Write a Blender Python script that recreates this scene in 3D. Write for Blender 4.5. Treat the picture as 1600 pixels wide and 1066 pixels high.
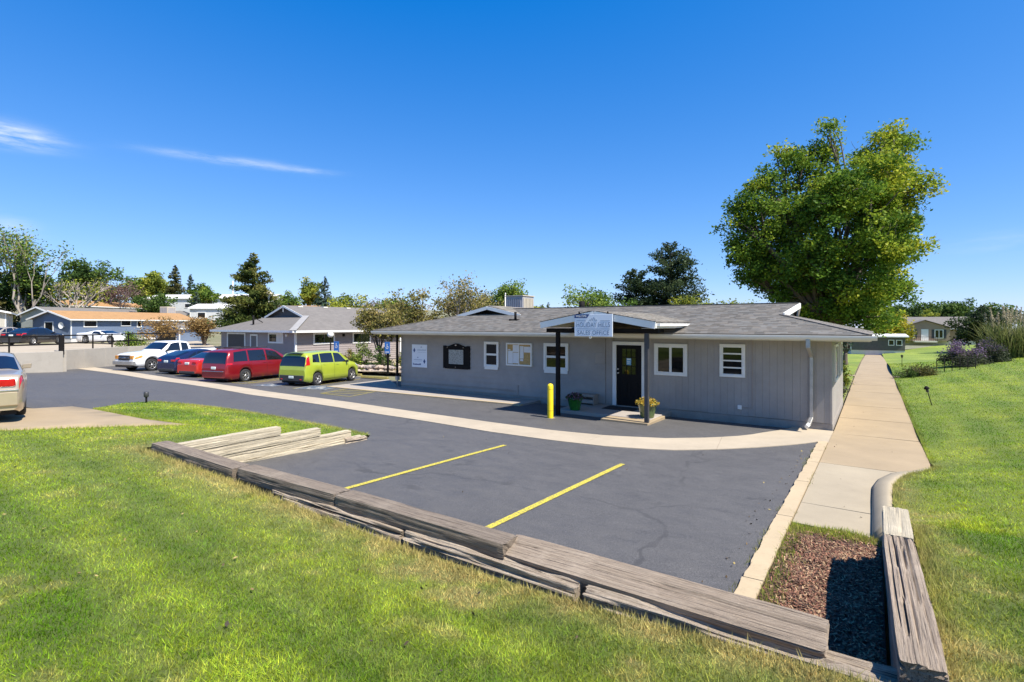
import bpy, bmesh, math, random
import numpy as np
from mathutils import Vector, Matrix
from mathutils.geometry import delaunay_2d_cdt

for _o in list(bpy.data.objects):
    bpy.data.objects.remove(_o, do_unlink=True)
scene = bpy.context.scene
COL = scene.collection
rnd = random.Random(7)
R = math.radians

# ------------------------------------------------------------------ camera
cam_d = bpy.data.cameras.new('camera')
cam_d.sensor_width = 36.0
cam_d.lens = 36.0 * 819.0 / 1600.0
cam_d.shift_y = -26.0 / 1600.0
cam_d.clip_start = 0.05
cam_d.clip_end = 6000.0
cam = bpy.data.objects.new('camera', cam_d)
cam.location = (0.975, -17.55, 3.05)
cam.rotation_euler = (R(90), 0, math.atan2(.5676, .8233))
COL.objects.link(cam)
scene.camera = cam

# ------------------------------------------------------------------ sky, sun, exposure
SUN_EL, SUN_AZ = 56.0, -5.0            # azimuth measured from +X towards +Y
world = bpy.data.worlds.new('World')
scene.world = world
world.use_nodes = True
wn, wl = world.node_tree.nodes, world.node_tree.links
wn.clear()
w_out = wn.new('ShaderNodeOutputWorld')
w_bg = wn.new('ShaderNodeBackground')
w_bg.inputs['Strength'].default_value = 0.102
sky = wn.new('ShaderNodeTexSky')
sky.sky_type = 'NISHITA'
sky.sun_disc = False
sky.sun_elevation = R(SUN_EL)
sky.sun_rotation = R(90 - SUN_AZ)
sky.altitude = 1700
sky.air_density = 1.0
sky.dust_density = 0.25
sky.ozone_density = 2.0
w_hs = wn.new('ShaderNodeHueSaturation')
w_hs.inputs['Saturation'].default_value = 1.0
w_hs.inputs['Hue'].default_value = 0.5
# one even colour response over the whole sky: deeper blue overhead, pale blue (not white) low down
w_sr = wn.new('ShaderNodeSeparateColor'); wl.new(sky.outputs[0], w_sr.inputs[0])
w_cr = wn.new('ShaderNodeCombineColor')
for _i, (_off, _pw, _gn) in enumerate(((.78, .90, .66), (.45, .72, 1.0), (0.0, .52, 2.0))):
    _m = None
    _v = w_sr.outputs[_i]
    for _op, _q in (('SUBTRACT', _off), ('MAXIMUM', .001), ('POWER', _pw), ('MULTIPLY', _gn)):
        _m = wn.new('ShaderNodeMath'); _m.operation = _op; wl.new(_v, _m.inputs[0]); _m.inputs[1].default_value = _q; _v = _m.outputs[0]
    wl.new(_v, w_cr.inputs[_i])
wl.new(w_cr.outputs[0], w_hs.inputs['Color'])
# thin cirrus wisps low in the west (real directions of the sky)
w_tc = wn.new('ShaderNodeTexCoord')


def _wmath(op, a, b=None, c=None):
    n = wn.new('ShaderNodeMath'); n.operation = op
    for i, v in enumerate((a, b, c)):
        if v is None:
            continue
        if isinstance(v, (int, float)):
            n.inputs[i].default_value = v
        else:
            wl.new(v, n.inputs[i])
    return n.outputs[0]


w_sep = wn.new('ShaderNodeSeparateXYZ'); wl.new(w_tc.outputs['Generated'], w_sep.inputs[0])
w_az = _wmath('ARCTAN2', w_sep.outputs[1], w_sep.outputs[0])
w_el = _wmath('ARCSINE', w_sep.outputs[2])
w_cmb = wn.new('ShaderNodeCombineXYZ')
wl.new(_wmath('MULTIPLY', w_az, 9.0), w_cmb.inputs[0])
wl.new(_wmath('MULTIPLY', w_el, 55.0), w_cmb.inputs[1])
w_no = wn.new('ShaderNodeTexNoise'); w_no.inputs['Scale'].default_value = 1.0
w_no.inputs['Detail'].default_value = 8.0; w_no.inputs['Roughness'].default_value = 0.65
wl.new(w_cmb.outputs[0], w_no.inputs['Vector'])
w_cloud = None


for (a0, e0, sa, se, amp) in (((2.9405, 0.2548, 0.045, 0.013, 1.5), (2.6626, 0.2683, 0.1, 0.0065, 0.62), (2.5469, 0.2654, 0.04, 0.005, 0.3), (2.9449, 0.1324, 0.03, 0.016, 0.55), (1.4263, 0.1132, 0.05, 0.014, 0.2))):
    da = _wmath('DIVIDE', _wmath('SUBTRACT', w_az, a0), sa)
    de = _wmath('DIVIDE', _wmath('SUBTRACT', w_el, e0), se)
    rr = _wmath('ADD', _wmath('MULTIPLY', da, da), _wmath('MULTIPLY', de, de))
    m = _wmath('MULTIPLY', _wmath('EXPONENT', _wmath('MULTIPLY', rr, -1.0)), amp)
    w_cloud = m if w_cloud is None else _wmath('ADD', w_cloud, m)
w_shape = wn.new('ShaderNodeMapRange')
w_shape.inputs['From Min'].default_value = 0.36; w_shape.inputs['From Max'].default_value = 0.68
wl.new(w_no.outputs['Fac'], w_shape.inputs['Value'])
w_fac = _wmath('MINIMUM', _wmath('MULTIPLY', w_cloud, w_shape.outputs[0]), 1.0)
w_mix = wn.new('ShaderNodeMix'); w_mix.data_type = 'RGBA'
wl.new(w_fac, w_mix.inputs['Factor'])
wl.new(w_hs.outputs[0], w_mix.inputs['A'])
w_mix.inputs['B'].default_value = (3.9, 4.4, 4.9, 1)
wl.new(w_mix.outputs['Result'], w_bg.inputs['Color'])
wl.new(w_bg.outputs[0], w_out.inputs[0])

sun_d = bpy.data.lights.new('sun', 'SUN')
sun_d.energy = 4.25
sun_d.angle = R(0.53)
sun_d.color = (1.0, 0.945, 0.85)
sun = bpy.data.objects.new('sun', sun_d)
COL.objects.link(sun)
_sd = Vector((math.cos(R(SUN_EL)) * math.cos(R(SUN_AZ)), math.cos(R(SUN_EL)) * math.sin(R(SUN_AZ)), math.sin(R(SUN_EL))))
sun.rotation_euler = _sd.to_track_quat('Z', 'Y').to_euler()
sun.location = (30, 5, 50)

vs = scene.view_settings
vs.view_transform = 'Standard'
vs.look = 'None'
vs.exposure = 1.1
vs.gamma = 1.0
vs.use_curve_mapping = False
scene.cycles.max_bounces = 6
scene.cycles.transparent_max_bounces = 8


# ------------------------------------------------------------------ helpers: objects
def tag(o, label=None, cat=None, group=None, kind=None):
    if label: o['label'] = label
    if cat: o['category'] = cat
    if group: o['group'] = group
    if kind: o['kind'] = kind
    return o


def empty(name, loc=(0, 0, 0), rz=0.0, label=None, cat=None, group=None):
    o = bpy.data.objects.new(name, None)
    o.location = loc
    o.rotation_euler = (0, 0, rz)
    o.empty_display_size = 0.2
    COL.objects.link(o)
    return tag(o, label, cat, group)


def link(name, me, parent=None, loc=None, rz=None):
    o = bpy.data.objects.new(name, me)
    COL.objects.link(o)
    if parent is not None:
        o.parent = parent
    if loc is not None:
        o.location = loc
    if rz is not None:
        o.rotation_euler = (0, 0, rz)
    return o


def copy_tree(o, parent=None):
    c = o.copy()
    COL.objects.link(c)
    c.parent = parent
    for ch in list(o.children):
        copy_tree(ch, c)
    return c


class MB:
    """collects boxes, prisms, tubes and lathes into one mesh"""

    def __init__(s):
        s.v, s.f, s.sm = [], [], []

    def add(s, vs_, fs_, smooth=False):
        n = len(s.v)
        s.v += [tuple(p) for p in vs_]
        for f in fs_:
            s.f.append(tuple(i + n for i in f)); s.sm.append(smooth)
        return s

    def box(s, x0, x1, y0, y1, z0, z1):
        return s.add([(x0, y0, z0), (x1, y0, z0), (x1, y1, z0), (x0, y1, z0), (x0, y0, z1), (x1, y0, z1), (x1, y1, z1), (x0, y1, z1)],
                     [(3, 2, 1, 0), (4, 5, 6, 7), (0, 1, 5, 4), (1, 2, 6, 5), (2, 3, 7, 6), (3, 0, 4, 7)])

    def bar(s, a, b, w, h, up=(0, 0, 1)):
        a, b = Vector(a), Vector(b)
        d = (b - a).normalized()
        u = Vector(up)
        if abs(d.dot(u)) > .98: u = Vector((0, 1, 0))
        r = d.cross(u).normalized(); u = r.cross(d).normalized()
        P = []
        for c in (a, b):
            for sx, sz in ((-1, -1), (1, -1), (1, 1), (-1, 1)):
                P.append(c + r * (sx * w / 2) + u * (sz * h / 2))
        return s.add(P, [(0, 1, 2, 3), (7, 6, 5, 4), (0, 4, 5, 1), (1, 5, 6, 2), (2, 6, 7, 3), (3, 7, 4, 0)])

    def prism(s, poly, axis, a, b):
        """polygon in the plane normal to axis, extruded from a to b"""
        n = len(poly)

        def P(p, t):
            if axis == 'x': return (t, p[0], p[1])
            if axis == 'y': return (p[0], t, p[1])
            return (p[0], p[1], t)
        V = [P(p, a) for p in poly] + [P(p, b) for p in poly]
        F = [tuple(range(n - 1, -1, -1)), tuple(range(n, 2 * n))]
        F += [(i, (i + 1) % n, n + (i + 1) % n, n + i) for i in range(n)]
        return s.add(V, F)

    def tube(s, pts, rad, n=8, cap=True, smooth=True):
        pts = [Vector(p) for p in pts]
        if not hasattr(rad, '__len__'): rad = [rad] * len(pts)
        V, F = [], []
        ref = None
        for i, p in enumerate(pts):
            d = (pts[min(i + 1, len(pts) - 1)] - pts[max(i - 1, 0)])
            if d.length < 1e-9: d = Vector((0, 0, 1))
            d.normalize()
            if ref is None:
                ref = Vector((1, 0, 0)) if abs(d.x) < .8 else Vector((0, 1, 0))
            a = d.cross(ref).normalized(); b = d.cross(a).normalized()
            ref = -b if False else ref
            for k in range(n):
                t = 2 * math.pi * k / n
                V.append(p + (a * math.cos(t) + b * math.sin(t)) * rad[i])
        for i in range(len(pts) - 1):
            for k in range(n):
                F.append((i * n + k, i * n + (k + 1) % n, (i + 1) * n + (k + 1) % n, (i + 1) * n + k))
        s.add(V, F, smooth)
        if cap:
            m = len(s.v) - len(V)
            s.f.append(tuple(m + k for k in range(n - 1, -1, -1))); s.sm.append(False)
            s.f.append(tuple(m + (len(pts) - 1) * n + k for k in range(n))); s.sm.append(False)
        return s

    def lathe(s, prof, n=20, c=(0, 0, 0), axis='z', smooth=True):
        V, F = [], []
        for (r, z) in prof:
            for k in range(n):
                t = 2 * math.pi * k / n
                x, y = r * math.cos(t), r * math.sin(t)
                p = (x, y, z) if axis == 'z' else ((z, x, y) if axis == 'x' else (x, z, y))
                V.append((p[0] + c[0], p[1] + c[1], p[2] + c[2]))
        for i in range(len(prof) - 1):
            for k in range(n):
                F.append((i * n + k, i * n + (k + 1) % n, (i + 1) * n + (k + 1) % n, (i + 1) * n + k))
        return s.add(V, F, smooth)

    def sphere(s, c, r, n=12, m=8, sz=1.0):
        prof = [(max(r * math.sin(math.pi * i / m), 1e-4), -r * sz * math.cos(math.pi * i / m)) for i in range(m + 1)]
        return s.lathe(prof, n, c)

    def mesh(s, name, mat=None):
        me = bpy.data.meshes.new(name)
        me.from_pydata(s.v, [], s.f)
        me.polygons.foreach_set('use_smooth', s.sm)
        if mat is not None: me.materials.append(mat)
        me.update()
        return me

    def build(s, name, mat, parent=None, bevel=0.0, loc=None, rz=None):
        o = link(name, s.mesh(name, mat), parent, loc, rz)
        if bevel:
            b = o.modifiers.new('bevel', 'BEVEL')
            b.width = bevel; b.segments = 1; b.limit_method = 'ANGLE'; b.angle_limit = R(40)
        return o


def npmesh(name, V, Fq, mat, cols=None, smooth=False, k=4):
    """big mesh from numpy arrays: V (n,3), Fq (m,k)"""
    me = bpy.data.meshes.new(name)
    V = np.asarray(V, dtype=np.float32); Fq = np.asarray(Fq, dtype=np.int32)
    me.vertices.add(len(V)); me.vertices.foreach_set('co', V.ravel())
    me.loops.add(Fq.size); me.loops.foreach_set('vertex_index', Fq.ravel())
    me.polygons.add(len(Fq))
    me.polygons.foreach_set('loop_start', np.arange(0, Fq.size, k, dtype=np.int32))
    if smooth:
        me.polygons.foreach_set('use_smooth', np.ones(len(Fq), dtype=bool))
    me.update(calc_edges=True)
    if cols is not None:
        a = me.attributes.new('tint', 'FLOAT_COLOR', 'POINT')
        c4 = np.ones((len(V), 4), dtype=np.float32); c4[:, :3] = cols
        a.data.foreach_set('color', c4.ravel())
    if mat is not None: me.materials.append(mat)
    return me


# ------------------------------------------------------------------ helpers: noise
def _hash(ix, iy, seed):
    h = (ix.astype(np.int64) * 374761393 + iy.astype(np.int64) * 668265263 + seed * 1442695041) & 0x7fffffff
    h = ((h ^ (h >> 13)) * 1274126177) & 0x7fffffff
    return ((h ^ (h >> 16)) & 0xffff) / 65535.0


def vnoise(x, y, seed=0):
    ix, iy = np.floor(x), np.floor(y)
    fx, fy = x - ix, y - iy
    fx = fx * fx * (3 - 2 * fx); fy = fy * fy * (3 - 2 * fy)
    a = _hash(ix, iy, seed); b = _hash(ix + 1, iy, seed); c = _hash(ix, iy + 1, seed); d = _hash(ix + 1, iy + 1, seed)
    return (a * (1 - fx) + b * fx) * (1 - fy) + (c * (1 - fx) + d * fx) * fy


def fbm(x, y, sc, seed=0, oct=4):
    t, a, s = 0, 1.0, 0
    for o in range(oct):
        t = t + a * vnoise(x * sc, y * sc, seed + o * 17); s += a
        a *= .55; sc *= 2.07
    return t / s


# ------------------------------------------------------------------ helpers: materials
class NT:
    def __init__(s, name):
        s.m = bpy.data.materials.new(name); s.m.use_nodes = True
        s.n, s.l = s.m.node_tree.nodes, s.m.node_tree.links
        s.b = s.n['Principled BSDF']

    def node(s, t, **kw):
        n = s.n.new(t)
        for k, v in kw.items():
            if k in n.inputs: s.set(n.inputs[k], v)
            else: setattr(n, k, v)
        return n

    def set(s, sock, v):
        if hasattr(v, 'links') or hasattr(v, 'is_linked'): s.l.new(v, sock)
        else: sock.default_value = v

    def noise(s, scale, detail=4, rough=.6, vec=None, stretch=None, obj=True, dist=0.0):
        if vec is None:
            tc = s.node('ShaderNodeTexCoord').outputs['Object'] if obj else s.node('ShaderNodeNewGeometry').outputs['Position']
            vec = tc
        if stretch:
            mp = s.node('ShaderNodeMapping'); s.l.new(vec, mp.inputs['Vector']); mp.inputs['Scale'].default_value = stretch
            vec = mp.outputs[0]
        n = s.node('ShaderNodeTexNoise'); s.l.new(vec, n.inputs['Vector'])
        n.inputs['Scale'].default_value = scale; n.inputs['Detail'].default_value = detail; n.inputs['Roughness'].default_value = rough
        n.inputs['Distortion'].default_value = dist
        return n.outputs['Fac']

    def ramp(s, fac, stops):
        r = s.node('ShaderNodeValToRGB'); s.l.new(fac, r.inputs[0])
        e = r.color_ramp.elements
        while len(e) < len(stops): e.new(0.5)
        for i, (p, c) in enumerate(stops):
            e[i].position = p; e[i].color = (*c, 1) if len(c) == 3 else c
        return r.outputs['Color']

    def mix(s, fac, a, b, blend='MIX'):
        m = s.node('ShaderNodeMix'); m.data_type = 'RGBA'; m.blend_type = blend
        s.set(m.inputs['Factor'], fac)
        for k, v in (('A', a), ('B', b)):
            s.set(m.inputs[k], (*v, 1) if isinstance(v, tuple) and len(v) == 3 else v)
        return m.outputs['Result']

    def maprange(s, v, a, b, c=0.0, d=1.0):
        m = s.node('ShaderNodeMapRange'); s.l.new(v, m.inputs[0])
        for i, q in zip((1, 2, 3, 4), (a, b, c, d)): m.inputs[i].default_value = q
        return m.outputs[0]

    def bump(s, h, dist=.01, strength=.5):
        b = s.node('ShaderNodeBump'); s.l.new(h, b.inputs['Height'])
        b.inputs['Distance'].default_value = dist; b.inputs['Strength'].default_value = strength
        s.l.new(b.outputs[0], s.b.inputs['Normal'])

    def col(s, v): s.set(s.b.inputs['Base Color'], (*v, 1) if isinstance(v, tuple) and len(v) == 3 else v)
    def rough(s, v): s.set(s.b.inputs['Roughness'], v)


MATS = {}


def pmat(name, c, rough=.6, var=.15, scale=3.0, metal=0.0, bump=0.0, bscale=60.0, stretch=None, obj=True, coat=0.0, spec=None, fine=0.0):
    """principled material with large and fine colour variation and a little relief"""
    if name in MATS: return MATS[name]
    t = NT(name)
    lo = tuple(max(0, x * (1 - var)) for x in c); hi = tuple(min(1, x * (1 + var)) for x in c)
    col = t.ramp(t.noise(scale, 5, .65, stretch=stretch, obj=obj), [(.3, lo), (.7, hi)])
    if fine:
        col = t.mix(fine, col, t.ramp(t.noise(bscale, 3, .7, stretch=stretch, obj=obj), [(.3, tuple(x * .55 for x in c)), (.7, tuple(min(1, x * 1.4) for x in c))]))
    t.col(col); t.rough(rough)
    t.b.inputs['Metallic'].default_value = metal
    if coat: t.b.inputs['Coat Weight'].default_value = coat; t.b.inputs['Coat Roughness'].default_value = .05
    if spec is not None: t.b.inputs['Specular IOR Level'].default_value = spec
    if bump: t.bump(t.noise(bscale, 4, .7, stretch=stretch, obj=obj), .01, bump)
    MATS[name] = t.m
    return t.m


def tintmat(name, rough=.7, trans=0.0, spec=.25, mul=1.0):
    """colour from the per-leaf / per-blade / per-piece attribute"""
    t = NT(name)
    a = t.node('ShaderNodeAttribute'); a.attribute_name = 'tint'
    t.col(a.outputs['Color']); t.rough(rough)
    t.b.inputs['Specular IOR Level'].default_value = spec
    if trans:
        tr = t.node('ShaderNodeBsdfTranslucent')
        t.l.new(a.outputs['Color'], tr.inputs['Color'])
        mx = t.node('ShaderNodeMixShader'); mx.inputs[0].default_value = trans
        t.l.new(t.b.outputs[0], mx.inputs[1]); t.l.new(tr.outputs[0], mx.inputs[2])
        t.l.new(mx.outputs[0], t.n['Material Output'].inputs['Surface'])
    return t.m


M_LEAF = tintmat('leaf_tissue', .6, .40, .15)
M_GRASS = tintmat('grass_blade', .8, .42, .06)
M_PIECE = tintmat('weathered_piece', .85, 0, .2)


# ------------------------------------------------------------------ surface heights
def rbf(pts):
    P = np.array(pts, float); n = len(P)
    D = np.hypot(P[:, None, 0] - P[None, :, 0], P[:, None, 1] - P[None, :, 1])
    A = np.zeros((n + 3, n + 3)); A[:n, :n] = D; A[:n, n] = 1; A[:n, n + 1:] = P[:, :2]; A[n:, :n] = A[:n, n:].T
    w = np.linalg.solve(A, np.concatenate([P[:, 2], np.zeros(3)]))

    def f(x, y):
        x = np.asarray(x, float); y = np.asarray(y, float)
        sh = x.shape; x = x.ravel(); y = y.ravel()
        out = np.empty(len(x))
        for i in range(0, len(x), 40000):
            d = np.hypot(x[i:i + 40000, None] - P[None, :, 0], y[i:i + 40000, None] - P[None, :, 1])
            out[i:i + 40000] = d @ w[:n] + w[n] + w[n + 1] * x[i:i + 40000] + w[n + 2] * y[i:i + 40000]
        return out.reshape(sh)
    return f


Hpave = rbf([(0, 0, 0), (-8, 0, 0), (-17.5, 0, .02), (-25, 3, .03), (-33, 3, .04), (-42, 3, .08), (0, -5, .15), (-5, -5.6, .15), (-12, -5.6, .14), (-20, -5.5, .13),
             (-30, -5.3, .13), (-42, -5, .16), (0, -9, .28), (-5, -9.5, .28), (-9, -9, .30), (0, -13.6, .41), (-5, -13.6, .41), (-9, -13.6, .41),
             (-12, -8.9, .33), (-14, -9.1, .40), (-18, -10.2, .54), (-16.2, -12.4, .76), (-20, -12.6, .80), (-26, -13, .8), (-24, -9, .45), (-32, -9.5, .45),
             (-40, -9.5, .32), (-34, -15, .8), (-26, -20, 1.1), (-16, -7.5, .28), (-25, -3, .06), (-34, -2, .06), (-12, -2.5, .05), (-5, -2.5, .06), (-1, -2, .07)])
Hlawn = rbf([(-9.1, -13.9, .97), (-6.3, -13.85, .92), (-4.2, -13.85, .84), (-1.8, -13.85, .80), (-.6, -13.85, .855), (0, -13.85, .90), (.7, -13.85, .935), (1.3, -13.95, .965),
             (.97, -17.5, 1.2), (-3, -17, 1.1), (-7, -16.5, 1.06), (-11, -16, 1.05), (-10, -20, 1.2), (3, -22, 1.5), (-13, -14.8, .98), (-14.5, -17.5, 1.08), (-17, -22, 1.2),
             (-11.5, -12.0, .82), (-13.2, -12.2, .80), (-16.2, -12.4, .79), (-18.1, -10.2, .57), (-17, -11, .66), (-14, -9.1, .43), (-12, -8.9, .36), (-10.5, -8.8, .33), (-9.1, -9.1, .34),
             (-9.25, -9.9, .42), (-9.25, -10.8, .60), (-9.25, -12, .78), (-11, -10.5, .62), (-14, -10.8, .66),
             (1.95, -3.9, .16), (1.95, -2, .08), (1.97, 3, .0), (1.97, 10, -.03), (1.97, 20, -.09), (1.97, 40, -.4), (1.97, 85, -1.6),
             (1.35, -5.7, .31), (1.3, -6.8, .39), (1.32, -8, .46), (1.35, -9.3, .58), (1.42, -10.6, .92), (1.42, -12, 1.0), (1.42, -13.5, .98),
             (6, -10, 1.45), (6, -4, .95), (5, 3, .50), (6, 12, .58), (5.2, 22, .45), (8, 29.5, .75), (9.5, 31, .9), (14, 22, 1.75), (13, 5, 1.5), (20, 0, 2.4), (20, -15, 2.3), (16, 42, .9), (30, 35, 2.6),
             (8, 45, -.1), (10, 60, -.3), (30, 70, .6), (9, 84, -.1), (20, 90, .2), (50, 20, 3.2), (50, 80, 1.5), (8, -28, 1.9), (-10, -30, 1.5)])
Hleft = rbf([(-43.6, -2, 1.3), (-43.6, -6.5, 1.3), (-41.6, -9, 1.28), (-39, -16, 1.3), (-46, 4, .9), (-44, 12, 1.0), (-58, 0, 1.3), (-66, 0, 1.2), (-66, 12, 1.2), (-56, -12, 1.4), (-70, -20, 1.8), (-60, 20, 2.0),
             (-85, 0, 2.4), (-80, 20, 2.8), (-100, 10, 4.2), (-105, 30, 5.4), (-120, 0, 6), (-120, 40, 7.0), (-78, 35, 3.6), (-60, 45, 3.0), (-100, 60, 6), (-160, 20, 8), (-160, 100, 9), (-90, 110, 6)])


def slab_height(x, y):
    return Hpave(x, y)


def side_walk_z(y):
    return float(np.interp(y, [-10, -9.4, -5, 0, 10, 20, 40, 85, 110], [.335, .32, .175, .03, -.02, -.07, -.38, -1.6, -2.2]))


def cdt_sheet(name, poly, hf, spacing, mat, dz=0.0, extra=None, holes=(), skirt=0.0):
    """sheet inside a polygon (minus holes), following a height function"""
    def inside(px, py, pg):
        r = np.zeros(px.shape, bool); n = len(pg); j = n - 1
        for i in range(n):
            xi, yi = pg[i]; xj, yj = pg[j]
            c = ((yi > py) != (yj > py)) & (px < (xj - xi) * (py - yi) / ((yj - yi) or 1e-12) + xi)
            r ^= c; j = i
        return r
    def dens(pg):
        out = []
        for i in range(len(pg)):
            a, b = pg[i], pg[(i + 1) % len(pg)]
            L = math.hypot(b[0] - a[0], b[1] - a[1]); k = max(1, int(L / (spacing * 1.2)))
            k = min(k, 90)
            out += [(a[0] + (b[0] - a[0]) * t / k, a[1] + (b[1] - a[1]) * t / k) for t in range(k)]
        return out
    pd = dens(poly)
    xs = [p[0] for p in poly]; ys = [p[1] for p in poly]
    gx, gy = np.meshgrid(np.arange(min(xs), max(xs), spacing), np.arange(min(ys), max(ys), spacing))
    gx = gx.ravel() + .001; gy = gy.ravel() + .0013
    if len(gx) > 60000: gx, gy = gx[::2], gy[::2]
    ok = inside(gx, gy, poly)
    V = [Vector(p) for p in pd]; E = [(i, (i + 1) % len(pd)) for i in range(len(pd))]
    hl = []
    for h in holes:
        hd = dens(h); n0 = len(V)
        V += [Vector(p) for p in hd]; E += [(n0 + i, n0 + (i + 1) % len(hd)) for i in range(len(hd))]
        ok &= ~inside(gx, gy, h)
    V += [Vector((float(a), float(b))) for a, b in zip(gx[ok], gy[ok])]
    if extra is not None:
        ex = np.array(extra); k = inside(ex[:, 0], ex[:, 1], poly)
        for h in holes: k &= ~inside(ex[:, 0], ex[:, 1], h)
        V += [Vector((float(a), float(b))) for a, b in ex[k]]
    res = delaunay_2d_cdt(V, E, [], 0, 1e-5)
    v2 = np.array([(p.x, p.y) for p in res[0]])
    F = np.array(res[2])
    cen = v2[F].mean(axis=1)
    keep = inside(cen[:, 0], cen[:, 1], poly)
    for h in holes: keep &= ~inside(cen[:, 0], cen[:, 1], h)
    F = F[keep]
    z = hf(v2[:, 0], v2[:, 1]) + dz
    V3 = np.column_stack([v2, z])
    if skirt:
        E2 = {}
        for f in F:
            for a, b in ((f[0], f[1]), (f[1], f[2]), (f[2], f[0])):
                k = (min(a, b), max(a, b)); E2[k] = None if k in E2 else (a, b)
        bd = [e for e in E2.values() if e is not None]
        n0 = len(V3); vid = {}
        low = []
        for e in bd:
            for q in e:
                if q not in vid: vid[q] = n0 + len(low); low.append(V3[q] - np.array([0, 0, skirt]))
        F = np.concatenate([F, np.array([t_ for a, b in bd for t_ in ((b, a, vid[a]), (b, vid[a], vid[b]))])])
        V3 = np.concatenate([V3, np.array(low)])
    me = npmesh(name, V3, F, mat, smooth=False, k=3)
    return me, v2


# ------------------------------------------------------------------ ground materials
def mat_asphalt():
    t = NT('sealed_asphalt')
    big = t.noise(.35, 5, .6, obj=False)
    mid = t.noise(2.6, 6, .7, obj=False, stretch=(.7, 1.2, 1))
    fine = t.noise(75, 3, .8, obj=False)
    c = t.ramp(big, [(.3, (.046, .044, .043)), (.7, (.084, .080, .078))])
    c = t.mix(.45, c, t.ramp(mid, [(.35, (.040, .038, .037)), (.65, (.098, .093, .090))]))
    c = t.mix(.5, c, t.ramp(fine, [(.36, (.016, .0155, .015)), (.64, (.160, .152, .147))]))
    c = t.mix(t.maprange(t.noise(150, 2, .6, obj=False), .62, .70, 0, .5), c, (.30, .28, .26))
    # drips and scuffs left by parked cars
    c = t.mix(t.maprange(t.noise(1.7, 3, .5, obj=False), .66, .74, 0, .55), c, (.045, .043, .042))
    c = t.mix(t.maprange(t.noise(3.2, 5, .7, obj=False, stretch=(2.6, .35, 1)), .60, .72, 0, .30), c, (.050, .048, .047))
    # long sealed cracks: thin dark wandering lines
    pos = t.node('ShaderNodeNewGeometry').outputs['Position']
    wob = t.noise(.8, 4, .6, obj=False)
    wv = t.node('ShaderNodeMix'); wv.data_type = 'VECTOR'
    vo = t.node('ShaderNodeTexVoronoi'); vo.feature = 'DISTANCE_TO_EDGE'; vo.inputs['Scale'].default_value = .16
    add = t.node('ShaderNodeVectorMath'); add.operation = 'ADD'
    sc = t.node('ShaderNodeVectorMath'); sc.operation = 'SCALE'; sc.inputs['Scale'].default_value = 2.2
    cn = t.node('ShaderNodeTexNoise'); cn.inputs['Scale'].default_value = .7; cn.inputs['Detail'].default_value = 5
    t.l.new(pos, cn.inputs['Vector']); t.l.new(cn.outputs['Color'], sc.inputs[0]); t.l.new(pos, add.inputs[0]); t.l.new(sc.outputs[0], add.inputs[1])
    fl = t.node('ShaderNodeVectorMath'); fl.operation = 'MULTIPLY'; fl.inputs[1].default_value = (1, 1, 0); t.l.new(add.outputs[0], fl.inputs[0])
    t.l.new(fl.outputs[0], vo.inputs['Vector'])
    crack = t.maprange(vo.outputs['Distance'], .004, .0085, 1, 0)
    crack2 = t.node('ShaderNodeMath'); crack2.operation = 'MULTIPLY'
    t.l.new(crack, crack2.inputs[0]); t.l.new(t.maprange(t.noise(.5, 3, .6, obj=False), .42, .6, 0, .6), crack2.inputs[1])
    c = t.mix(crack2.outputs[0], c, (.040, .038, .037))
    # pale dusty patches
    c = t.mix(t.maprange(t.noise(.9, 6, .75, obj=False), .62, .8, 0, .4), c, (.165, .158, .152))
    t.col(c); t.rough(t.maprange(mid, .3, .7, .62, .82))
    t.bump(fine, .008, .5)
    return t.m


def mat_concrete(name, c, stain=.35, sc=1.0):
    t = NT(name)
    a = t.ramp(t.noise(.7 * sc, 6, .7, obj=False), [(.3, tuple(x * .80 for x in c)), (.7, tuple(min(1, x * 1.10) for x in c))])
    a = t.mix(.3, a, t.ramp(t.noise(120, 3, .7, obj=False), [(.3, tuple(x * .7 for x in c)), (.7, tuple(min(1, x * 1.2) for x in c))]))
    a = t.mix(t.maprange(t.noise(3.5 * sc, 7, .75, obj=False), .55, .8, 0, stain), a, tuple(x * .5 for x in c))
    t.col(a); t.rough(.85); t.bump(t.noise(150, 3, .7, obj=False), .004, .4)
    return t.m


M_ASPH = mat_asphalt()
M_WALK = mat_concrete('sidewalk_concrete', (.325, .245, .148), .25)
M_PAN = mat_concrete('gutter_concrete', (.41, .34, .245), .35)
M_CURB = mat_concrete('curb_concrete', (.44, .34, .21), .45, 2.0)
M_WALLC = mat_concrete('board_formed_concrete', (.36, .325, .275), .5, .8)
M_STOOP = mat_concrete('stoop_concrete', (.33, .29, .25), .5)


def mat_lawn():
    t = NT('lawn_soil_and_thatch')
    a = t.node('ShaderNodeAttribute'); a.attribute_name = 'tint'
    c = t.mix(.55, a.outputs['Color'], t.ramp(t.noise(60, 5, .8, obj=False), [(.3, (.085, .125, .016)), (.72, (.28, .32, .06))]))
    t.col(c); t.rough(.9); t.bump(t.noise(70, 5, .8, obj=False), .05, 1.0)
    return t.m


M_LAWN = mat_lawn()


def seg_dist(x, y, pts):
    d = np.full(np.shape(x), 1e9)
    for (a, b) in zip(pts[:-1], pts[1:]):
        ax, ay = a; bx, by = b
        L2 = (bx - ax) ** 2 + (by - ay) ** 2
        t = np.clip(((x - ax) * (bx - ax) + (y - ay) * (by - ay)) / L2, 0, 1)
        d = np.minimum(d, np.hypot(x - ax - t * (bx - ax), y - ay - t * (by - ay)))
    return d


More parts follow.
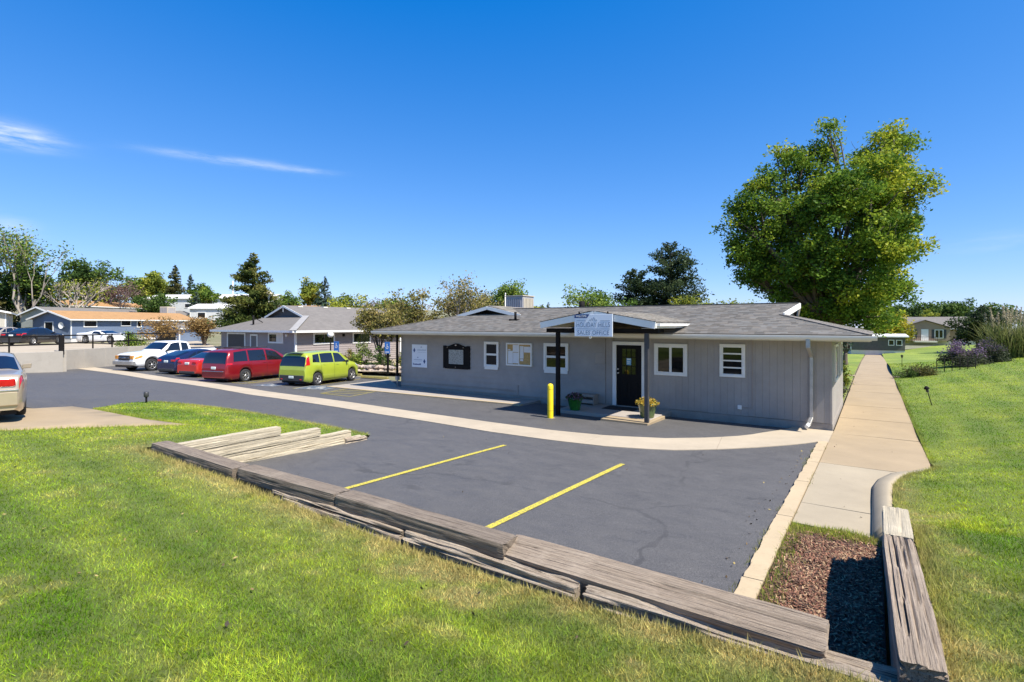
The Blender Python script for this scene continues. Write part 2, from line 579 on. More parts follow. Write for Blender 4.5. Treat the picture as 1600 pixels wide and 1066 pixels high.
def lawn_color(x, y):
    x = np.asarray(x, float); y = np.asarray(y, float)
    n1 = fbm(x, y, .45, 3, 5); n2 = fbm(x, y, 1.7, 11, 4); n3 = fbm(x, y, 5.0, 23, 3)
    g = np.clip((n1 - .5) * 2.4 + (n2 - .5) * 1.5 + .5, 0, 1)[:, None]
    dk = np.array([.120, .232, .010]); lt = np.array([.40, .475, .030])
    c = dk * (1 - g) + lt * g
    dkp = np.clip((.47 - fbm(x, y, .8, 61, 4)) * 5, 0, 1)[:, None] * .55
    c = c * (1 - dkp) + np.array([.085, .165, .010]) * dkp
    # dry straw patches: noise and along the timbers and kerbs
    wall = seg_dist(x, y, [(-9.2, -13.8), (1.3, -13.8)])
    wall2 = seg_dist(x, y, [(1.35, -13.8), (1.3, -6.5), (1.5, -5.4), (1.95, -3.8)])
    edge = .85 * np.exp(-(wall / .42) ** 2) + .7 * np.exp(-(wall2 / .30) ** 2)
    edge = edge + .45 * np.exp(-(seg_dist(x, y, [(-18.1, -10.2), (-14, -9.1), (-9.1, -8.9)]) / .25) ** 2)
    edge = edge + .26 * np.exp(-(wall / 1.5) ** 2)
    near = np.clip(1.35 - np.hypot(x + 1.5, y + 15) / 8.0, 0, 1) * .30
    dry = np.clip((n2 - .63) * 3.0 + (n3 - .60) * 2.0 + near * (n1 * 1.3), 0, .55) + edge * (.30 + .95 * n3)
    dry = np.clip(dry, 0, .92)[:, None]
    c = c * (1 - dry) + np.array([.52, .42, .16]) * dry
    # lighter tracks left by the mower
    t1 = seg_dist(x, y, [(-13, -14.9), (-9.5, -15.0), (-5.6, -15.05), (-3.7, -15.15), (-1.6, -15.3), (.5, -15.6)])
    t2 = seg_dist(x, y, [(-9, -16.5), (-4.75, -15.85), (-3.8, -16.0), (-2, -16.4)])
    t3 = seg_dist(x, y, [(2.6, 18), (3.2, 4), (2.5, -2), (2.2, -6), (2.6, -12)])
    t4 = seg_dist(x, y, [(6.5, 26), (5.9, 6), (4.3, -2), (3.6, -8), (4, -14)])
    t5 = seg_dist(x, y, [(9, 24), (8.6, 6), (7.2, -3), (6, -9)])
    tr = .55 * np.exp(-(t1 / .16) ** 2) + .5 * np.exp(-(t2 / .14) ** 2) + .40 * np.exp(-(t3 / .22) ** 2) + .5 * np.exp(-(t4 / .22) ** 2) + .40 * np.exp(-(t5 / .22) ** 2)
    tr = (np.clip(tr, 0, .7) * (.55 + .8 * n2))[:, None]
    c = c * (1 - tr) + np.array([.47, .53, .11]) * tr
    # broad mowing bands running with the near wall on the camera bank
    lb = np.clip((1.0 - x) / 2.0, 0, 1) * np.clip((-13.9 - y) / .8, 0, 1)
    bl_ = (np.sin((y + .06 * x + .35 * n1) * 2 * math.pi / 1.15) * .5 + .5) ** 2
    bm = (lb * .62 * bl_ * (1 - .8 * dry[:, 0]))[:, None]
    c = c * (1 - bm) + np.array([.43, .53, .05]) * bm
    bd = (lb * .42 * (1 - bl_) ** 2 * (1 - dry[:, 0]))[:, None]
    c = c * (1 - bd) + np.array([.085, .185, .010]) * bd
    # mowing bands on the right-hand slope
    b = (np.sin((x - 1.9 + .02 * y) * 2 * math.pi / 1.25 + 1.5 * n1) * .5 + .5)
    bm = (np.clip((x - 1.8) / 1.2, 0, 1) * .60 * b ** 1.5)[:, None]
    c = c * (1 - bm) + np.array([.10, .225, .012]) * bm
    bm = (np.clip((x - 1.8) / 1.2, 0, 1) * .45 * (1 - b) ** 2)[:, None]
    c = c * (1 - bm) + np.array([.43, .52, .05]) * bm
    # darker and paler tufts a hand across
    tf = fbm(x, y, 6.5, 91, 3)[:, None]
    c = c * (.62 + .80 * tf)
    tp = np.clip((fbm(x, y, 4.2, 95, 3) - .58) * 5, 0, 1)[:, None] * .5
    c = c * (1 - tp) + np.array([.085, .19, .010]) * tp
    return np.clip(c, 0, 1)


# ------------------------------------------------------------------ ground: one sheet to the horizon
def base_ground():
    xs = np.unique(np.concatenate([np.linspace(-900, -170, 14), np.linspace(-170, -44, 43), np.linspace(-42.5, 3, 24), np.linspace(6, 60, 12), np.linspace(80, 900, 14)]))
    ys = np.unique(np.concatenate([np.linspace(-900, -60, 12), np.linspace(-50, 130, 91), np.linspace(150, 900, 14)]))
    gx, gy = np.meshgrid(xs, ys)
    z = np.full(gx.shape, -.12)
    z = np.where(gy > 3, -.05 - .0 * gy, z)
    zb = np.interp(gy, [0, 20, 40, 85, 200], [-.08, -.12, -.45, -1.7, -2.2])
    z = np.where((gx > -20) & (gy > 0), zb, z)
    back = np.interp(gy, [0, 4, 40, 120, 300], [-.05, 0, .4, 1.0, 1.5])
    wgt = np.clip((-gx - 20) / 25, 0, 1)
    z = np.where(gy > 3, z * (1 - wgt) + back * wgt, z)
    hl = Hleft(np.clip(gx, -170, -40), np.clip(gy, -30, 120))
    lw = np.clip((-gx - 43.4) / 1.0, 0, 1)
    z = z * (1 - lw) + hl * lw - .04
    far = np.clip((np.hypot(gx, gy) - 220) / 300, 0, 1)
    z = z * (1 - far) + far * np.where(gx < -100, 9.0, -2.0)
    ny, nx = gx.shape
    I = np.arange(nx * ny).reshape(ny, nx)
    F = np.stack([I[:-1, :-1], I[:-1, 1:], I[1:, 1:], I[1:, :-1]], -1).reshape(-1, 4)
    V = np.column_stack([gx.ravel(), gy.ravel(), z.ravel()])
    t = NT('dry_ground')
    c = t.ramp(t.noise(.25, 6, .7, obj=False), [(.3, (.20, .17, .11)), (.5, (.13, .14, .05)), (.7, (.27, .23, .15))])
    c = t.mix(.4, c, t.ramp(t.noise(30, 4, .8, obj=False), [(.3, (.08, .07, .04)), (.7, (.3, .27, .18))]))
    t.col(c); t.rough(.95)
    me = npmesh('ground', V, F, t.m, smooth=True)
    tag(link('ground', me), kind='structure')


base_ground()

# asphalt lot and drive
ASPH = [(-.06, -13.6), (-.06, -.35), (-17.3, -.35), (-18.6, 2.4), (-41, 2.6), (-45, 2.0), (-44.0, -2.2), (-40.8, -6.9), (-38.8, -7.1), (-38.5, -20), (-30, -27), (-22, -26),
        (-20.2, -14.4), (-18.2, -13.4), (-15.6, -13.0), (-16.6, -11.8), (-17.9, -10.9), (-18.1, -10.3), (-17.5, -9.9), (-16, -9.45), (-14, -9.1), (-12, -8.9), (-10.5, -8.8), (-9.3, -8.85), (-9.0, -9.2), (-8.95, -13.6)]
me, _ = cdt_sheet('asphalt_lot', ASPH, Hpave, .8, M_ASPH)
lot = tag(link('asphalt_lot', me), kind='structure')

# concrete valley gutter (pan), poured in panels
PU = [(-43, -4.5), (-35.4, -4.5), (-20.7, -4.78), (-12, -4.95), (-8.5, -5.1), (-6.31, -5.1), (-4.74, -4.84), (-3.41, -4.25), (-2.51, -3.44), (-1.82, -2.53), (-1.51, -1.7), (-1.2, -.95), (-.95, -.28)]
PL = [(-43, -5.6), (-35.2, -5.65), (-18.5, -6.05), (-10.7, -6.2), (-7.5, -6.4), (-5.61, -6.33), (-4.15, -6.14), (-2.94, -5.68), (-2.13, -4.97), (-1.33, -4.04), (-.72, -3.2), (-.36, -2.6), (-.19, -2.25)]


def resample(pl, n):
    P = [Vector(p) for p in pl]; L = [0]
    for a, b in zip(P[:-1], P[1:]): L.append(L[-1] + (b - a).length)
    out = []
    for i in range(n):
        t = L[-1] * i / (n - 1)
        k = max(j for j in range(len(L)) if L[j] <= t + 1e-9); k = min(k, len(P) - 2)
        u = (t - L[k]) / (L[k + 1] - L[k]); out.append(P[k].lerp(P[k + 1], u))
    return out


def slab_mesh(name, poly, hf, dz, mat, thick=.12, spacing=.6):
    """closed concrete panel: top follows the ground, sides go down"""
    V, F = [], []
    n = len(poly)
    zz = hf(np.array([p[0] for p in poly]), np.array([p[1] for p in poly])) + dz
    V = [(p[0], p[1], float(z)) for p, z in zip(poly, zz)] + [(p[0], p[1], float(z) - thick) for p, z in zip(poly, zz)]
    F = [tuple(range(n))] + [(i, n + i, n + (i + 1) % n, (i + 1) % n) for i in range(n)]
    me = bpy.data.meshes.new(name); me.from_pydata(V, [], F); me.materials.append(mat); me.update()
    return me


U, Lw = resample(PU, 85), resample(PL, 85)
pan = tag(empty('gutter_pan', (0, 0, 0)), kind='structure')
for k in range(0, 84, 6):
    a, b = k, min(k + 6, 84)
    for (c0, c1) in ((0.0, .5), (.5, 1.0)) if False else ((0.0, 1.0),):
        u = [U[i] for i in range(a, b + 1)]; l = [Lw[i] for i in range(a, b + 1)]
        sh = (u[-1] - u[0]).normalized() * .006
        poly = [(p.x, p.y) for p in l] + [(p.x, p.y) for p in reversed(u)]
        cx = sum(p[0] for p in poly) / len(poly); cy = sum(p[1] for p in poly) / len(poly)
        poly = [(cx + (p[0] - cx) * .9975, cy + (p[1] - cy) * .9975) for p in poly]
        link('concrete_panel', slab_mesh('gutter_panel', poly, Hpave, .016 + .002 * (k % 3), M_PAN), pan)

# apron at the building corner between gutter and wall
link('concrete_panel', slab_mesh('corner_apron', [(-1.05, -.5), (-.42, -2.3), (.045, -2.25), (.045, -.9), (.045, -.06), (-1.0, -.06)], Hpave, .010, M_PAN), pan)

# right-hand sidewalk in panels
swalk = tag(empty('sidewalk', (0, 0, 0)), kind='structure')


M_WALKP = mat_concrete('pale_sidewalk_concrete', (.345, .285, .195), .25)


def walk_panel(poly, z_of, top=.0, thick=.12, parent=swalk, mat=M_WALK):
    n = len(poly)
    V = [(p[0], p[1], z_of(p[0], p[1]) + top) for p in poly] + [(p[0], p[1], z_of(p[0], p[1]) + top - thick) for p in poly]
    F = [tuple(range(n))] + [(i, n + i, n + (i + 1) % n, (i + 1) % n) for i in range(n)]
    me = bpy.data.meshes.new('walk_panel'); me.from_pydata(V, [], F); me.materials.append(mat); me.update()
    return link('concrete_panel', me, parent)


zw = lambda x, y: side_walk_z(y)
G = .006
walk_panel([(.05, -9.38), (.96, -9.42), (.96, -8.30), (.05, -8.28)], zw, mat=M_WALKP)
walk_panel([(.05, -8.28 + 2 * G), (.96, -8.28 + 2 * G), (.95, -7.5), (.95, -6.6), (1.03, -5.95), (1.25, -5.2), (1.5, -4.92), (.05, -4.90)], zw, mat=M_WALKP)
walk_panel([(.05, -4.90 + 2 * G), (1.52, -4.90 + 2 * G), (1.92, -4.1), (1.95, -3.6), (1.95, -.62), (.05, -.55)], zw)
ye = [-.55, 1.0, 2.6, 4.3, 6.0, 7.7, 9.4, 11.2, 13, 14.8, 16.6, 18.4, 20.2, 22, 24, 26, 28, 30, 32, 34, 36, 38, 40, 43, 46, 50, 54, 58, 62, 66, 70, 74, 78, 82, 86]
for a, b in zip(ye[:-1], ye[1:]):
    off = rnd.uniform(-.004, .004)
    walk_panel([(.06, a + G), (1.95, a + G), (1.95, b - G), (.06, b - G)], lambda x, y, o=off: side_walk_z(y) + o)
walk_panel([(1.96, 20.3), (5.5, 20.9), (5.5, 21.6), (1.96, 21.3)], lambda x, y: side_walk_z(y) + .05 + max(0, x - 2) * .07)
walk_panel([(-2.5, 20.3), (.05, 20.3), (.05, 21.3), (-2.5, 21.3)], zw)
# joint bed (dark soil showing in the joints)
me = MB()
for a, b in zip(ye[:-1], ye[1:]):
    za, zb_ = side_walk_z(a) - .03, side_walk_z(b) - .03
    me.add([(.06, a, za), (1.95, a, za), (1.95, b, zb_), (.06, b, zb_)], [(0, 1, 2, 3)])
me.add([(.05, -9.38, .29), (.95, -9.38, .29), (1.0, -5, .14), (.05, -5, .14)], [(0, 1, 2, 3)])
me.add([(.05, -5, .14), (1.5, -5, .14), (1.9, -.55, .01), (.05, -.55, .01)], [(0, 1, 2, 3)])
me.build('joint_bed', pmat('joint_soil', (.09, .08, .06), .95), swalk)

# left kerb strip beside the asphalt, and raised curved kerb on the lawn side
kerb = tag(empty('kerb', (0, 0, 0)), kind='structure')
kp = [(-13.5, -11.6), (-11.6, -9.2), (-9.2, -6.9), (-6.9, -5.0), (-5.0, -3.6), (-3.6, -2.25)]
for a, b in kp:
    n = max(3, int((b - a) / .12))
    V, F = [], []
    for i in range(n + 1):
        y = a + .008 + (b - a - .016) * i / n
        z = side_walk_z(y) + .012
        j0 = .006 * math.sin(y * 2.1) + .006 * math.sin(y * 9.3) + rnd.uniform(-.009, .009)
        for (x, q) in ((-.18 + j0, -.12), (-.165 + j0, .0), (.035, 0.004), (.04, -.12)):
            V.append((x, y, (side_walk_z(y) if y > -9.4 else .0 + float(np.interp(y, [-13.6, -9.4], [.42, .32]))) + .014 + q))
    for i in range(n):
        for k in range(3): F.append((i * 4 + k, i * 4 + k + 1, i * 4 + 5 + k, i * 4 + 4 + k)[::-1])
    F.append((0, 1, 2, 3)); F.append(tuple(n * 4 + k for k in (3, 2, 1, 0)))
    m_ = bpy.data.meshes.new('kerb_stone'); m_.from_pydata(V, [], F); m_.materials.append(M_CURB); m_.update()
    link('kerb_stone', m_, kerb)
cin = resample([(.96, -9.4), (.96, -8.4), (.955, -7.5), (.96, -6.6), (1.04, -5.95), (1.26, -5.2), (1.53, -4.87), (1.93, -4.08)], 30)
cout = resample([(1.20, -9.4), (1.20, -8.4), (1.21, -7.6), (1.24, -6.8), (1.34, -6.2), (1.52, -5.5), (1.74, -5.05), (2.02, -4.1)], 30)
V, F = [], []
for i, (a, b) in enumerate(zip(cin, cout)):
    za = side_walk_z(a.y); hgt = float(np.interp(a.y, [-9.4, -6.2, -5.2, -4.1], [.17, .15, .10, .015]))
    for (t, q) in ((0, -.05), (0, .02), (.12, hgt * .35), (.38, hgt * .8), (.72, hgt), (1.0, hgt), (1.02, -.2)):
        p = a.lerp(b, t); V.append((p.x, p.y, za + q + (.012 if q > 0 else 0)))
for i in range(29):
    for k in range(6): F.append((i * 7 + k, i * 7 + k + 1, i * 7 + 8 + k, i * 7 + 7 + k))
F.append(tuple(range(6, -1, -1)))
m_ = bpy.data.meshes.new('rolled_kerb'); m_.from_pydata(V, [], F); m_.materials.append(M_WALKP); m_.update()
m_.polygons.foreach_set('use_smooth', [True] * len(m_.polygons))
link('rolled_kerb', m_, kerb)

# front walk along the office and driveway pad
fwalk = tag(empty('front_walk', (0, 0, 0)), kind='structure')
for a, b in ((-20.6, -17.6), (-17.6, -14.9), (-14.9, -12.3), (-12.3, -9.75)):
    y0 = -1.62 if a > -20 else -1.9
    ya, yb = np.interp([a, b], [-20, -9.75], [-1.78, -1.28])
    top_ = -.06
    walk_panel([(a + G, float(ya)), (b - G, float(yb)), (b - G, top_), (a + G, top_ if a > -17.5 else 2.0)], lambda x, y: .085, thick=.16, parent=fwalk, mat=M_STOOP)
    walk_panel([(a + G, float(ya) - .16), (b - G, float(yb) - .16), (b - G, float(yb) - G), (a + G, float(ya) - G)], lambda x, y: .088, thick=.16, parent=fwalk, mat=M_CURB)
PAD = [(-11.45, -12.05), (-12.2, -12.18), (-13.2, -12.3), (-16.2, -12.42), (-18.6, -12.5), (-20.5, -13.25), (-22, -26), (-17.2, -23), (-14.6, -17.5), (-13.0, -14.85)]
Hpad = lambda x, y: np.maximum(Hlawn(x, y), .70)
me, _ = cdt_sheet('driveway_pad', PAD, Hpad, .8, M_WALK, .012, skirt=.3)
tag(link('driveway_pad', me), kind='structure')

# mulch bed base
tb = NT('mulch_bed_soil')
tb.col(tb.ramp(tb.noise(40, 5, .8, obj=False), [(.3, (.04, .018, .012)), (.7, (.16, .075, .05))])); tb.rough(.95); tb.bump(tb.noise(60, 4, .8, obj=False), .04, 1)
mb_poly = [(.045, -13.5), (1.06, -13.5), (1.06, -9.40), (.045, -9.40)]
Hmul = lambda x, y: np.interp(y, [-13.6, -9.4], [.44, .31]) + .02 * np.sin(np.asarray(x) * 7) * np.cos(np.asarray(y) * 5)
me, _ = cdt_sheet('mulch_bed', mb_poly, Hmul, .12, tb.m, .0)
tag(link('mulch_bed', me), kind='structure')

# lawns: the camera bank and the right-hand slope are one sheet
LAWN = [(-9.24, -13.83), (1.0, -13.83), (1.32, -13.8), (1.32, -10.5), (1.21, -9.4), (1.21, -8.4), (1.22, -7.6), (1.25, -6.8), (1.35, -6.2), (1.53, -5.5), (1.75, -5.05), (2.0, -4.1), (1.96, -3.6), (1.96, 90), (60, 95), (60, -34), (-22, -34),
        (-17.2, -23), (-14.6, -17.5), (-13.0, -14.85), (-11.45, -12.05), (-12.2, -12.18), (-13.2, -12.3), (-16.2, -12.4), (-17.4, -11.5), (-18.0, -10.9), (-18.1, -10.3), (-17.5, -9.9), (-16, -9.45), (-14, -9.1), (-12, -8.9), (-10.5, -8.8), (-9.3, -8.85), (-9.22, -9.2)]
rs = np.random.RandomState(5)
ex = []
for k in range(26000):
    r = 2.0 * (22.0 ** rs.rand()); a = R(34.6 + 90) + rs.uniform(-1.1, 1.1)
    ex.append((.975 + r * math.cos(a), -17.55 + r * math.sin(a)))
me, v2 = cdt_sheet('lawn', LAWN, Hlawn, 1.6, M_LAWN, 0.0, extra=ex)
me.polygons.foreach_set('use_smooth', np.ones(len(me.polygons), dtype=bool))
nv = len(me.vertices); co = np.empty(nv * 3, np.float32); me.vertices.foreach_get('co', co); co = co.reshape(-1, 3)
at = me.attributes.new('tint', 'FLOAT_COLOR', 'POINT'); c4 = np.ones((nv, 4), np.float32); c4[:, :3] = lawn_color(co[:, 0], co[:, 1]) * .8; at.data.foreach_set('color', c4.ravel())
lawn = tag(link('lawn', me), kind='structure')
# small lawn behind the office, left of the sidewalk
B2 = [(-.02, 6.6), (-.02, 20.2), (-9, 20.2), (-9, 6.6)]
me, v2 = cdt_sheet('lawn', B2, lambda x, y: np.interp(y, [0, 20], [0, -.06]), .6, M_LAWN)
nv = len(me.vertices); at = me.attributes.new('tint', 'FLOAT_COLOR', 'POINT'); c4 = np.ones((nv, 4), np.float32); c4[:, :3] = lawn_color(v2[:nv, 0], v2[:nv, 1]) * .8; at.data.foreach_set('color', c4.ravel())
tag(link('lawn', me), kind='structure')


B3 = [(-.02, 21.4), (-.02, 86), (-14, 86), (-14, 21.4)]
me, v2 = cdt_sheet('lawn', B3, lambda x, y: np.interp(y, [0, 20, 40, 85], [0, -.07, -.36, -1.55]), 1.2, M_LAWN)
nv = len(me.vertices); at = me.attributes.new('tint', 'FLOAT_COLOR', 'POINT'); c4 = np.ones((nv, 4), np.float32); c4[:, :3] = lawn_color(v2[:nv, 0], v2[:nv, 1]) * .8; at.data.foreach_set('color', c4.ravel())
tag(link('lawn', me), kind='structure')


# ------------------------------------------------------------------ painted markings on the asphalt
def mat_paint(name, c, wear=.35):
    t = NT(name)
    col = t.ramp(t.noise(9, 5, .7, obj=False), [(.3, tuple(x * .85 for x in c)), (.7, c)])
    col = t.mix(t.maprange(t.noise(45, 5, .8, obj=False), .62 - wear * .4, .72 - wear * .3, 0, .8), col, (.07, .07, .075))
    t.col(col); t.rough(.7)
    return t.m


M_YEL = mat_paint('yellow_line_paint', (.68, .56, .04), .46)
M_YELW = mat_paint('worn_yellow_paint', (.50, .40, .06), .55)
M_BLUEP = mat_paint('worn_blue_paint', (.12, .20, .30), .75)
M_WHITEP = mat_paint('worn_white_paint', (.55, .54, .5), .5)


def paint_strip(name, a, b, w, mat, dz=.008, parent=None, n=14):
    a, b = Vector(a), Vector(b); d = (b - a).normalized(); r = Vector((d.y, -d.x)) * w / 2
    V, F = [], []
    for i in range(n + 1):
        p = a.lerp(b, i / n); j = rnd.uniform(-.006, .006)
        for s_ in (-1, 1):
            q = p + r * s_ * (1 + j)
            V.append((q.x, q.y, float(Hpave(q.x, q.y)) + dz))
    F = [(2 * i, 2 * i + 1, 2 * i + 3, 2 * i + 2) for i in range(n)]
    me = bpy.data.meshes.new(name); me.from_pydata(V, [], F); me.materials.append(mat); me.update()
    return link(name, me, parent or lot)


for x in (-3.22, -6.14): paint_strip('stall_line', (x, -13.4), (x + .02, -7.55), .105, M_YEL, .010)
ang = Vector((-.30, 2.6))
for x, y0 in ((-21.2, -3.3), (-24.9, -3.4), (-30.0, -3.5), (-32.6, -3.5), (-35.3, -3.5), (-38.2, -3.5)):
    paint_strip('stall_line', (x, y0), (x - 1.35, y0 + 5.0), .10, M_YELW)
# hatched aisle next to the office and the one beside the red van
for (x0, x1, n) in ((-18.55, -16.65, 5), (-26.4, -25.0, 4)):
    y0, y1 = -3.7, -.9
    A, B = Vector((x0, y0)), Vector((x0 - 1.0, y1)); C_, D_ = Vector((x1, y0)), Vector((x1 - 1.0, y1))
    paint_strip('aisle_line', A, B, .10, M_YELW); paint_strip('aisle_line', C_, D_, .10, M_YELW); paint_strip('aisle_line', A, C_, .10, M_YELW, .012)
    for k in range(n):
        t0 = (k + .2) / n
        paint_strip('aisle_line', A.lerp(B, t0), C_.lerp(D_, min(1, t0 + .28)), .12, M_YELW, .0125)


def access_symbol(cx, cy, rz, s=1.0):
    """blue field with a white wheelchair figure"""
    ca, sa = math.cos(rz), math.sin(rz)
    def P(u, v, dz): 
        x = cx + (u * ca - v * sa) * s; y = cy + (u * sa + v * ca) * s
        return (x, y, float(Hpave(x, y)) + dz)
    root = MB(); root.add([P(-.8, -.75, .009), P(.8, -.75, .009), P(.8, .75, .009), P(-.8, .75, .009)], [(0, 1, 2, 3)])
    f = root.build('access_field', M_BLUEP, lot)
    w = MB()
    for k in range(22):
        a0, a1 = R(-200 + 250 * k / 22), R(-200 + 250 * (k + 1) / 22)
        w.add([P(-.05 + .36 * math.cos(a0), -.22 + .36 * math.sin(a0), .013), P(-.05 + .36 * math.cos(a1), -.22 + .36 * math.sin(a1), .013),
               P(-.05 + .25 * math.cos(a1), -.22 + .25 * math.sin(a1), .013), P(-.05 + .25 * math.cos(a0), -.22 + .25 * math.sin(a0), .013)], [(0, 1, 2, 3)])
    for (u0, v0, u1, v1) in ((-.12, -.15, .0, .38), (-.02, .08, .3, .18), (0, -.1, .35, 0), (.25, -.4, .37, 0), (.3, -.42, .5, -.33), (-.13, .43, .03, .58)):
        w.add([P(u0, v0, .0135), P(u1, v0, .0135), P(u1, v1, .0135), P(u0, v1, .0135)], [(0, 1, 2, 3)])
    e = .06
    for (u0, v0, u1, v1) in ((-.8, -.75, .8, -.75 + e), (-.8, .75 - e, .8, .75), (-.8, -.75, -.8 + e, .75), (.8 - e, -.75, .8, .75)):
        w.add([P(u0, v0, .014), P(u1, v0, .014), P(u1, v1, .014), P(u0, v1, .014)], [(0, 1, 2, 3)])
    w.build('access_symbol', M_WHITEP, f)


access_symbol(-20.6, -2.35, R(22))
access_symbol(-23.3, -3.15, R(18), .8)


# ------------------------------------------------------------------ sales office
M_SID = pmat('grey_painted_siding', (.315, .288, .262), .65, .13, 1.1, bump=.15, bscale=40, fine=.10)
M_FOUND = pmat('painted_foundation', (.30, .27, .24), .8, .18, 2.0, bump=.4, bscale=50, fine=.2)
M_CREAM = pmat('cream_fascia_paint', (.66, .62, .54), .55, .06, 2.0)
M_WHITE = pmat('white_trim_paint', (.76, .75, .71), .5, .06, 3.0)
M_BLACK = pmat('black_paint', (.009, .008, .008), .75, .3, 5.0, spec=.15)
M_SOFFIT = pmat('soffit_paint', (.55, .50, .42), .8, .06, 2.0)
M_TAN = pmat('tan_plywood_ceiling', (.84, .68, .42), .8, .08, 3.0, stretch=(1, 6, 1))
M_METALG = pmat('galvanised_metal', (.42, .41, .39), .45, .15, 6.0, metal=.6)
M_PIPE = pmat('painted_conduit', (.31, .265, .23), .5, .05, 3.0)
M_SHIND = pmat('shingle_deck', (.19, .17, .15), .9, .25, 6.0, bump=.6, bscale=30, fine=.3)


def mat_glass(name, c=(.006, .007, .008), rough=.04, spec=.45, coat=.0):
    t = NT(name); t.col(c); t.rough(rough)
    t.b.inputs['Specular IOR Level'].default_value = spec
    t.b.inputs['Coat Weight'].default_value = coat; t.b.inputs['Coat Roughness'].default_value = .02
    t.bump(t.noise(1.2, 2, .5), .02, .12)
    return t.m


M_GLASS = mat_glass('dark_window_glass')
M_CGLASS = mat_glass('tinted_car_glass', (.008, .009, .012), .03, .8, .4)


def slab_poly(mb, pts, th=.05):
    n = len(pts)
    return mb.add([tuple(p) for p in pts] + [(p[0], p[1], p[2] - th) for p in pts],
                  [tuple(range(n)), tuple(range(2 * n - 1, n - 1, -1))] + [(i, n + i, n + (i + 1) % n, (i + 1) % n) for i in range(n)])


def shingles(name, parent, origin, u, v, rows, exposure, tint, seed=1, wmin=.12, wmax=.28, jit=.27):
    """courses of overlapping shingles: origin at eave, u along it, v up the slope, rows(vdist)->(u0,u1)"""
    r = random.Random(seed)
    o, u, v = Vector(origin), Vector(u).normalized(), Vector(v).normalized()
    n = u.cross(v).normalized()
    if n.z < 0: n = -n
    V, F, Cc = [], [], []
    k = 0
    while True:
        d = k * exposure
        rg = rows(d + exposure * .5)
        if rg is None: break
        x, x1 = rg
        x -= r.uniform(0, .12)
        x = max(x, rg[0])
        while x < x1 - .02:
            w = min(r.uniform(wmin, wmax), x1 - x)
            lo = .013 + r.uniform(0, .005); hi = .003
            dd = r.uniform(-.007, .007)
            a = o + u * x + v * (d + dd); b = o + u * (x + w - .004) + v * (d + dd)
            c = b + v * (exposure * 1.12); e = a + v * (exposure * 1.12)
            m = len(V)
            V += [a + n * lo, b + n * lo, c + n * hi, e + n * hi, a, b]
            F += [(m, m + 1, m + 2, m + 3), (m + 4, m + 5, m + 1, m)]
            s = 1 + r.uniform(-jit, jit); q = r.uniform(-.04, .04)
            Cc += [(tint[0] * s * (1 + q), tint[1] * s, tint[2] * s * (1 - q))] * 6
            x += w
        k += 1
        if k > 400: break
    me = npmesh(name, np.array([tuple(p) for p in V]), np.array(F), M_PIECE, np.array(Cc))
    o_ = link(name, me, parent); o_['kind'] = 'stuff'
    return o_


def window(parent, x0, x1, z0, z1, y=0.0, style='hung', trim=.085, apron=0.0, face='y', depth=.05):
    """window on a wall facing -Y: trim, sash bars, panes. x0..z1 is the outer trim"""
    T = trim
    f = MB()
    f.box(x0, x1, y - depth, y + .01, z1 - T, z1); f.box(x0, x1, y - depth, y + .01, z0 + apron, z0 + apron + T * .9)
    f.box(x0, x0 + T, y - depth + .002, y + .01, z0 + apron + T * .9, z1 - T); f.box(x1 - T, x1, y - depth + .002, y + .01, z0 + apron + T * .9, z1 - T)
    if apron: f.box(x0 + .02, x1 - .04, y - depth * .7, y + .01, z0, z0 + apron)
    fr = f.build('window', M_WHITE, parent, .006)
    ix0, ix1, iz0, iz1 = x0 + T, x1 - T, z0 + apron + T * .9, z1 - T
    s = .04
    if style == 'hung':
        zm = (iz0 + iz1) / 2
        cells = [(ix0, ix1, iz0, zm), (ix0, ix1, zm, iz1)]
    elif style == 'slider':
        xm = (ix0 + ix1) / 2
        cells = [(ix0, xm, iz0, iz1), (xm, ix1, iz0, iz1)]
    elif style == 'quad':
        h = (iz1 - iz0) / 4
        cells = [(ix0, ix1, iz0 + i * h, iz0 + (i + 1) * h) for i in range(4)]; s = .022
    else:
        cells = [(ix0, ix1, iz0, iz1)]
    for i, (a, b, c, d) in enumerate(cells):
        off = .004 * i
        sh = MB()
        yy = y - depth * .55 - off * .5
        sh.box(a, b, yy, y + .005, d - s, d); sh.box(a, b, yy, y + .005, c, c + s)
        sh.box(a, a + s, yy + .001, y + .005, c + s, d - s); sh.box(b - s, b, yy + .001, y + .005, c + s, d - s)
        sh.build('sash', M_WHITE, fr)
        g = MB(); g.box(a + s, b - s, y - .014, y - .006, c + s, d - s)
        g.build('pane', M_GLASS, fr)
    return fr


def text_mesh(txt, mat, w, h, loc, parent, name='lettering', depth=.004, face='-y', spacing=1.0, rz=0.0):
    cu = bpy.data.curves.new('t', 'FONT'); cu.body = txt; cu.size = 1; cu.extrude = .5; cu.space_character = spacing
    ob = bpy.data.objects.new('t', cu); COL.objects.link(ob)
    dg = bpy.context.evaluated_depsgraph_get()
    me = bpy.data.meshes.new_from_object(ob.evaluated_get(dg))
    bpy.data.objects.remove(ob); bpy.data.curves.remove(cu)
    n = len(me.vertices); co = np.empty(n * 3, np.float32); me.vertices.foreach_get('co', co); co = co.reshape(-1, 3)
    mn, mx = co.min(0), co.max(0)
    x = (co[:, 0] - mn[0]) / (mx[0] - mn[0]) * w - w / 2; z = (co[:, 1] - mn[1]) / (mx[1] - mn[1]) * h - h / 2
    y = np.where(co[:, 2] > 0, -depth, 0.0)
    out = np.column_stack([x, y, z]).astype(np.float32)
    me.vertices.foreach_set('co', out.ravel()); me.update()
    me.materials.clear(); me.materials.append(mat)
    for p in me.polygons: p.material_index = 0
    return link(name, me, parent, loc, rz)


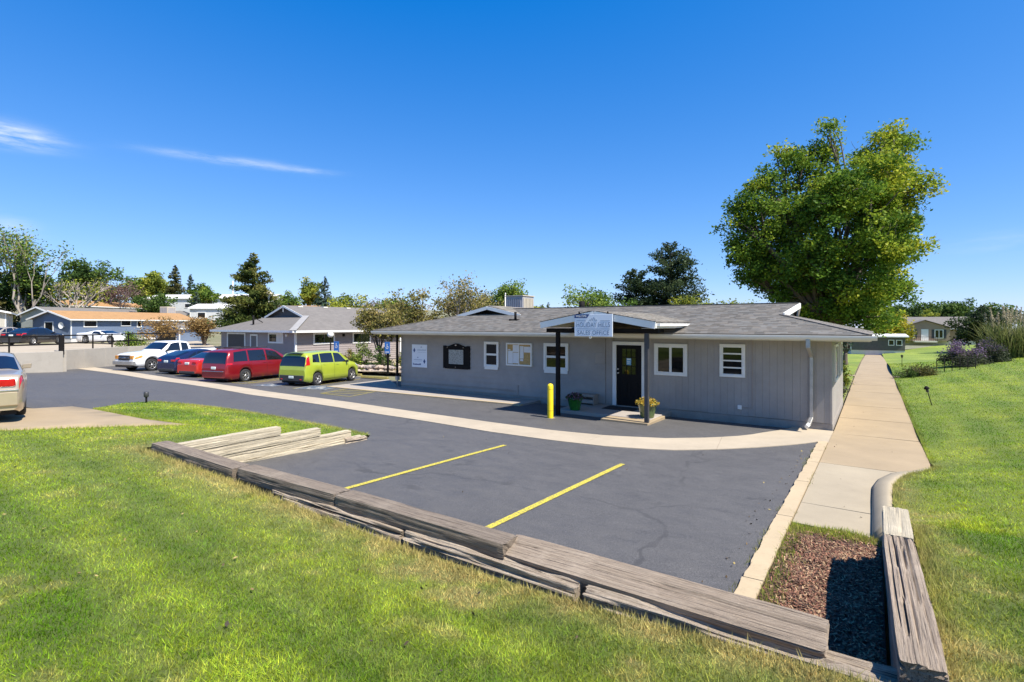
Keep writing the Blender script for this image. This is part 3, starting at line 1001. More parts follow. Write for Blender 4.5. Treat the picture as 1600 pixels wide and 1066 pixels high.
office = empty('sales_office', (-8.7, 0, 0), 0, 'long low grey office building with shingled hip roof and black front door', 'building')
OX = 8.7                                # children are built in world coordinates, shifted by the parent


class OB(MB):
    def build(s, name, mat, parent=None, bevel=0.0, loc=None, rz=None):
        o = super().build(name, mat, parent, bevel, loc, rz)
        if parent is office: o.location.x += OX
        return o


def offp(o):
    o.location.x += OX
    return o


w = OB(); w.box(-17.46, -.02, .03, 6.38, .0, 2.66); w.box(-17.46, -9.9, 6.38, 14, .0, 2.66)
w.build('wall', M_SID, office)
w = OB(); w.box(-17.5, .015, -.012, .028, -.2, .19); w.box(-.022, .012, .03, 6.4, -.3, .19); w.build('foundation', M_FOUND, office)
# lap siding, left half: one board per course
zc = .19; k = 0
while zc < 2.6:
    h = .205
    z1 = min(zc + h, 2.61)
    b = OB()
    xl = -7.0
    b.add([(-17.48, -.042, zc), (xl, -.042, zc), (xl, -.014, z1 + .012), (-17.48, -.014, z1 + .012), (-17.48, .028, zc), (xl, .028, zc), (xl, .028, z1 + .012), (-17.48, .028, z1 + .012)],
          [(0, 1, 2, 3), (4, 7, 6, 5), (0, 4, 5, 1), (1, 5, 6, 2), (2, 6, 7, 3), (3, 7, 4, 0)])
    b.build('siding_board', M_SID, office)
    zc += h
# flat panels round the door, grooved vertical boards to the right
w = OB(); w.box(-6.985, -6.73, -.016, .028, .20, 2.61); w.build('siding_panel', M_SID, office)
w = OB(); w.box(-7.40, -7.01, -.050, -.0425, 1.62, 2.02); w.build('siding_patch', M_SID, office)
xb = -5.47
while xb < -.05:
    x1 = min(xb + .203, -.005)
    w = OB(); yb = -.018 - .004 * ((int((xb + 6) / 1.22)) % 2)
    w.box(xb + .002, x1 - .002, yb, .028, .20 + .012 * (int((xb + 6) / 1.22) % 2), 2.61)
    w.build('siding_board', M_SID, office)
    xb += .203
w = OB(); w.box(-.045, .002, -.03, .03, .19, 2.61); w.build('corner_board', M_SID, office)
w = OB(); w.box(-17.5, -17.44, -.035, .03, .19, 2.61); w.build('corner_board', M_SID, office)
# right-hand wall boards, window and trim
yb = .035
while yb < 6.35:
    w = OB(); y1 = min(yb + .203, 6.38); w.box(-.02, .006, yb + .004, y1 - .004, .19, 2.61); w.build('siding_board', M_SID, office); yb += .203
for (ya, yb_) in ((1.1, 2.5), (4.2, 5.2)):
    w = OB(); w.box(.006, .045, ya, yb_, 1.3, 1.38); w.box(.006, .045, ya, yb_, 2.35, 2.43); w.box(.006, .044, ya, ya + .08, 1.38, 2.35); w.box(.006, .044, yb_ - .08, yb_, 1.38, 2.35)
    fr = w.build('window', M_WHITE, office); g = MB(); g.box(.006, .018, ya + .08, yb_ - .08, 1.38, 2.35); g.build('pane', M_GLASS, fr)

for args in ((-12.5, -11.75, 1.17, 2.33, 'hung', .07, .10), (-9.58, -8.50, 1.17, 2.33, 'hung', .085, .12), (-5.19, -4.08, 1.33, 2.40, 'slider', .09, 0), (-3.06, -2.30, 1.39, 2.43, 'quad', .085, 0)):
    offp(window(office, args[0], args[1], args[2], args[3], -.045 if args[0] < -7 else -.02, args[4], args[5], args[6]))

# front door
fr = OB(); fr.box(-6.72, -6.58, -.06, .028, .17, 2.32); fr.box(-5.64, -5.48, -.06, .028, .17, 2.32); fr.box(-6.72, -5.48, -.062, .028, 2.32, 2.44)
fr = fr.build('door_frame', M_WHITE, office, .006)
M_DOOR = pmat('black_door_paint', (.008, .007, .007), .6, .2, 4, spec=.15)
door = OB(); door.box(-6.58, -5.64, -.02, .02, .18, 2.32); door = door.build('door', M_DOOR, office)
dm = MB()
gx0, gx1, gz0, gz1 = -6.37, -5.85, 1.28, 2.20
for i in range(4):
    x = gx0 + (gx1 - gx0) * i / 3; dm.box(x - .012, x + .012, -.036, -.0205, gz0, gz1)
for i in range(4):
    z = gz0 + (gz1 - gz0) * i / 3; dm.box(gx0 - .012, gx1 + .012, -.034, -.0205, z - .012, z + .012)
for (a, b) in ((-6.46, -6.16), (-6.06, -5.76)):
    for (c, d, e, f_) in ((a, b, .46, .48), (a, b, 1.0, 1.02), (a, a + .02, .48, 1.0), (b - .02, b, .48, 1.0)):
        dm.box(c, d, -.03, -.0205, e, f_)
    dm.box(a + .05, b - .05, -.028, -.0205, .53, .95)
dm.build('door_moulding', M_DOOR, door)
for i in range(3):
    for j in range(3):
        g = MB(); w3 = (gx1 - gx0) / 3; h3 = (gz1 - gz0) / 3
        g.box(gx0 + i * w3 + .012, gx0 + (i + 1) * w3 - .012, -.026, -.0205, gz0 + j * h3 + .012, gz0 + (j + 1) * h3 - .012)
        g.build('pane', M_GLASS, door)
M_CHROME = pmat('satin_nickel', (.62, .6, .56), .25, .05, 5, metal=1)
for z in (1.32, 1.46):
    k_ = MB(); k_.lathe([(.034, -.02), (.034, -.03), (.014, -.036), (.014, -.06), (.03, -.07), (.03, -.09), (.002, -.095)], 14, (-6.51, 0, z), 'y')
    k_.build('door_knob' if z < 1.4 else 'deadbolt', M_CHROME, door)
nt = MB(); nt.box(-6.19, -6.02, -.042, -.037, 1.62, 1.86); nt.build('door_notice', pmat('notice_blue', (.18, .42, .62), .5, .2, 12), door)
nt = MB(); nt.box(-6.17, -6.04, -.045, -.0425, 1.80, 1.84); nt.box(-6.17, -6.06, -.045, -.0425, 1.72, 1.745); nt.box(-6.17, -6.08, -.045, -.0425, 1.67, 1.69); nt.build('notice_print', M_WHITE, door)
th = OB(); th.box(-6.6, -5.62, -.12, .02, .148, .175); th.build('threshold', M_METALG, office)

# roof
EZ, SL = 2.77, .245
zr = lambda y: EZ + SL * (y + .98)
RZ = zr(3.2)
roof = OB()
slab_poly(roof, [(-18.4, -.98, EZ), (.95, -.98, EZ), (-1.45, 1.42, zr(1.42)), (-1.17, 3.2, RZ), (-13.28, 3.2, RZ), (-12.23, 2.15, zr(2.15)), (-15.27, 2.15, zr(2.15))])
slab_poly(roof, [(.95, -.98, EZ), (.95, 7.38, EZ), (-1.45, 4.98, zr(1.42)), (-1.45, 1.42, zr(1.42))])
slab_poly(roof, [(.95, 7.38, EZ), (-9.1, 7.38, EZ), (-13.28, 3.2, RZ), (-1.17, 3.2, RZ), (-1.45, 4.98, zr(1.42))])
WZ = EZ + SL * 4.65
slab_poly(roof, [(-18.4, -.98, EZ), (-15.27, 2.15, zr(2.15)), (-15.45, 1.8, zr(2.15) - .04), (-13.75, 1.8, WZ), (-13.75, 15, WZ), (-18.4, 15, EZ)])
slab_poly(roof, [(-13.75, 1.8, WZ), (-12.05, 1.8, zr(2.15) - .04), (-12.23, 2.15, zr(2.15)), (-13.28, 3.2, RZ), (-9.1, 7.38, EZ), (-9.1, 15, EZ), (-13.75, 15, WZ)])
roof = roof.build('roof', M_SHIND, office)
shl = math.sqrt(1 + SL * SL)


def rows_front(d):
    y = -.98 + d / shl
    if y > 3.19: return None
    xr = .95 - (y + .98) if y < 1.42 else -1.45 + (y - 1.42) / 1.78 * .28
    xl = -18.4 + (y + .98) if y < 2.15 else -12.23 - (y - 2.15)
    return (xl + 18.4, xr + 18.4)


def rows_right(d):
    x = .95 - d / shl
    if x < -1.45: return None
    return (.0 + (.95 - x), 8.36 - (.95 - x))


TINT = (.178, .164, .146)
shingles('shingles', roof, (-18.4, -1.005, EZ - .004), (1, 0, 0), (0, 1, SL), rows_front, .135, TINT, 3)
shingles('shingles', roof, (.975, -.98, EZ - .004), (0, 1, 0), (-1, 0, SL), rows_right, .135, TINT, 4)
shingles('shingles', roof, (-18.42, 15, EZ - .004), (0, -1, 0), (1, 0, SL), lambda d: None if d / shl > 4.6 else (0, 15.98 - d / shl if d / shl < 3.1 else 13.2), .135, TINT, 5)
shingles('shingles', roof, (-12.05, 1.79, zr(2.15) - .035), (-0, 1, 0), (-1, 0, SL), lambda d: None if d / shl > 1.68 else (0, .3 + d / shl), .135, TINT, 6)
# hip caps
hc = MB()
for (a, b) in (((.95, -.98, EZ), (-1.45, 1.42, zr(1.42))), ((-18.4, -.98, EZ), (-15.27, 2.15, zr(2.15)))):
    A, B = Vector(a), Vector(b); n = int((B - A).length / .16)
    for i in range(n):
        p, q = A.lerp(B, i / n), A.lerp(B, (i + 1.15) / n)
        hc.bar(p + Vector((0, 0, .022)), q + Vector((0, 0, .012)), .2, .014)
for i in range(70):
    x = -13.2 + i * .172; hc.bar((x, 3.2, RZ + .02), (x + .19, 3.2, RZ + .014), .24, .016)
hc.build('ridge_caps', M_SHIND, roof)['kind'] = 'stuff'
# gable ends in the roof (white rakes, dark louvre)
gb = OB(); gb.prism([(1.42, zr(1.42)), (4.98, zr(1.42)), (3.2, RZ - .02)], 'x', -1.5, -1.44); gb.build('gable_panel', M_SID, office)
rk = OB(); rk.bar((-1.40, 1.36, zr(1.42) - .02), (-1.13, 3.2, RZ - .09), .05, .17); rk.bar((-1.13, 3.2, RZ - .09), (-1.40, 5.05, zr(1.42) - .02), .05, .17); rk.build('rake_board', M_WHITE, office)
gb = OB(); gb.prism([(-15.1, zr(2.15)), (-12.4, zr(2.15)), (-13.75, WZ - .03)], 'y', 2.16, 2.2); gb.build('louvre', M_BLACK, office)
rk = OB()
rk.bar((-15.6, 1.78, zr(2.15) - .12), (-13.75, 1.78, WZ - .10), .04, .15); rk.bar((-13.75, 1.78, WZ - .10), (-11.9, 1.78, zr(2.15) - .12), .04, .15); rk.build('rake_board', M_WHITE, office)
# fascia, gutter, soffit
fs = OB(); fs.box(-18.38, .93, -.975, -.945, 2.60, 2.735); fs.box(.905, .935, -.94, 7.36, 2.60, 2.735); fs.box(-18.41, -18.38, -.97, 15, 2.60, 2.735); fs.build('fascia', M_CREAM, office)
gt = OB(); gt.prism([(-.98, 2.625), (-1.055, 2.625), (-1.09, 2.69), (-1.09, 2.742), (-1.075, 2.742), (-1.072, 2.70), (-.98, 2.70)], 'x', -18.42, 1.06)
gt.build('gutter', M_CREAM, office, .004)
sf = OB(); sf.box(-18.37, .90, -.94, -.03, 2.585, 2.60); sf.box(.008, .90, .0, 7.3, 2.583, 2.598); sf.box(-18.37, -17.5, 0, 15, 2.583, 2.598); sf.build('soffit', M_SOFFIT, office)
# downspouts
ds = OB(); ds.box(-.56, -.45, -1.07, -.99, 2.40, 2.64); ds.bar((-.505, -1.03, 2.42), (-.505, -.10, 2.12), .09, .07); ds.box(-.55, -.46, -.13, -.05, .30, 2.16)
ds.bar((-.505, -.09, .34), (-.56, -.30, .16), .10, .075); ds.build('downspout', M_METALG, office, .006)
ds = OB(); ds.tube([(-.56, -.28, .17), (-.60, -.42, .115)], .055, 10); ds.build('downspout_elbow', M_WHITE, office)
ds = OB(); ds.box(-17.62, -17.54, -.25, -.17, .55, 2.6); ds.build('downspout', M_BLACK, office); ds = OB(); ds.tube([(-17.58, -.2, .12), (-17.58, -.2, .55)], .035, 8); ds.box(-17.65, -17.5, -.27, -.12, .42, .6); ds.build('standpipe', M_METALG, office)
# conduit and small boxes on the wall
cd = OB(); cd.box(-2.115, -2.09, -.045, -.025, .50, 2.6); cd.box(-2.42, -2.1, -.044, -.026, .455, .478); cd.build('conduit', M_PIPE, office)
cd = OB(); cd.box(-2.52, -2.40, -.075, -.02, .40, .53); cd.build('outlet_box', M_WHITE, office, .008)
cd = OB(); cd.box(-10.86, -10.80, -.062, -.027, .22, .60); cd.box(-17.4, -10.8, -.052, -.0435, .34, .37); cd.build('wall_ledger', M_SID, office)
# roof vents and cooler
for (x, y, h) in ((-11.6, .95, .34), (-10.9, 4.4, .3), (-9.9, 3.8, .45)):
    v = MB(); zb = zr(min(y, 6.4 - y)); v.tube([(x, y, zb - .05), (x, y, zb + h)], .055 if h < .4 else .13, 10); v.box(x - .2, x + .2, y - .2, y + .2, zb - .04, zb + .03) if y < 3 else None
    offp(v.build('roof_vent', M_BLACK, office))
ac = empty('evaporative_cooler', (-15.55, 7.2, 3.5), 0, 'beige boxy rooftop cooler behind the small gable on the office roof', 'cooler')
M_COOL = pmat('beige_metal', (.50, .44, .34), .55, .08, 3)
M_COOLS = pmat('grey_metal', (.33, .32, .33), .55, .08, 3)
c_ = MB(); c_.box(-.58, .58, -.58, .58, -.1, 1.12); c_.build('cabinet', M_COOLS, ac, .02)
for i in range(7):
    c_ = MB(); c_.box(.585, .61, -.5 + i * .146, -.41 + i * .146, .12, 1.0); c_.build('louvre_slat', M_COOL, ac)
    c_ = MB(); c_.box(-.5 + i * .146, -.41 + i * .146, -.61, -.585, .12, 1.0); c_.build('louvre_slat', M_COOLS, ac)
c_ = MB(); c_.box(-.62, .62, -.62, .62, 1.12, 1.17); c_.box(.58, .60, -.6, .6, 0, .1); c_.build('lid', M_COOL, ac)

# entrance canopy
cnp = OB()
slab_poly(cnp, [(-6.08, -2.9, 3.47), (-8.0, -2.9, 3.13), (-8.0, .49, 3.13), (-6.08, 1.88, 3.47)][::-1], .045)
slab_poly(cnp, [(-6.08, -2.9, 3.47), (-4.16, -2.9, 3.13), (-4.16, .49, 3.13), (-6.08, 1.88, 3.47)], .045)
canopy = cnp.build('canopy_roof', M_SHIND, office)
for s_, x0 in ((-1, -8.02), (1, -4.14)):
    def rowsc(d, s_=s_): 
        q = d / math.hypot(1, .177)
        return None if q > 1.9 else (0, 3.4 + q * .72)
    shingles('shingles', canopy, (x0, -2.92, 3.128), (0, 1, 0), (-s_, 0, .177), rowsc, .135, TINT, 9 + s_)
rb = OB(); rb.bar((-8.0, -2.885, 3.02), (-6.08, -2.885, 3.355), .035, .20, (0, 0, 1)); rb.build('rake_board', M_WHITE, office)
rb = OB(); rb.bar((-6.08, -2.885, 3.355), (-4.16, -2.885, 3.02), .035, .20, (0, 0, 1)); rb.build('rake_board', M_WHITE, office)
rb = OB(); rb.box(-4.19, -4.15, -2.865, .55, 2.94, 3.075); rb.box(-8.01, -7.97, -2.865, .55, 2.94, 3.075); rb.box(-4.15, -4.05, -2.8, .5, 3.0, 3.07); rb.build('canopy_fascia', M_WHITE, office)
cl = OB()
slab_poly(cl, [(-6.08, -2.86, 3.40), (-7.96, -2.86, 3.07), (-7.96, -.2, 3.07), (-6.08, -.2, 3.40)][::-1], .01)
slab_poly(cl, [(-6.08, -2.86, 3.40), (-4.2, -2.86, 3.07), (-4.2, -.2, 3.07), (-6.08, -.2, 3.40)], .01)
cl.build('canopy_ceiling', M_TAN, office)
sfc = OB(); sfc.box(-4.6, -4.2, -2.8, -.9, 2.925, 2.938); sfc.build('canopy_soffit', M_SOFFIT, office)
bm = OB(); bm.box(-8.0, -4.2, -2.52, -2.38, 2.79, 2.92); bm.box(-7.66, -7.52, -2.37, -1.1, 2.79, 2.92); bm.box(-4.64, -4.50, -2.37, -1.1, 2.79, 2.92); bm.build('canopy_beam', M_BLACK, office, .008)
M_POSTG = pmat('charcoal_steel', (.045, .045, .048), .5, .2, 4)
for x, m_ in ((-7.59, M_BLACK), (-4.57, M_POSTG)):
    p_ = OB(); p_.box(x - .06, x + .06, -2.51, -2.39, .05, 2.79); p_.box(x - .09, x + .09, -2.54, -2.36, .02, .06); p_.build('canopy_post', m_, office, .006)
# concrete stoop
st = OB(); st.box(-7.95, -4.62, -1.98, -.03, -.05, .15); st.build('stoop', M_STOOP, office, .012)
st = OB(); st.box(-6.02, -4.50, -2.56, -1.32, -.05, .128); st.box(-4.618, -4.5, -1.32, -1.0, -.05, .1275); st.build('entrance_step', M_WALK, office, .012)

# hanging sign
M_SIGNW = pmat('sign_white', (.72, .76, .82), .45, .02, 2)
M_NAVY = pmat('sign_navy', (.03, .07, .20), .5, .1, 4)
M_SLATE = pmat('sign_slate_lettering', (.16, .22, .32), .5, .1, 4)
sg = empty('office_sign', (-6.07, -2.96, 2.68), 0, 'white hanging sign lettered HOLIDAY HILLS SALES OFFICE under the entrance canopy peak', 'sign')
b_ = MB(); b_.box(-.635, .635, -.015, .015, 0, .68); b_.build('sign_board', M_SIGNW, sg, .004)
tg = MB(); tg.prism([(-.635, .565), (-.20, .565), (-.12, .68), (-.635, .68)], 'y', -.020, -.0155); tg.build('sign_tag', M_NAVY, sg)
text_mesh('WELCOME', M_WHITE, .36, .06, (-.40, -.0205, .622), sg)
text_mesh('HOLIDAY HILLS', M_SLATE, 1.12, .15, (0, -.0155, .36), sg, spacing=1.05)
text_mesh('SALES OFFICE', M_SLATE, 1.06, .13, (0, -.0155, .12), sg, spacing=1.05)
ln = MB()
ln.box(-.56, -.24, -.019, -.0155, .475, .487); ln.box(.24, .56, -.019, -.0155, .475, .487); ln.box(-.56, .56, -.019, -.0155, .226, .238)
for i in range(5):
    xx = -.13 + i * .055; hh = (.05, .09, .12, .09, .05)[i]
    ln.prism([(xx - .02, .475), (xx, .475), (xx + .035 + hh * .25, .475 + hh), (xx + .02 + hh * .25, .475 + hh)] if i < 3 else [(xx + .03, .475), (xx + .05, .475), (xx + .02, .475 + hh), (xx + .005, .475 + hh)], 'y', -.019, -.0155)
ln.build('sign_rule', M_SLATE, sg)
hk = MB(); hk.box(-.5, -.46, -.01, .01, .68, .76); hk.box(.46, .5, -.01, .01, .68, .76); hk.build('sign_hanger', M_BLACK, sg)
lb = MB(); lb.sphere((-.13, .06, -.03), .045, 12, 8); lb.build('canopy_lamp', M_WHITE, sg)

# things on the front wall
s1 = empty('wall_sign', (-16.28, -.045, 1.07), 0, 'white panel sign with two navy diamonds at the left end of the office wall', 'sign')
b_ = MB(); b_.box(-.48, .48, -.012, .012, 0, 1.05); b_.build('sign_panel', M_SIGNW, s1, .004)
for (x, z) in ((-.32, .78), (.32, .28)):
    d_ = MB(); d_.prism([(x, z - .11), (x + .07, z), (x, z + .11), (x - .07, z)], 'y', -.018, -.0125); d_.build('diamond', M_NAVY, s1)
ln = MB(); r9 = random.Random(4)
M_FAINT = pmat('faint_print', (.45, .5, .58), .6, .05)
for (z, a, b, hgt) in ((.80, -.14, .40, .07), (.69, -.10, .38, .018), (.35, -.36, .18, .06), (.27, -.36, .16, .014)):
    x = a
    while x < b:
        w_ = r9.uniform(.02, .05); ln.box(x, x + w_, -.015, -.0125, z - hgt / 2, z + hgt / 2 * r9.uniform(.5, 1)); x += w_ + .012
ln.build('faint_print', M_FAINT, s1)
ln = MB(); x = -.40
while x < .1:
    w_ = r9.uniform(.02, .05); ln.box(x, x + w_, -.016, -.0125, .10, .10 + r9.uniform(.05, .09)); x += w_ + .012
for (cx_, z) in ((.12, .92), (-.1, .44)):
    ln.prism([(cx_ - .05, z), (cx_ + .05, z), (cx_, z + .04)], 'y', -.016, -.0125)
ln.build('print', M_NAVY, s1)

s2 = empty('map_board', (-14.04, -.05, 1.11), 0, 'black scroll-topped display board framing a grey site map on the wall', 'notice board')
pr = [(-.76, 0), (-.70, .02), (-.66, -.01), (.66, -.01), (.70, .02), (.76, 0), (.76, 1.0), (.62, 1.0), (.5, .97), (.3, 1.03), (.12, 1.09), (0, 1.10), (-.12, 1.09), (-.3, 1.03), (-.5, .97), (-.62, 1.0), (-.76, 1.0)]
b_ = MB(); b_.prism(pr, 'y', -.03, .03); b_.build('board', M_BLACK, s2, .006)
tm = NT('printed_site_map')
vo = tm.node('ShaderNodeTexVoronoi'); vo.feature = 'DISTANCE_TO_EDGE'; vo.inputs['Scale'].default_value = 9
tm.l.new(tm.node('ShaderNodeTexCoord').outputs['Object'], vo.inputs['Vector'])
cc = tm.ramp(vo.outputs['Distance'], [(.03, (.42, .44, .42)), (.12, (.20, .21, .20))]); tm.col(tm.mix(.5, cc, tm.ramp(tm.noise(30, 4, .8), [(.35, (.1, .11, .1)), (.65, (.45, .46, .44))]))); tm.rough(.3)
b_ = MB(); b_.box(-.42, .42, -.038, -.0305, .20, .83); b_.build('site_map', tm.m, s2)
fr_ = MB(); fr_.box(-.45, .45, -.045, -.031, .83, .86); fr_.box(-.45, .45, -.045, -.031, .17, .20); fr_.box(-.45, -.42, -.044, -.031, .2, .83); fr_.box(.42, .45, -.044, -.031, .2, .83); fr_.build('map_frame', M_BLACK, s2)
for (x, z) in ((-.5, .93), (.42, .93), (0, 1.03), (-.02, .07)):
    k_ = MB(); k_.sphere((x, -.035, z), .03 if z < 1 else .06, 10, 6, .6); k_.build('boss', M_CHROME, s2)

s3 = empty('bulletin_board', (-10.74, -.05, 1.38), 0, 'white framed glazed bulletin board with papers between two small windows', 'notice board')
M_CORK = pmat('cork', (.45, .30, .12), .9, .25, 14); M_PAPER = pmat('paper', (.70, .71, .72), .8, .03, 5)
b_ = MB(); b_.box(-.56, .56, -.01, .03, .05, .87); b_.build('cork_back', M_CORK, s3)
f_ = MB(); f_.box(-.62, .62, -.05, .03, .86, .92); f_.box(-.62, .62, -.05, .03, 0, .06); f_.box(-.62, -.56, -.049, .03, .06, .86); f_.box(.56, .62, -.049, .03, .06, .86); f_.box(-.01, .025, -.048, -.01, .06, .86)
f_.build('frame', M_WHITE, s3, .004)
for (x0, x1, z0, z1) in ((-.30, -.02, .55, .84), (-.54, -.30, .08, .60), (-.29, -.03, .10, .53), (.04, .22, .30, .80), (.24, .54, .55, .78), (-.54, -.42, .62, .66), (.06, .2, .2, .28)):
    p_ = MB(); p_.box(x0, x1, -.016, -.0105, z0, z1); p_.build('paper', M_PAPER, s3)

# things by the door
mt = MB(); mt.box(-.56, .56, -.36, .36, 0, .018)
mt = mt.build('door_mat', pmat('black_rubber_mat', (.012, .012, .015), .9, .3, 20, bump=.6, bscale=80), None, .005, (-6.17, -.58, .152))
tag(mt, 'flat black door mat in front of the office door', 'mat')
bn = empty('step_bench', (-7.70, -.28, .152), 0, 'low grey wooden two-step stool against the wall left of the door', 'bench')
M_GWOOD = pmat('grey_painted_wood', (.30, .26, .22), .7, .12, 4, stretch=(1, 8, 8), bump=.2)
for nme, (x0, x1, y0, y1, z0, z1) in (('top_board', (-.46, .46, -.20, .20, .335, .37)), ('front_board', (-.44, .44, -.195, -.165, .05, .16)), ('lower_board', (-.44, .44, -.20, .16, .16, .185)),
                                      ('side_board', (-.44, -.41, -.19, .19, 0, .335)), ('side_board', (.41, .44, -.19, .19, 0, .335)), ('rail', (-.41, .41, -.195, -.17, .285, .335))):
    q = MB(); q.box(x0, x1, y0, y1, z0, z1); q.build(nme, M_GWOOD, bn, .006)
bo = empty('bollard', (-7.48, -3.14, .06), 0, 'yellow round-topped steel bollard beside the black canopy post', 'bollard')
M_BOLY = pmat('yellow_bollard_sleeve', (.78, .58, .01), .45, .07, 3)
q = MB(); q.lathe([(.095, -.1), (.095, 1.02), (.088, 1.06), (.06, 1.095), (.02, 1.108), (.001, 1.11)], 20); q.build('sleeve', M_BOLY, bo)
q = MB(); q.lathe([(.0975, .93), (.0975, .945), (.095, .95)], 20); q.lathe([(.0975, .25), (.0975, .262), (.095, .27)], 20); q.build('groove_band', pmat('dark_yellow', (.5, .36, .01), .5), bo)
q = MB(); q.lathe([(.17, -.05), (.17, .012), (.10, .02)], 18); q.build('concrete_collar', M_WALK, bo)


def planter(loc, glaze, fl, label, h=.42, r=.25, mode='purple', seed=1):
    root = empty('flower_pot', loc, 0, label, 'planter')
    t = pmat('glaze_' + mode, glaze, .22, .35, 5, coat=.5)
    p_ = MB(); p_.lathe([(.001, 0), (r * .66, 0), (r * .70, .02), (r * .86, h * .5), (r * .98, h * .86), (r * 1.06, h * .9), (r * 1.08, h), (r * .98, h), (r * .93, h * .85), (.001, h * .82)], 26)
    p_.build('pot', t, root)
    s_ = MB(); s_.lathe([(.001, h * .88), (r * .94, h * .87)], 20); s_.build('soil', pmat('potting_soil', (.035, .025, .018), .95), root)
    rr = np.random.RandomState(seed); N = 900
    a = rr.rand(N) * 6.28; q = np.sqrt(rr.rand(N)); ht = rr.rand(N)
    x = np.cos(a) * q * r * 1.25; y = np.sin(a) * q * r * 1.25
    z = h * .86 + (1 - q ** 2 * .7) * .24 * ht + .01
    lf = leaf_cloud(np.column_stack([x, y, z]), .055, rr, np.array(fl)[rr.choice(len(fl), N)] * rr.uniform(.7, 1.25, (N, 1)))
    link('flowers', lf, root)
    return root


def leaf_cloud(C, size, rr, cols, up=.25, elong=1.7, mat=None, name='leaves', sizevar=.45):
    """one small folded-diamond leaf per centre"""
    n = len(C)
    d = rr.normal(size=(n, 3)); d[:, 2] *= .7; d /= np.linalg.norm(d, axis=1)[:, None]
    e = rr.normal(size=(n, 3)); e[:, 2] += up
    s = np.cross(d, e); s /= (np.linalg.norm(s, axis=1)[:, None] + 1e-9)
    L = (size * (1 + rr.uniform(-sizevar, sizevar, n)))[:, None]
    P0 = C - d * L * .5; P2 = C + d * L * .5; P1 = C + s * L * .5 / elong - d * L * .05; P3 = C - s * L * .5 / elong - d * L * .05
    V = np.stack([P0, P1, P2, P3], 1).reshape(-1, 3)
    F = np.arange(n * 4).reshape(-1, 4)
    return npmesh(name, V, F, mat or M_LEAF, np.repeat(cols, 4, axis=0))


planter((-7.35, -1.72, .152), (.02, .13, .015), [(.30, .16, .24), (.06, .10, .03), (.20, .10, .15), (.05, .08, .02)], 'glossy green pot of purple flowers beside the black canopy post', mode='purple', seed=2)
planter((-4.82, -1.72, .152), (.10, .14, .05), [(.62, .40, .05), (.70, .50, .08), (.50, .36, .08), (.08, .12, .03)], 'olive green pot of orange yellow flowers on the entrance step', .46, .29, 'yellow', 3)

# ------------------------------------------------------------------ timber retaining walls
def mat_timber(name, c, dark, light, split=.9):
    t = NT(name)
    tc = t.node('ShaderNodeTexCoord').outputs['Object']
    g = t.noise(9, 9, .78, vec=tc, stretch=(.22, 9, 9), dist=.5)
    col = t.ramp(g, [(.28, dark), (.46, c), (.72, light)])
    cr = t.noise(6, 6, .7, vec=tc, stretch=(.16, 16, 16))
    col = t.mix(t.maprange(cr, .55, .61, 0, split), col, tuple(x * .45 for x in dark))
    col = t.mix(t.maprange(t.noise(2.2, 5, .7, vec=tc), .5, .75, 0, .5), col, tuple(min(1, x * 1.25) for x in light))
    t.col(col); t.rough(.9)
    t.bump(g, .03, .9)
    return t.m


M_TDARK = mat_timber('dark_weathered_tie', (.215, .165, .12), (.07, .05, .036), (.33, .27, .20))
M_TGREY = mat_timber('silver_weathered_tie', (.32, .245, .175), (.085, .06, .042), (.45, .36, .27))
M_TPALE = mat_timber('pale_landscape_timber', (.46, .39, .27), (.38, .31, .21), (.53, .46, .34), .22)
M_TROT = mat_timber('rotten_tie', (.36, .28, .20), (.05, .03, .02), (.52, .44, .34))


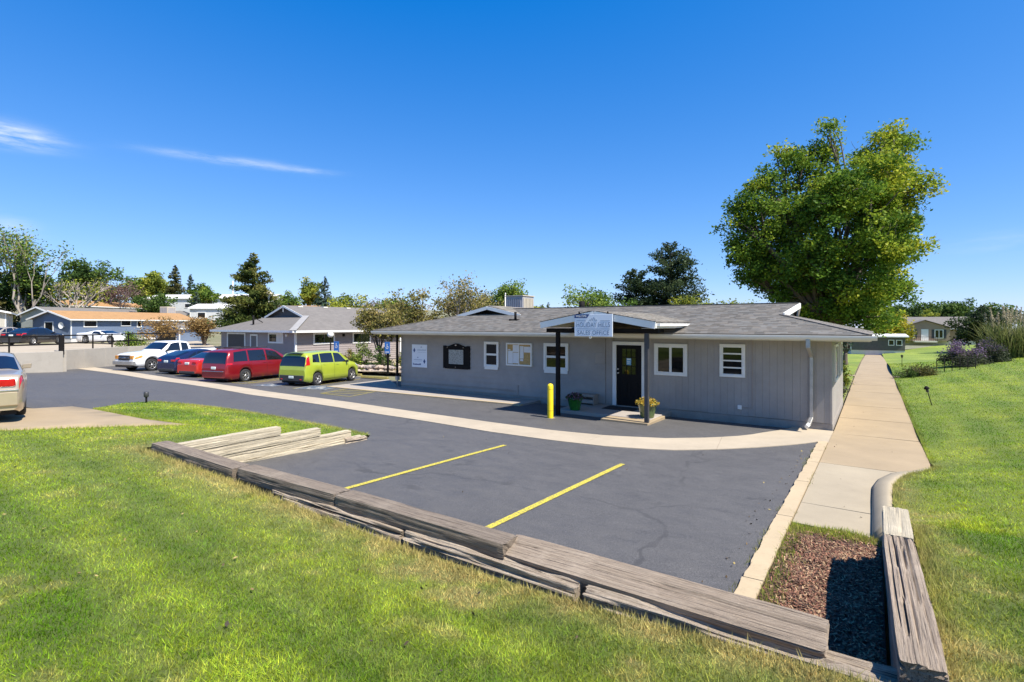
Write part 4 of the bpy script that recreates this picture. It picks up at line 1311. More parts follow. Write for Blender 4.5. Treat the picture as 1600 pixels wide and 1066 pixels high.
def timber(parent, a, b, w, h, mat, seed, rough=.0035, crack=.009, na=None, roll=0.0):
    """squared log from a to b (centre line), fissured along its grain"""
    r = np.random.RandomState(seed)
    A, B = Vector(a), Vector(b); L = (B - A).length; d = (B - A).normalized()
    ns = na or max(14, int(L / .06)); m = 18
    per = []
    for (x0, y0, x1, y1) in ((-1, -1, 1, -1), (1, -1, 1, 1), (1, 1, -1, 1), (-1, 1, -1, -1)):
        for k in range(m):
            u = k / m; per.append((x0 + (x1 - x0) * u, y0 + (y1 - y0) * u))
    per = np.array(per); npn = len(per)
    c = np.maximum(np.abs(per[:, 0]), np.abs(per[:, 1])); rad = np.hypot(per[:, 0], per[:, 1])
    rnd_ = 1 - .10 * np.clip(rad - 1.12, 0, 1)
    base = per * rnd_[:, None] * np.array([w / 2, h / 2])
    kk = np.arange(npn)
    groove = np.where(r.rand(npn) < .24, r.rand(npn) ** 1.3, 0) * crack
    V = []
    for i in range(ns + 1):
        s = L * i / ns
        n1 = vnoise(kk * .9 + seed * 3.1, np.full(npn, s * 1.3), seed); n2 = vnoise(kk * .33, np.full(npn, s * 2.7), seed + 5)
        n3 = vnoise(kk * 1.7, np.full(npn, s * 1.9), seed + 9)
        off = (n2 - .5) * rough * 2 - groove * np.clip((n3 - .42) * 5, 0, 1) * (.5 + n1) - np.clip(n1 - .72, 0, 1) * rough * 2
        e = min(i, ns - i); sc = 1 - (.05 if e == 0 else 0)
        nrm = per / rad[:, None]
        p = base * sc + nrm * off[:, None]
        for q in p: V.append((s + (r.uniform(-.012, .012) if e == 0 else 0), q[0], q[1]))
    F = []
    for i in range(ns):
        for k in range(npn):
            F.append((i * npn + k, i * npn + (k + 1) % npn, (i + 1) * npn + (k + 1) % npn, (i + 1) * npn + k))
    F.append(tuple(range(npn - 1, -1, -1))); F.append(tuple(ns * npn + k for k in range(npn)))
    me = bpy.data.meshes.new('timber'); me.from_pydata(V, [], F); me.materials.append(mat); me.update()
    o = link('timber', me, parent)
    o.location = A - parent.location
    y = Vector((0, 0, 1)).cross(d).normalized(); z = d.cross(y)
    y, z = y * math.cos(roll) + z * math.sin(roll), z * math.cos(roll) - y * math.sin(roll)
    o.rotation_euler = Matrix((d, y, z)).transposed().to_euler()
    return o


tw = empty('timber_wall', (-4, -13.57, .4), 0, 'long low wall of weathered railroad ties along the near edge of the parking lot', 'retaining wall')
timber(tw, (-8.95, -13.64, .975), (-6.28, -13.68, .975), .26, .19, M_TDARK, 1)
timber(tw, (-6.25, -13.63, .985), (-4.22, -13.57, .98), .25, .17, M_TDARK, 2)
timber(tw, (-4.19, -13.57, .99), (-1.78, -13.58, .995), .25, .145, M_TDARK, 3, .004, .010)
timber(tw, (-1.80, -13.525, .962), (.72, -13.53, .960), .265, .12, M_TGREY, 4, .004, .014, roll=R(25))
for (a, b, m_, dy, dz) in ((-8.9, -5.45, M_TDARK, .0, 0), (-5.4, -3.05, M_TROT, -.05, .0), (-2.98, -1.02, M_TROT, -.075, .005), (-.95, 1.12, M_TROT, -.055, -.01)):
    timber(tw, (a, -13.56 + dy, .822 + dz), (b, -13.56 + dy * 1.2, .82 + dz), .25, .19, m_, int(abs(a) * 10) + 11, .03, .05)
for (a, b) in ((-8.9, -6.5), (-6.45, -4.0), (-3.95, -1.5), (-1.45, 1.05)):
    timber(tw, (a, -13.55, .63), (b, -13.55, .63), .24, .185, M_TDARK, int(abs(a) * 10) + 31)
for (a, b) in ((-7.9, -5.2), (-5.15, -2.8), (-2.75, 1.0)):
    timber(tw, (a, -13.55, .44), (b, -13.55, .44), .24, .185, M_TDARK, int(abs(a) * 10) + 51)

sw_ = empty('timber_wing_wall', (-9.06, -11.5, .3), 0, 'stepped wing wall of pale cream timbers at the left end of the parking stalls', 'retaining wall')
for i, (y1, z0, z1) in enumerate(((-11.42, .785, .965), (-10.48, .60, .78), (-9.66, .415, .595))):
    timber(sw_, (-9.06 - .01 * i, -13.42, (z0 + z1) / 2), (-9.06 - .01 * i, y1, (z0 + z1) / 2), .17, z1 - z0 - .004, M_TPALE, 70 + i, .006, .012)
timber(sw_, (-9.05, -13.42, .33), (-9.05, -9.30, .315), .18, .19, M_TPALE, 75, .016, .03)
timber(sw_, (-8.985, -9.86, .375), (-9.02, -9.22, .325), .14, .12, M_TROT, 76, .03, .04)

rw_ = empty('timber_side_wall', (1.18, -12.1, .3), 0, 'stack of big cracked silver ties beside the mulch bed at lower right', 'retaining wall')
timber(rw_, (1.17, -10.58, .99), (1.165, -11.50, .99), .23, .20, M_TPALE, 81, .008, .012)
timber(rw_, (1.165, -11.515, .99), (1.215, -13.72, .99), .235, .20, M_TGREY, 82, .006, .045)
for i, (y0, z) in enumerate(((-10.42, .785), (-10.25, .58), (-9.9, .375))):
    timber(rw_, (1.18, y0, z), (1.20, -12.2 + .5 * i, z), .23, .20, M_TGREY if i else M_TDARK, 84 + i)
    timber(rw_, (1.20, -12.22 + .5 * i, z), (1.21, -13.70, z), .23, .20, M_TDARK, 94 + i)


# ------------------------------------------------------------------ vehicles
M_TYRE = pmat('tyre_rubber', (.018, .018, .019), .85, .2, 12, bump=.3)
M_RIM = pmat('alloy_rim', (.55, .54, .52), .3, .08, 5, metal=.85)
M_UNDER = pmat('dark_underbody', (.012, .012, .013), .9, .2)
M_PLAST = pmat('black_bumper_plastic', (.03, .03, .032), .6, .15, 6)
M_RED = pmat('red_lamp_lens', (.42, .008, .012), .12, .25, 9, coat=.6)
M_AMBER = pmat('amber_lamp_lens', (.60, .26, .05), .15, .25, 9, coat=.5)
M_CLEAR = pmat('clear_lamp_lens', (.62, .62, .60), .12, .15, 9, coat=.6)
M_PLATE = pmat('licence_plate', (.55, .60, .58), .5, .1, 10)
M_SEAM = pmat('panel_gap', (.01, .01, .01), .9)


def paint(name, c, metal=.25, rough=.32):
    t = NT(name)
    t.col(t.ramp(t.noise(2.0, 4, .6), [(.3, tuple(x * .93 for x in c)), (.7, tuple(min(1, x * 1.05) for x in c))]))
    t.rough(rough); t.b.inputs['Metallic'].default_value = metal
    t.b.inputs['Coat Weight'].default_value = .8; t.b.inputs['Coat Roughness'].default_value = .06
    return t.m


_wheels = {}


def wheel_meshes(r, spokes, w=.21):
    key = (round(r, 2), spokes)
    if key in _wheels: return _wheels[key]
    t = MB(); t.lathe([(r * .62, -w / 2 + .012), (r * .80, -w / 2), (r * .94, -w / 2 + .012), (r, -w / 2 + .04), (r, w / 2 - .04), (r * .94, w / 2 - .012), (r * .80, w / 2), (r * .62, w / 2 - .012)], 26, axis='x')
    ty = t.mesh('tyre', M_TYRE)
    h = MB(); h.lathe([(r * .66, w / 2 - .02), (r * .63, w / 2 - .008), (r * .58, w / 2 - .02), (r * .55, w / 2 - .09)], 26, axis='x')
    h.lathe([(r * .16, w / 2 - .03), (r * .15, w / 2 - .012), (.001, w / 2 - .008)], 14, axis='x')
    for k in range(spokes):
        a = 2 * math.pi * k / spokes
        h.bar((w / 2 - .035, math.cos(a) * r * .1, math.sin(a) * r * .1), (w / 2 - .03, math.cos(a) * r * .6, math.sin(a) * r * .6), .075 if spokes < 7 else .045, .03, (1, 0, 0))
    hm = h.mesh('rim', M_RIM)
    d = MB(); d.lathe([(r * .6, w / 2 - .095), (.001, w / 2 - .1)], 18, axis='x'); dm_ = d.mesh('brake_disc', M_UNDER)
    _wheels[key] = (ty, hm, dm_)
    return _wheels[key]


def car(name, label, loc, yaw, sp, body, cat='car', group=None, glass=None):
    """vehicle with +y forward; its outline comes from side profile, belt line and plan tables"""
    glass = glass or M_CGLASS
    root = empty(name, loc, yaw, label, cat, group)
    L, W = sp['L'], sp['W']; hwm = W / 2
    yg = np.linspace(-L / 2, L / 2, 700)

    def table(tb, sg):
        z = np.interp(yg, [p[0] for p in tb], [p[1] for p in tb])
        k = np.exp(-.5 * (np.arange(-20, 21) / sg) ** 2); k /= k.sum()
        zp = np.pad(z, 20, mode='edge'); return np.convolve(zp, k, 'valid')
    tt, bb = table(sp['top'], 4.0), table(sp['belt'], 9.0)
    pl = sp.get('plan') or [(-L / 2, .80), (-L / 2 + .06, .90), (-L / 2 + .3, .965), (-L / 2 + .9, 1.0), (L / 2 - 1.2, 1.0), (L / 2 - .5, .95), (L / 2 - .15, .85), (L / 2, .68)]
    pp = table(pl, 6.0) * hwm
    zb0 = sp.get('clear', .2); wr = sp['wr']; ax = sp['ax']; Ra = wr + sp.get('gap', .055)
    tum = sp.get('tumble', .30)
    ft = lambda y: float(np.interp(y, yg, tt)); fb = lambda y: float(np.interp(y, yg, bb)); fp = lambda y: float(np.interp(y, yg, pp))

    def bottom(y):
        z = zb0
        e = max(0, abs(y) - L / 2 + .35); z += e * .25
        for yc in ax:
            if abs(y - yc) < Ra: z = max(z, wr + math.sqrt(max(0, Ra * Ra - (y - yc) ** 2)))
        return z

    def sect(y):
        hw, zt, zb = fp(y), ft(y), bottom(y)
        zl = min(fb(y), zt - .035); zl = max(zl, zb + .1); zt = max(zt, zl + .03)
        g = zt - zl
        rw = hw * .955 - tum * g - .02; e = min(.06, g * .45)
        near = 0.0
        for yc in ax: near = max(near, max(0, 1 - abs(y - yc) / (Ra * 1.35)))
        fl = .018 * min(1, near * 2)
        q = zl - zb
        return [(hw * .90, zb), (hw * .968 + fl, zb + .05), (hw * .992 + fl, zb + .33 * q), (hw * 1.0 + fl * .6, zb + .62 * q), (hw * .988, zb + .88 * q), (hw * .955, zl),
                ((hw * .955 + rw) / 2 + .012, (zl + zt - e) / 2), (rw, zt - e), (rw * .78, zt - .014 * min(1, g * 3)), (0.0, zt)]

    def surf(y, s):
        P = sect(y); s = min(max(s, 0), 9); i = min(int(s), 8); u = s - i
        return Vector((P[i][0] + (P[i + 1][0] - P[i][0]) * u, y, P[i][1] + (P[i + 1][1] - P[i][1]) * u))
    ys = set(np.round(np.linspace(-L / 2, L / 2, int(L / .07)), 4))
    tp = sp['top']
    for (a, b) in zip(tp[:-1], tp[1:]):
        n = max(1, int(math.hypot(b[0] - a[0], b[1] - a[1]) / .06))
        for k in range(n + 1): ys.add(round(a[0] + (b[0] - a[0]) * k / n, 4))
    for yc in ax:
        for k in range(25): ys.add(round(yc - Ra * math.cos(math.pi * k / 24), 4))
        ys.add(round(yc - Ra - .004, 4)); ys.add(round(yc + Ra + .004, 4))
    ys = sorted(y for y in ys if -L / 2 <= y <= L / 2)
    V, F = [], []
    for y in ys:
        P = sect(y)
        V += [(-p[0], y, p[1]) for p in P[:-1]] + [(0, y, P[9][1])] + [(p[0], y, p[1]) for p in P[-2::-1]]
    n = 19
    for i in range(len(ys) - 1):
        for k in range(n - 1): F.append((i * n + k, i * n + k + 1, (i + 1) * n + k + 1, (i + 1) * n + k))
    for i, rev in ((0, True), (len(ys) - 1, False)):
        idx = [i * n + k for k in range(n)]; F.append(tuple(idx[::-1]) if rev else tuple(idx))
    me = bpy.data.meshes.new('body'); me.from_pydata(V, [], F); me.materials.append(body)
    me.polygons.foreach_set('use_smooth', [True] * (len(F) - 2) + [False] * 2); me.update()
    link('body', me, root)
    u = MB(); u.box(-hwm * .82, hwm * .82, -L / 2 + .12, L / 2 - .15, zb0 - .02, zb0 + .35); u.build('underbody', M_UNDER, root)

    def patch(nm, mat, corners, side=1, off=.006, nu=8, nv=4, parent=root):
        (a, b, c, d) = corners
        VV, FF = [], []
        for j in range(nv + 1):
            for i in range(nu + 1):
                p, q = i / nu, j / nv
                y = (a[0] * (1 - p) + b[0] * p) * (1 - q) + (d[0] * (1 - p) + c[0] * p) * q
                s = (a[1] * (1 - p) + b[1] * p) * (1 - q) + (d[1] * (1 - p) + c[1] * p) * q
                P0 = surf(y, s); du = surf(y + .01, s) - surf(y - .01, s); dv = surf(y, min(9, s + .05)) - surf(y, s - .05)
                nn = du.cross(dv)
                if nn.length < 1e-9: nn = Vector((1, 0, 0))
                nn.normalize()
                if nn.x < 0 and nn.z < .5: nn = -nn
                if nn.z < -.3: nn = -nn
                P0 = P0 + nn * off
                VV.append((P0.x * side, P0.y, P0.z))
        for j in range(nv):
            for i in range(nu):
                k = j * (nu + 1) + i; f_ = (k, k + 1, k + nu + 2, k + nu + 1)
                FF.append(f_ if side > 0 else f_[::-1])
        m_ = MB(); m_.add(VV, FF, True)
        return m_.build(nm, mat, parent)

    def cross_glass(nm, mat, y0, y1, s0=7.1, off=.007, wfac=1.0, nu=14, nv=8, s1=None):
        VV, FF = [], []
        for j in range(nv + 1):
            y = y0 + (y1 - y0) * j / nv; sa = s0 if s1 is None else s0 + (s1 - s0) * j / nv
            for i in range(nu + 1):
                t = -1 + 2 * i / nu; s = 9 - abs(t) * (9 - sa)
                P0 = surf(y, s); dz = (ft(y + .015) - ft(y - .015)) / .03
                nn = Vector((0, -dz, 1)).normalized()
                P0 = P0 + nn * off; VV.append((P0.x * (1 if t >= 0 else -1) * wfac, P0.y, P0.z))
        for j in range(nv):
            for i in range(nu):
                k = j * (nu + 1) + i; FF.append((k, k + 1, k + nu + 2, k + nu + 1))
        m_ = MB(); m_.add(VV, FF, True)
        return m_.build(nm, mat, root)
    for sd in (1, -1):
        for c4_ in sp['win']: patch('side_window', glass, c4_, sd)
        for c4_ in sp.get('tail', []): patch('taillight', M_RED, c4_, sd, .008)
        for c4_ in sp.get('head', []): patch('headlight', sp.get('headmat', M_CLEAR), c4_, sd, .008)
        for (yy, s0, s1) in sp.get('seams', []): patch('door_seam', M_SEAM, [(yy - .005, s0), (yy + .005, s0), (yy + .005, s1), (yy - .005, s1)], sd, .003, 1, 8)
        for yy in sp.get('handles', []): patch('door_handle', sp.get('handlemat', body), [(yy - .09, 4.15), (yy + .09, 4.15), (yy + .09, 4.35), (yy - .09, 4.35)], sd, .03, 3, 2)
        for c4_ in sp.get('trim', []): patch('sill_trim', M_PLAST, c4_, sd, .008, 20, 3)
        ym = sp['mirror']; m_ = MB(); p0 = surf(ym, 5.2)
        m_.add([(sd * (p0.x - .02 + dx), p0.y + dy, p0.z + dz) for (dx, dy, dz) in ((0, -.04, -.02), (.19, -.07, -.01), (.20, -.07, .12), (.02, -.04, .10), (.02, .05, -.02), (.17, .03, 0), (.17, .03, .11), (.03, .05, .08))],
               [(0, 1, 2, 3), (7, 6, 5, 4), (0, 4, 5, 1), (1, 5, 6, 2), (2, 6, 7, 3), (3, 7, 4, 0)]); m_.build('mirror', sp.get('mirrormat', body), root, .015)
    cross_glass('windshield', glass, *sp['wind'])
    if sp.get('rear'): cross_glass('rear_window', glass, *sp['rear'])
    ty, rm, dk = wheel_meshes(wr, sp.get('spokes', 5))
    for yc in ax:
        for sd in (1, -1):
            xw = hwm - .11
            wo = link('wheel', ty, root, (sd * xw, yc, wr))
            if sd < 0: wo.rotation_euler = (0, 0, math.pi)
            link('rim', rm, wo); link('brake_disc', dk, wo)
    # rear and front furniture: boxes seated on the flat end faces
    for (nm, mt, x0, x1, z0, z1, end, pr) in sp.get('ends', []):
        yb = (-L / 2) if end < 0 else L / 2
        m_ = MB()
        if end < 0: m_.box(x0, x1, yb - pr, yb + .14, z0, z1)
        else: m_.box(x0, x1, yb - .16, yb + pr, z0, z1)
        m_.build(nm, mt, root, min(.02, (z1 - z0) * .3))
    for (nm, mt, x0, x1, y0, y1, z0, z1) in sp.get('boxes', []):
        m_ = MB(); m_.box(x0, x1, y0, y1, z0, z1); m_.build(nm, mt, root, min(.02, (z1 - z0) * .3, (x1 - x0) * .3))
    return root


def place(rr, yaw, ax_y, hw, zoff=0.0):
    """origin of a car from the ground point under its right rear wheel"""
    f_ = Vector((-math.sin(yaw), math.cos(yaw))); r_ = Vector((math.cos(yaw), math.sin(yaw)))
    p = Vector(rr[:2]) - f_ * ax_y - r_ * (hw - .11)
    return (p.x, p.y, float(Hpave(p.x, p.y)) + zoff)


SOUL = dict(L=4.14, W=1.80, wr=.325, ax=(-1.25, 1.32), clear=.20, tumble=.22, gap=.05,
            top=[(-2.07, .72), (-2.045, 1.0), (-1.95, 1.34), (-1.86, 1.58), (-1.66, 1.645), (-.6, 1.675), (.3, 1.655), (.55, 1.59), (1.18, 1.15), (1.34, 1.09), (1.8, .95), (2.0, .82), (2.07, .6)],
            belt=[(-2.07, 1.08), (-1.4, 1.12), (0, 1.06), (1.1, 1.0), (1.6, .93), (2.07, .72)],
            plan=[(-2.07, .88), (-2.03, .93), (-1.8, .985), (-1.2, 1.0), (1.2, 1.0), (1.7, .95), (1.95, .86), (2.07, .70)],
            win=[[(-1.58, 5.25), (-1.12, 5.12), (-1.10, 6.85), (-1.50, 6.75)], [(-1.04, 5.1), (-.12, 5.1), (-.14, 6.85), (-1.03, 6.85)], [(-.04, 5.1), (1.0, 5.2), (.42, 6.75), (-.04, 6.85)]],
            tail=[[(-2.05, 4.5), (-1.78, 4.5), (-1.74, 6.6), (-1.93, 6.6)]], head=[[(1.62, 4.5), (1.98, 4.2), (1.96, 5.3), (1.62, 5.4)]],
            seams=[(-1.06, 1.5, 5), (-.08, 1.2, 5), (.98, 1.2, 5)], handles=[(-.86), (.14)], trim=[[(-.88, .1), (.92, .1), (.92, 1.2), (-.88, 1.2)]],
            mirror=.86, wind=(.60, 1.16), rear=(-2.035, -1.90, 7.0), spokes=5, mirrormat=M_PLAST,
            ends=[('bumper', M_PLAST, -.74, .74, .28, .56, -1, .05), ('licence_plate', M_PLATE, -.16, .16, .40, .53, -1, .065), ('reflector', M_RED, .52, .66, .33, .40, -1, .06), ('reflector', M_RED, -.66, -.52, .33, .40, -1, .06), ('bumper', M_PLAST, -.6, .6, .26, .5, 1, .03)],
            boxes=[('spoiler', M_PLAST, -.5, .5, -1.98, -1.8, 1.61, 1.64)])
VAN = dict(L=5.08, W=1.95, wr=.34, ax=(-1.42, 1.60), clear=.20, tumble=.24,
           top=[(-2.54, .62), (-2.52, .98), (-2.42, 1.38), (-2.26, 1.64), (-2.0, 1.71), (-1.2, 1.745), (-.1, 1.745), (.55, 1.67), (.8, 1.58), (1.62, 1.12), (1.8, 1.06), (2.3, .92), (2.48, .78), (2.54, .55)],
           belt=[(-2.54, 1.02), (-1.5, 1.06), (0, 1.03), (1.5, .97), (2.0, .9), (2.54, .7)],
           win=[[(-2.12, 5.2), (-1.28, 5.1), (-1.26, 6.85), (-2.02, 6.75)], [(-1.17, 5.1), (-.08, 5.1), (-.10, 6.85), (-1.17, 6.85)], [(.02, 5.1), (1.42, 5.2), (.74, 6.75), (.02, 6.85)]],
           tail=[[(-2.515, 4.15), (-2.2, 4.15), (-2.2, 5.0), (-2.46, 5.05)]], head=[[(1.98, 4.3), (2.42, 4.1), (2.40, 5.1), (1.98, 5.2)]],
           seams=[(-1.22, 1.2, 5), (-.03, 1.2, 5), (1.2, 1.2, 5)], handles=[(-.2), (.18)], mirror=1.25, wind=(.84, 1.60), rear=(-2.50, -2.30, 7.0), spokes=7,
           ends=[('licence_plate', M_PLATE, -.16, .16, .72, .85, -1, .02), ('bumper_step', M_CHROME, -.72, .72, .60, .64, -1, .06)],
           boxes=[('roof_rail', M_PLAST, -.66, -.62, -1.9, .3, 1.735, 1.79), ('roof_rail', M_PLAST, .62, .66, -1.9, .3, 1.735, 1.79), ('roof_bar', M_PLAST, -.62, .62, -1.4, -1.34, 1.765, 1.795), ('roof_bar', M_PLAST, -.62, .62, -.3, -.24, 1.765, 1.795)])
SEDAN = dict(L=4.78, W=1.82, wr=.325, ax=(-1.32, 1.42), clear=.18, tumble=.34,
             top=[(-2.39, .6), (-2.37, .90), (-2.26, 1.01), (-1.72, 1.05), (-.95, 1.38), (-.45, 1.45), (.1, 1.44), (.42, 1.38), (1.22, .99), (1.4, .95), (2.05, .82), (2.3, .70), (2.39, .5)],
             belt=[(-2.39, .98), (-1.5, .98), (0, .94), (1.2, .90), (2.0, .8), (2.39, .65)],
             win=[[(-1.5, 5.2), (-.95, 5.1), (-.80, 6.7), (-.98, 6.6)], [(-.9, 5.1), (-.12, 5.1), (-.12, 6.8), (-.72, 6.75)], [(-.04, 5.1), (.98, 5.2), (.42, 6.7), (-.04, 6.8)]],
             tail=[[(-2.375, 4.0), (-1.98, 4.3), (-2.0, 5.2), (-2.34, 5.1)]], head=[[(1.85, 4.1), (2.28, 3.8), (2.26, 4.9), (1.85, 5.1)]],
             seams=[(-.93, 1.2, 5), (-.08, 1.2, 5), (.95, 1.2, 5)], handles=[(-.8), (.12)], mirror=.82, wind=(.46, 1.18), rear=(-1.68, -.98), spokes=5,
             ends=[('licence_plate', M_PLATE, -.16, .16, .74, .87, -1, .015), ('lower_bumper', M_PLAST, -.6, .6, .24, .38, -1, .03), ('taillight', M_RED, .42, .70, .80, .92, -1, .012), ('taillight', M_RED, -.70, -.42, .80, .92, -1, .012)])
HATCH = dict(SEDAN); HATCH.update(L=4.45, W=1.75, ax=(-1.28, 1.42), H=1.48,
             top=[(-2.22, .62), (-2.19, .98), (-2.06, 1.12), (-1.2, 1.40), (-.5, 1.48), (0, 1.47), (.35, 1.40), (1.3, .96), (1.45, .92), (1.95, .80), (2.15, .68), (2.22, .5)],
             belt=[(-2.22, 1.02), (-1.5, 1.0), (0, .95), (1.2, .88), (1.9, .78), (2.22, .6)],
             wind=(.42, 1.25), rear=(-2.03, -1.25), tail=[[(-2.2, 4.2), (-1.95, 4.4), (-1.97, 5.4), (-2.14, 5.3)]], head=[[(1.7, 4.1), (2.1, 3.8), (2.08, 4.9), (1.7, 5.1)]])
OLDSED = dict(SEDAN); OLDSED.update(L=5.05, W=1.87, wr=.33, ax=(-1.38, 1.46),
             top=[(-2.525, .58), (-2.50, .93), (-2.36, 1.02), (-1.62, 1.07), (-.85, 1.37), (-.4, 1.42), (.2, 1.42), (.5, 1.37), (1.25, 1.0), (1.4, .97), (2.15, .86), (2.44, .74), (2.525, .55)],
             belt=[(-2.525, .98), (-1.5, .98), (0, .96), (1.2, .92), (2.0, .84), (2.525, .7)],
             plan=[(-2.525, .84), (-2.47, .91), (-2.2, .965), (-1.5, 1.0), (1.2, 1.0), (2.0, .95), (2.35, .85), (2.525, .68)],
             wind=(.55, 1.2), rear=(-1.56, -.88), tail=[[(-2.505, 3.95), (-2.28, 4.05), (-2.30, 5.05), (-2.45, 5.05)]], win=[[(-1.42, 5.2), (-.95, 5.1), (-.85, 6.7), (-.95, 6.6)], [(-.88, 5.1), (-.1, 5.1), (-.1, 6.8), (-.75, 6.75)], [(-.02, 5.1), (1.0, 5.2), (.48, 6.7), (-.02, 6.8)]],
             ends=[('taillight', M_RED, .08, .755, .765, .93, -1, .018), ('taillight', M_RED, -.755, -.08, .765, .93, -1, .018), ('bumper_strip', M_CHROME, -.80, .80, .665, .70, -1, .055), ('bumper', 'BODY', -.80, .80, .36, .66, -1, .05), ('tailpipe', M_CHROME, .42, .52, .22, .29, -1, .04), ('licence_plate', M_PLATE, -.16, .16, .48, .62, -1, .06)])
SPORT = dict(SEDAN); SPORT.update(L=4.5, W=1.87, wr=.33, ax=(-1.2, 1.25), clear=.16, tumble=.45,
             top=[(-2.25, .62), (-2.22, .90), (-2.1, .96), (-1.4, 1.0), (-.7, 1.16), (-.3, 1.20), (0, 1.18), (.75, .90), (.95, .86), (1.8, .70), (2.1, .62), (2.25, .45)],
             belt=[(-2.25, .9), (-1, .88), (0, .84), (1, .78), (2.25, .5)], win=[[(-.62, 5.15), (.5, 5.2), (.1, 6.7), (-.5, 6.7)]], wind=(.05, .72), rear=(-1.35, -.72),
             tail=[], head=[[(1.6, 4.1), (2.0, 4.0), (2.0, 4.8), (1.6, 5.0)]], seams=[(-.7, 1.2, 5), (.6, 1.2, 5)], handles=[], mirror=.55,
             ends=[('taillight', M_RED, .30, .42, .62, .73, -1, .012), ('taillight', M_RED, .52, .64, .62, .73, -1, .012), ('taillight', M_RED, -.42, -.30, .62, .73, -1, .012), ('taillight', M_RED, -.64, -.52, .62, .73, -1, .012), ('licence_plate', M_PLATE, -.16, .16, .42, .55, -1, .012)])
TRUCK = dict(L=5.85, W=2.02, wr=.40, ax=(-1.78, 1.85), clear=.34, tumble=.20, gap=.075,
             top=[(-2.92, 1.0), (-2.90, 1.30), (-.86, 1.32), (-.82, 1.36), (-.74, 1.74), (-.6, 1.84), (-.2, 1.88), (.35, 1.865), (.6, 1.80), (1.2, 1.33), (1.35, 1.28), (2.4, 1.20), (2.78, 1.12), (2.90, .98), (2.925, .6)],
             belt=[(-2.92, 1.24), (-.9, 1.24), (0, 1.22), (1.2, 1.17), (2.5, 1.05), (2.92, .9)],
             plan=[(-2.92, .95), (-2.85, .985), (-2.5, 1.0), (2.2, 1.0), (2.6, .965), (2.85, .90), (2.92, .84)],
             win=[[(-.66, 5.2), (-.15, 5.15), (-.15, 6.8), (-.58, 6.75)], [(-.04, 5.1), (1.05, 5.2), (.55, 6.75), (-.04, 6.85)]],
             tail=[[(-2.9, 3.2), (-2.78, 3.2), (-2.78, 5.0), (-2.89, 5.0)]], head=[[(2.45, 3.7), (2.86, 3.5), (2.86, 4.8), (2.45, 4.9)]], headmat=M_AMBER,
             seams=[(-.70, 1, 5), (-.09, 1, 5), (1.05, 1, 5), (-.88, .5, 5)], handles=[(-.1)], handlemat=M_PLAST, mirror=.95, mirrormat=M_PLAST, wind=(.64, 1.18), rear=(-.80, -.70, 7.2), spokes=6,
             ends=[('grille', M_PLAST, -.50, .50, .72, 1.04, 1, .03), ('grille_bar', M_CHROME, -.46, .46, .86, .90, 1, .05), ('badge', M_CHROME, -.16, .16, .845, .925, 1, .06), ('bumper', M_METALG, -.90, .90, .44, .68, 1, .12), ('air_dam', M_PLAST, -.75, .75, .30, .44, 1, .06), ('headlight', M_AMBER, .54, .82, .80, 1.02, 1, .02), ('headlight', M_AMBER, -.82, -.54, .80, 1.02, 1, .02)],
             boxes=[('bed_floor', M_PLAST, -.80, .80, -2.8, -.95, 1.30, 1.335)])


def body_ends(sp, m_):
    s2 = dict(sp); s2['ends'] = [tuple(m_ if q == 'BODY' else q for q in e) for e in sp.get('ends', [])]
    return s2


P_LIME = paint('lime_green_paint', (.36, .43, .035), .15, .35)
P_MAROON = paint('maroon_paint', (.26, .008, .014), .35, .3)
P_RED = paint('bright_red_paint', (.58, .03, .018), .25, .3)
P_NAVY = paint('navy_paint', (.012, .02, .07), .3, .25)
P_WHITE = paint('white_car_paint', (.80, .80, .78), 0, .35)
P_BEIGE = paint('champagne_paint', (.50, .41, .29), .45, .3)
P_BLACK = paint('black_car_paint', (.012, .013, .017), .2, .25)
P_TAN = paint('tan_car_paint', (.42, .36, .28), .3, .35)

YAW = R(13)
car('hatchback', 'lime green boxy hatchback parked closest to the office', place((-21.6, -1.75), YAW, -1.25, .90), YAW, SOUL, P_LIME)
car('minivan', 'maroon minivan with roof rack parked between red sedan and lime green hatchback', place((-25.95, -3.0), R(14), -1.42, .975), R(14), VAN, P_MAROON)
car('sedan', 'bright red sedan parked right beside the maroon minivan', place((-30.15, -2.5), R(14), -1.32, .91), R(14), SEDAN, P_RED)
car('compact_car', 'dark blue compact car between the white pickup and the bright red sedan', place((-32.85, -2.6), R(14), -1.28, .875), R(14), HATCH, P_NAVY)
tx = Vector((-38.0, -1.6)); tz = float(Hpave(tx.x, tx.y))
car('pickup_truck', 'white extended-cab pickup truck facing outwards near the concrete wall', (tx.x, tx.y, tz), R(180 + 14), TRUCK, P_WHITE, 'truck')
SH = body_ends(OLDSED, P_BEIGE)
car('sedan', 'champagne beige sedan cut off by the left edge on the driveway pad', (-16.7, -14.57, .965), R(78), SH, P_BEIGE)
car('sports_car', 'low white sports car on the terrace beside the blue mobile home', (-56.6, .8, 1.33), R(-62), SPORT, P_WHITE)
car('sedan', 'black sedan parked on the terrace behind the railing at far left', (-57.2, -4.0, 1.36), R(40), SEDAN, P_BLACK)
car('sedan', 'tan sedan half hidden behind the black sedan at far left', (-60.6, -5.2, 1.4), R(40), SEDAN, P_TAN)


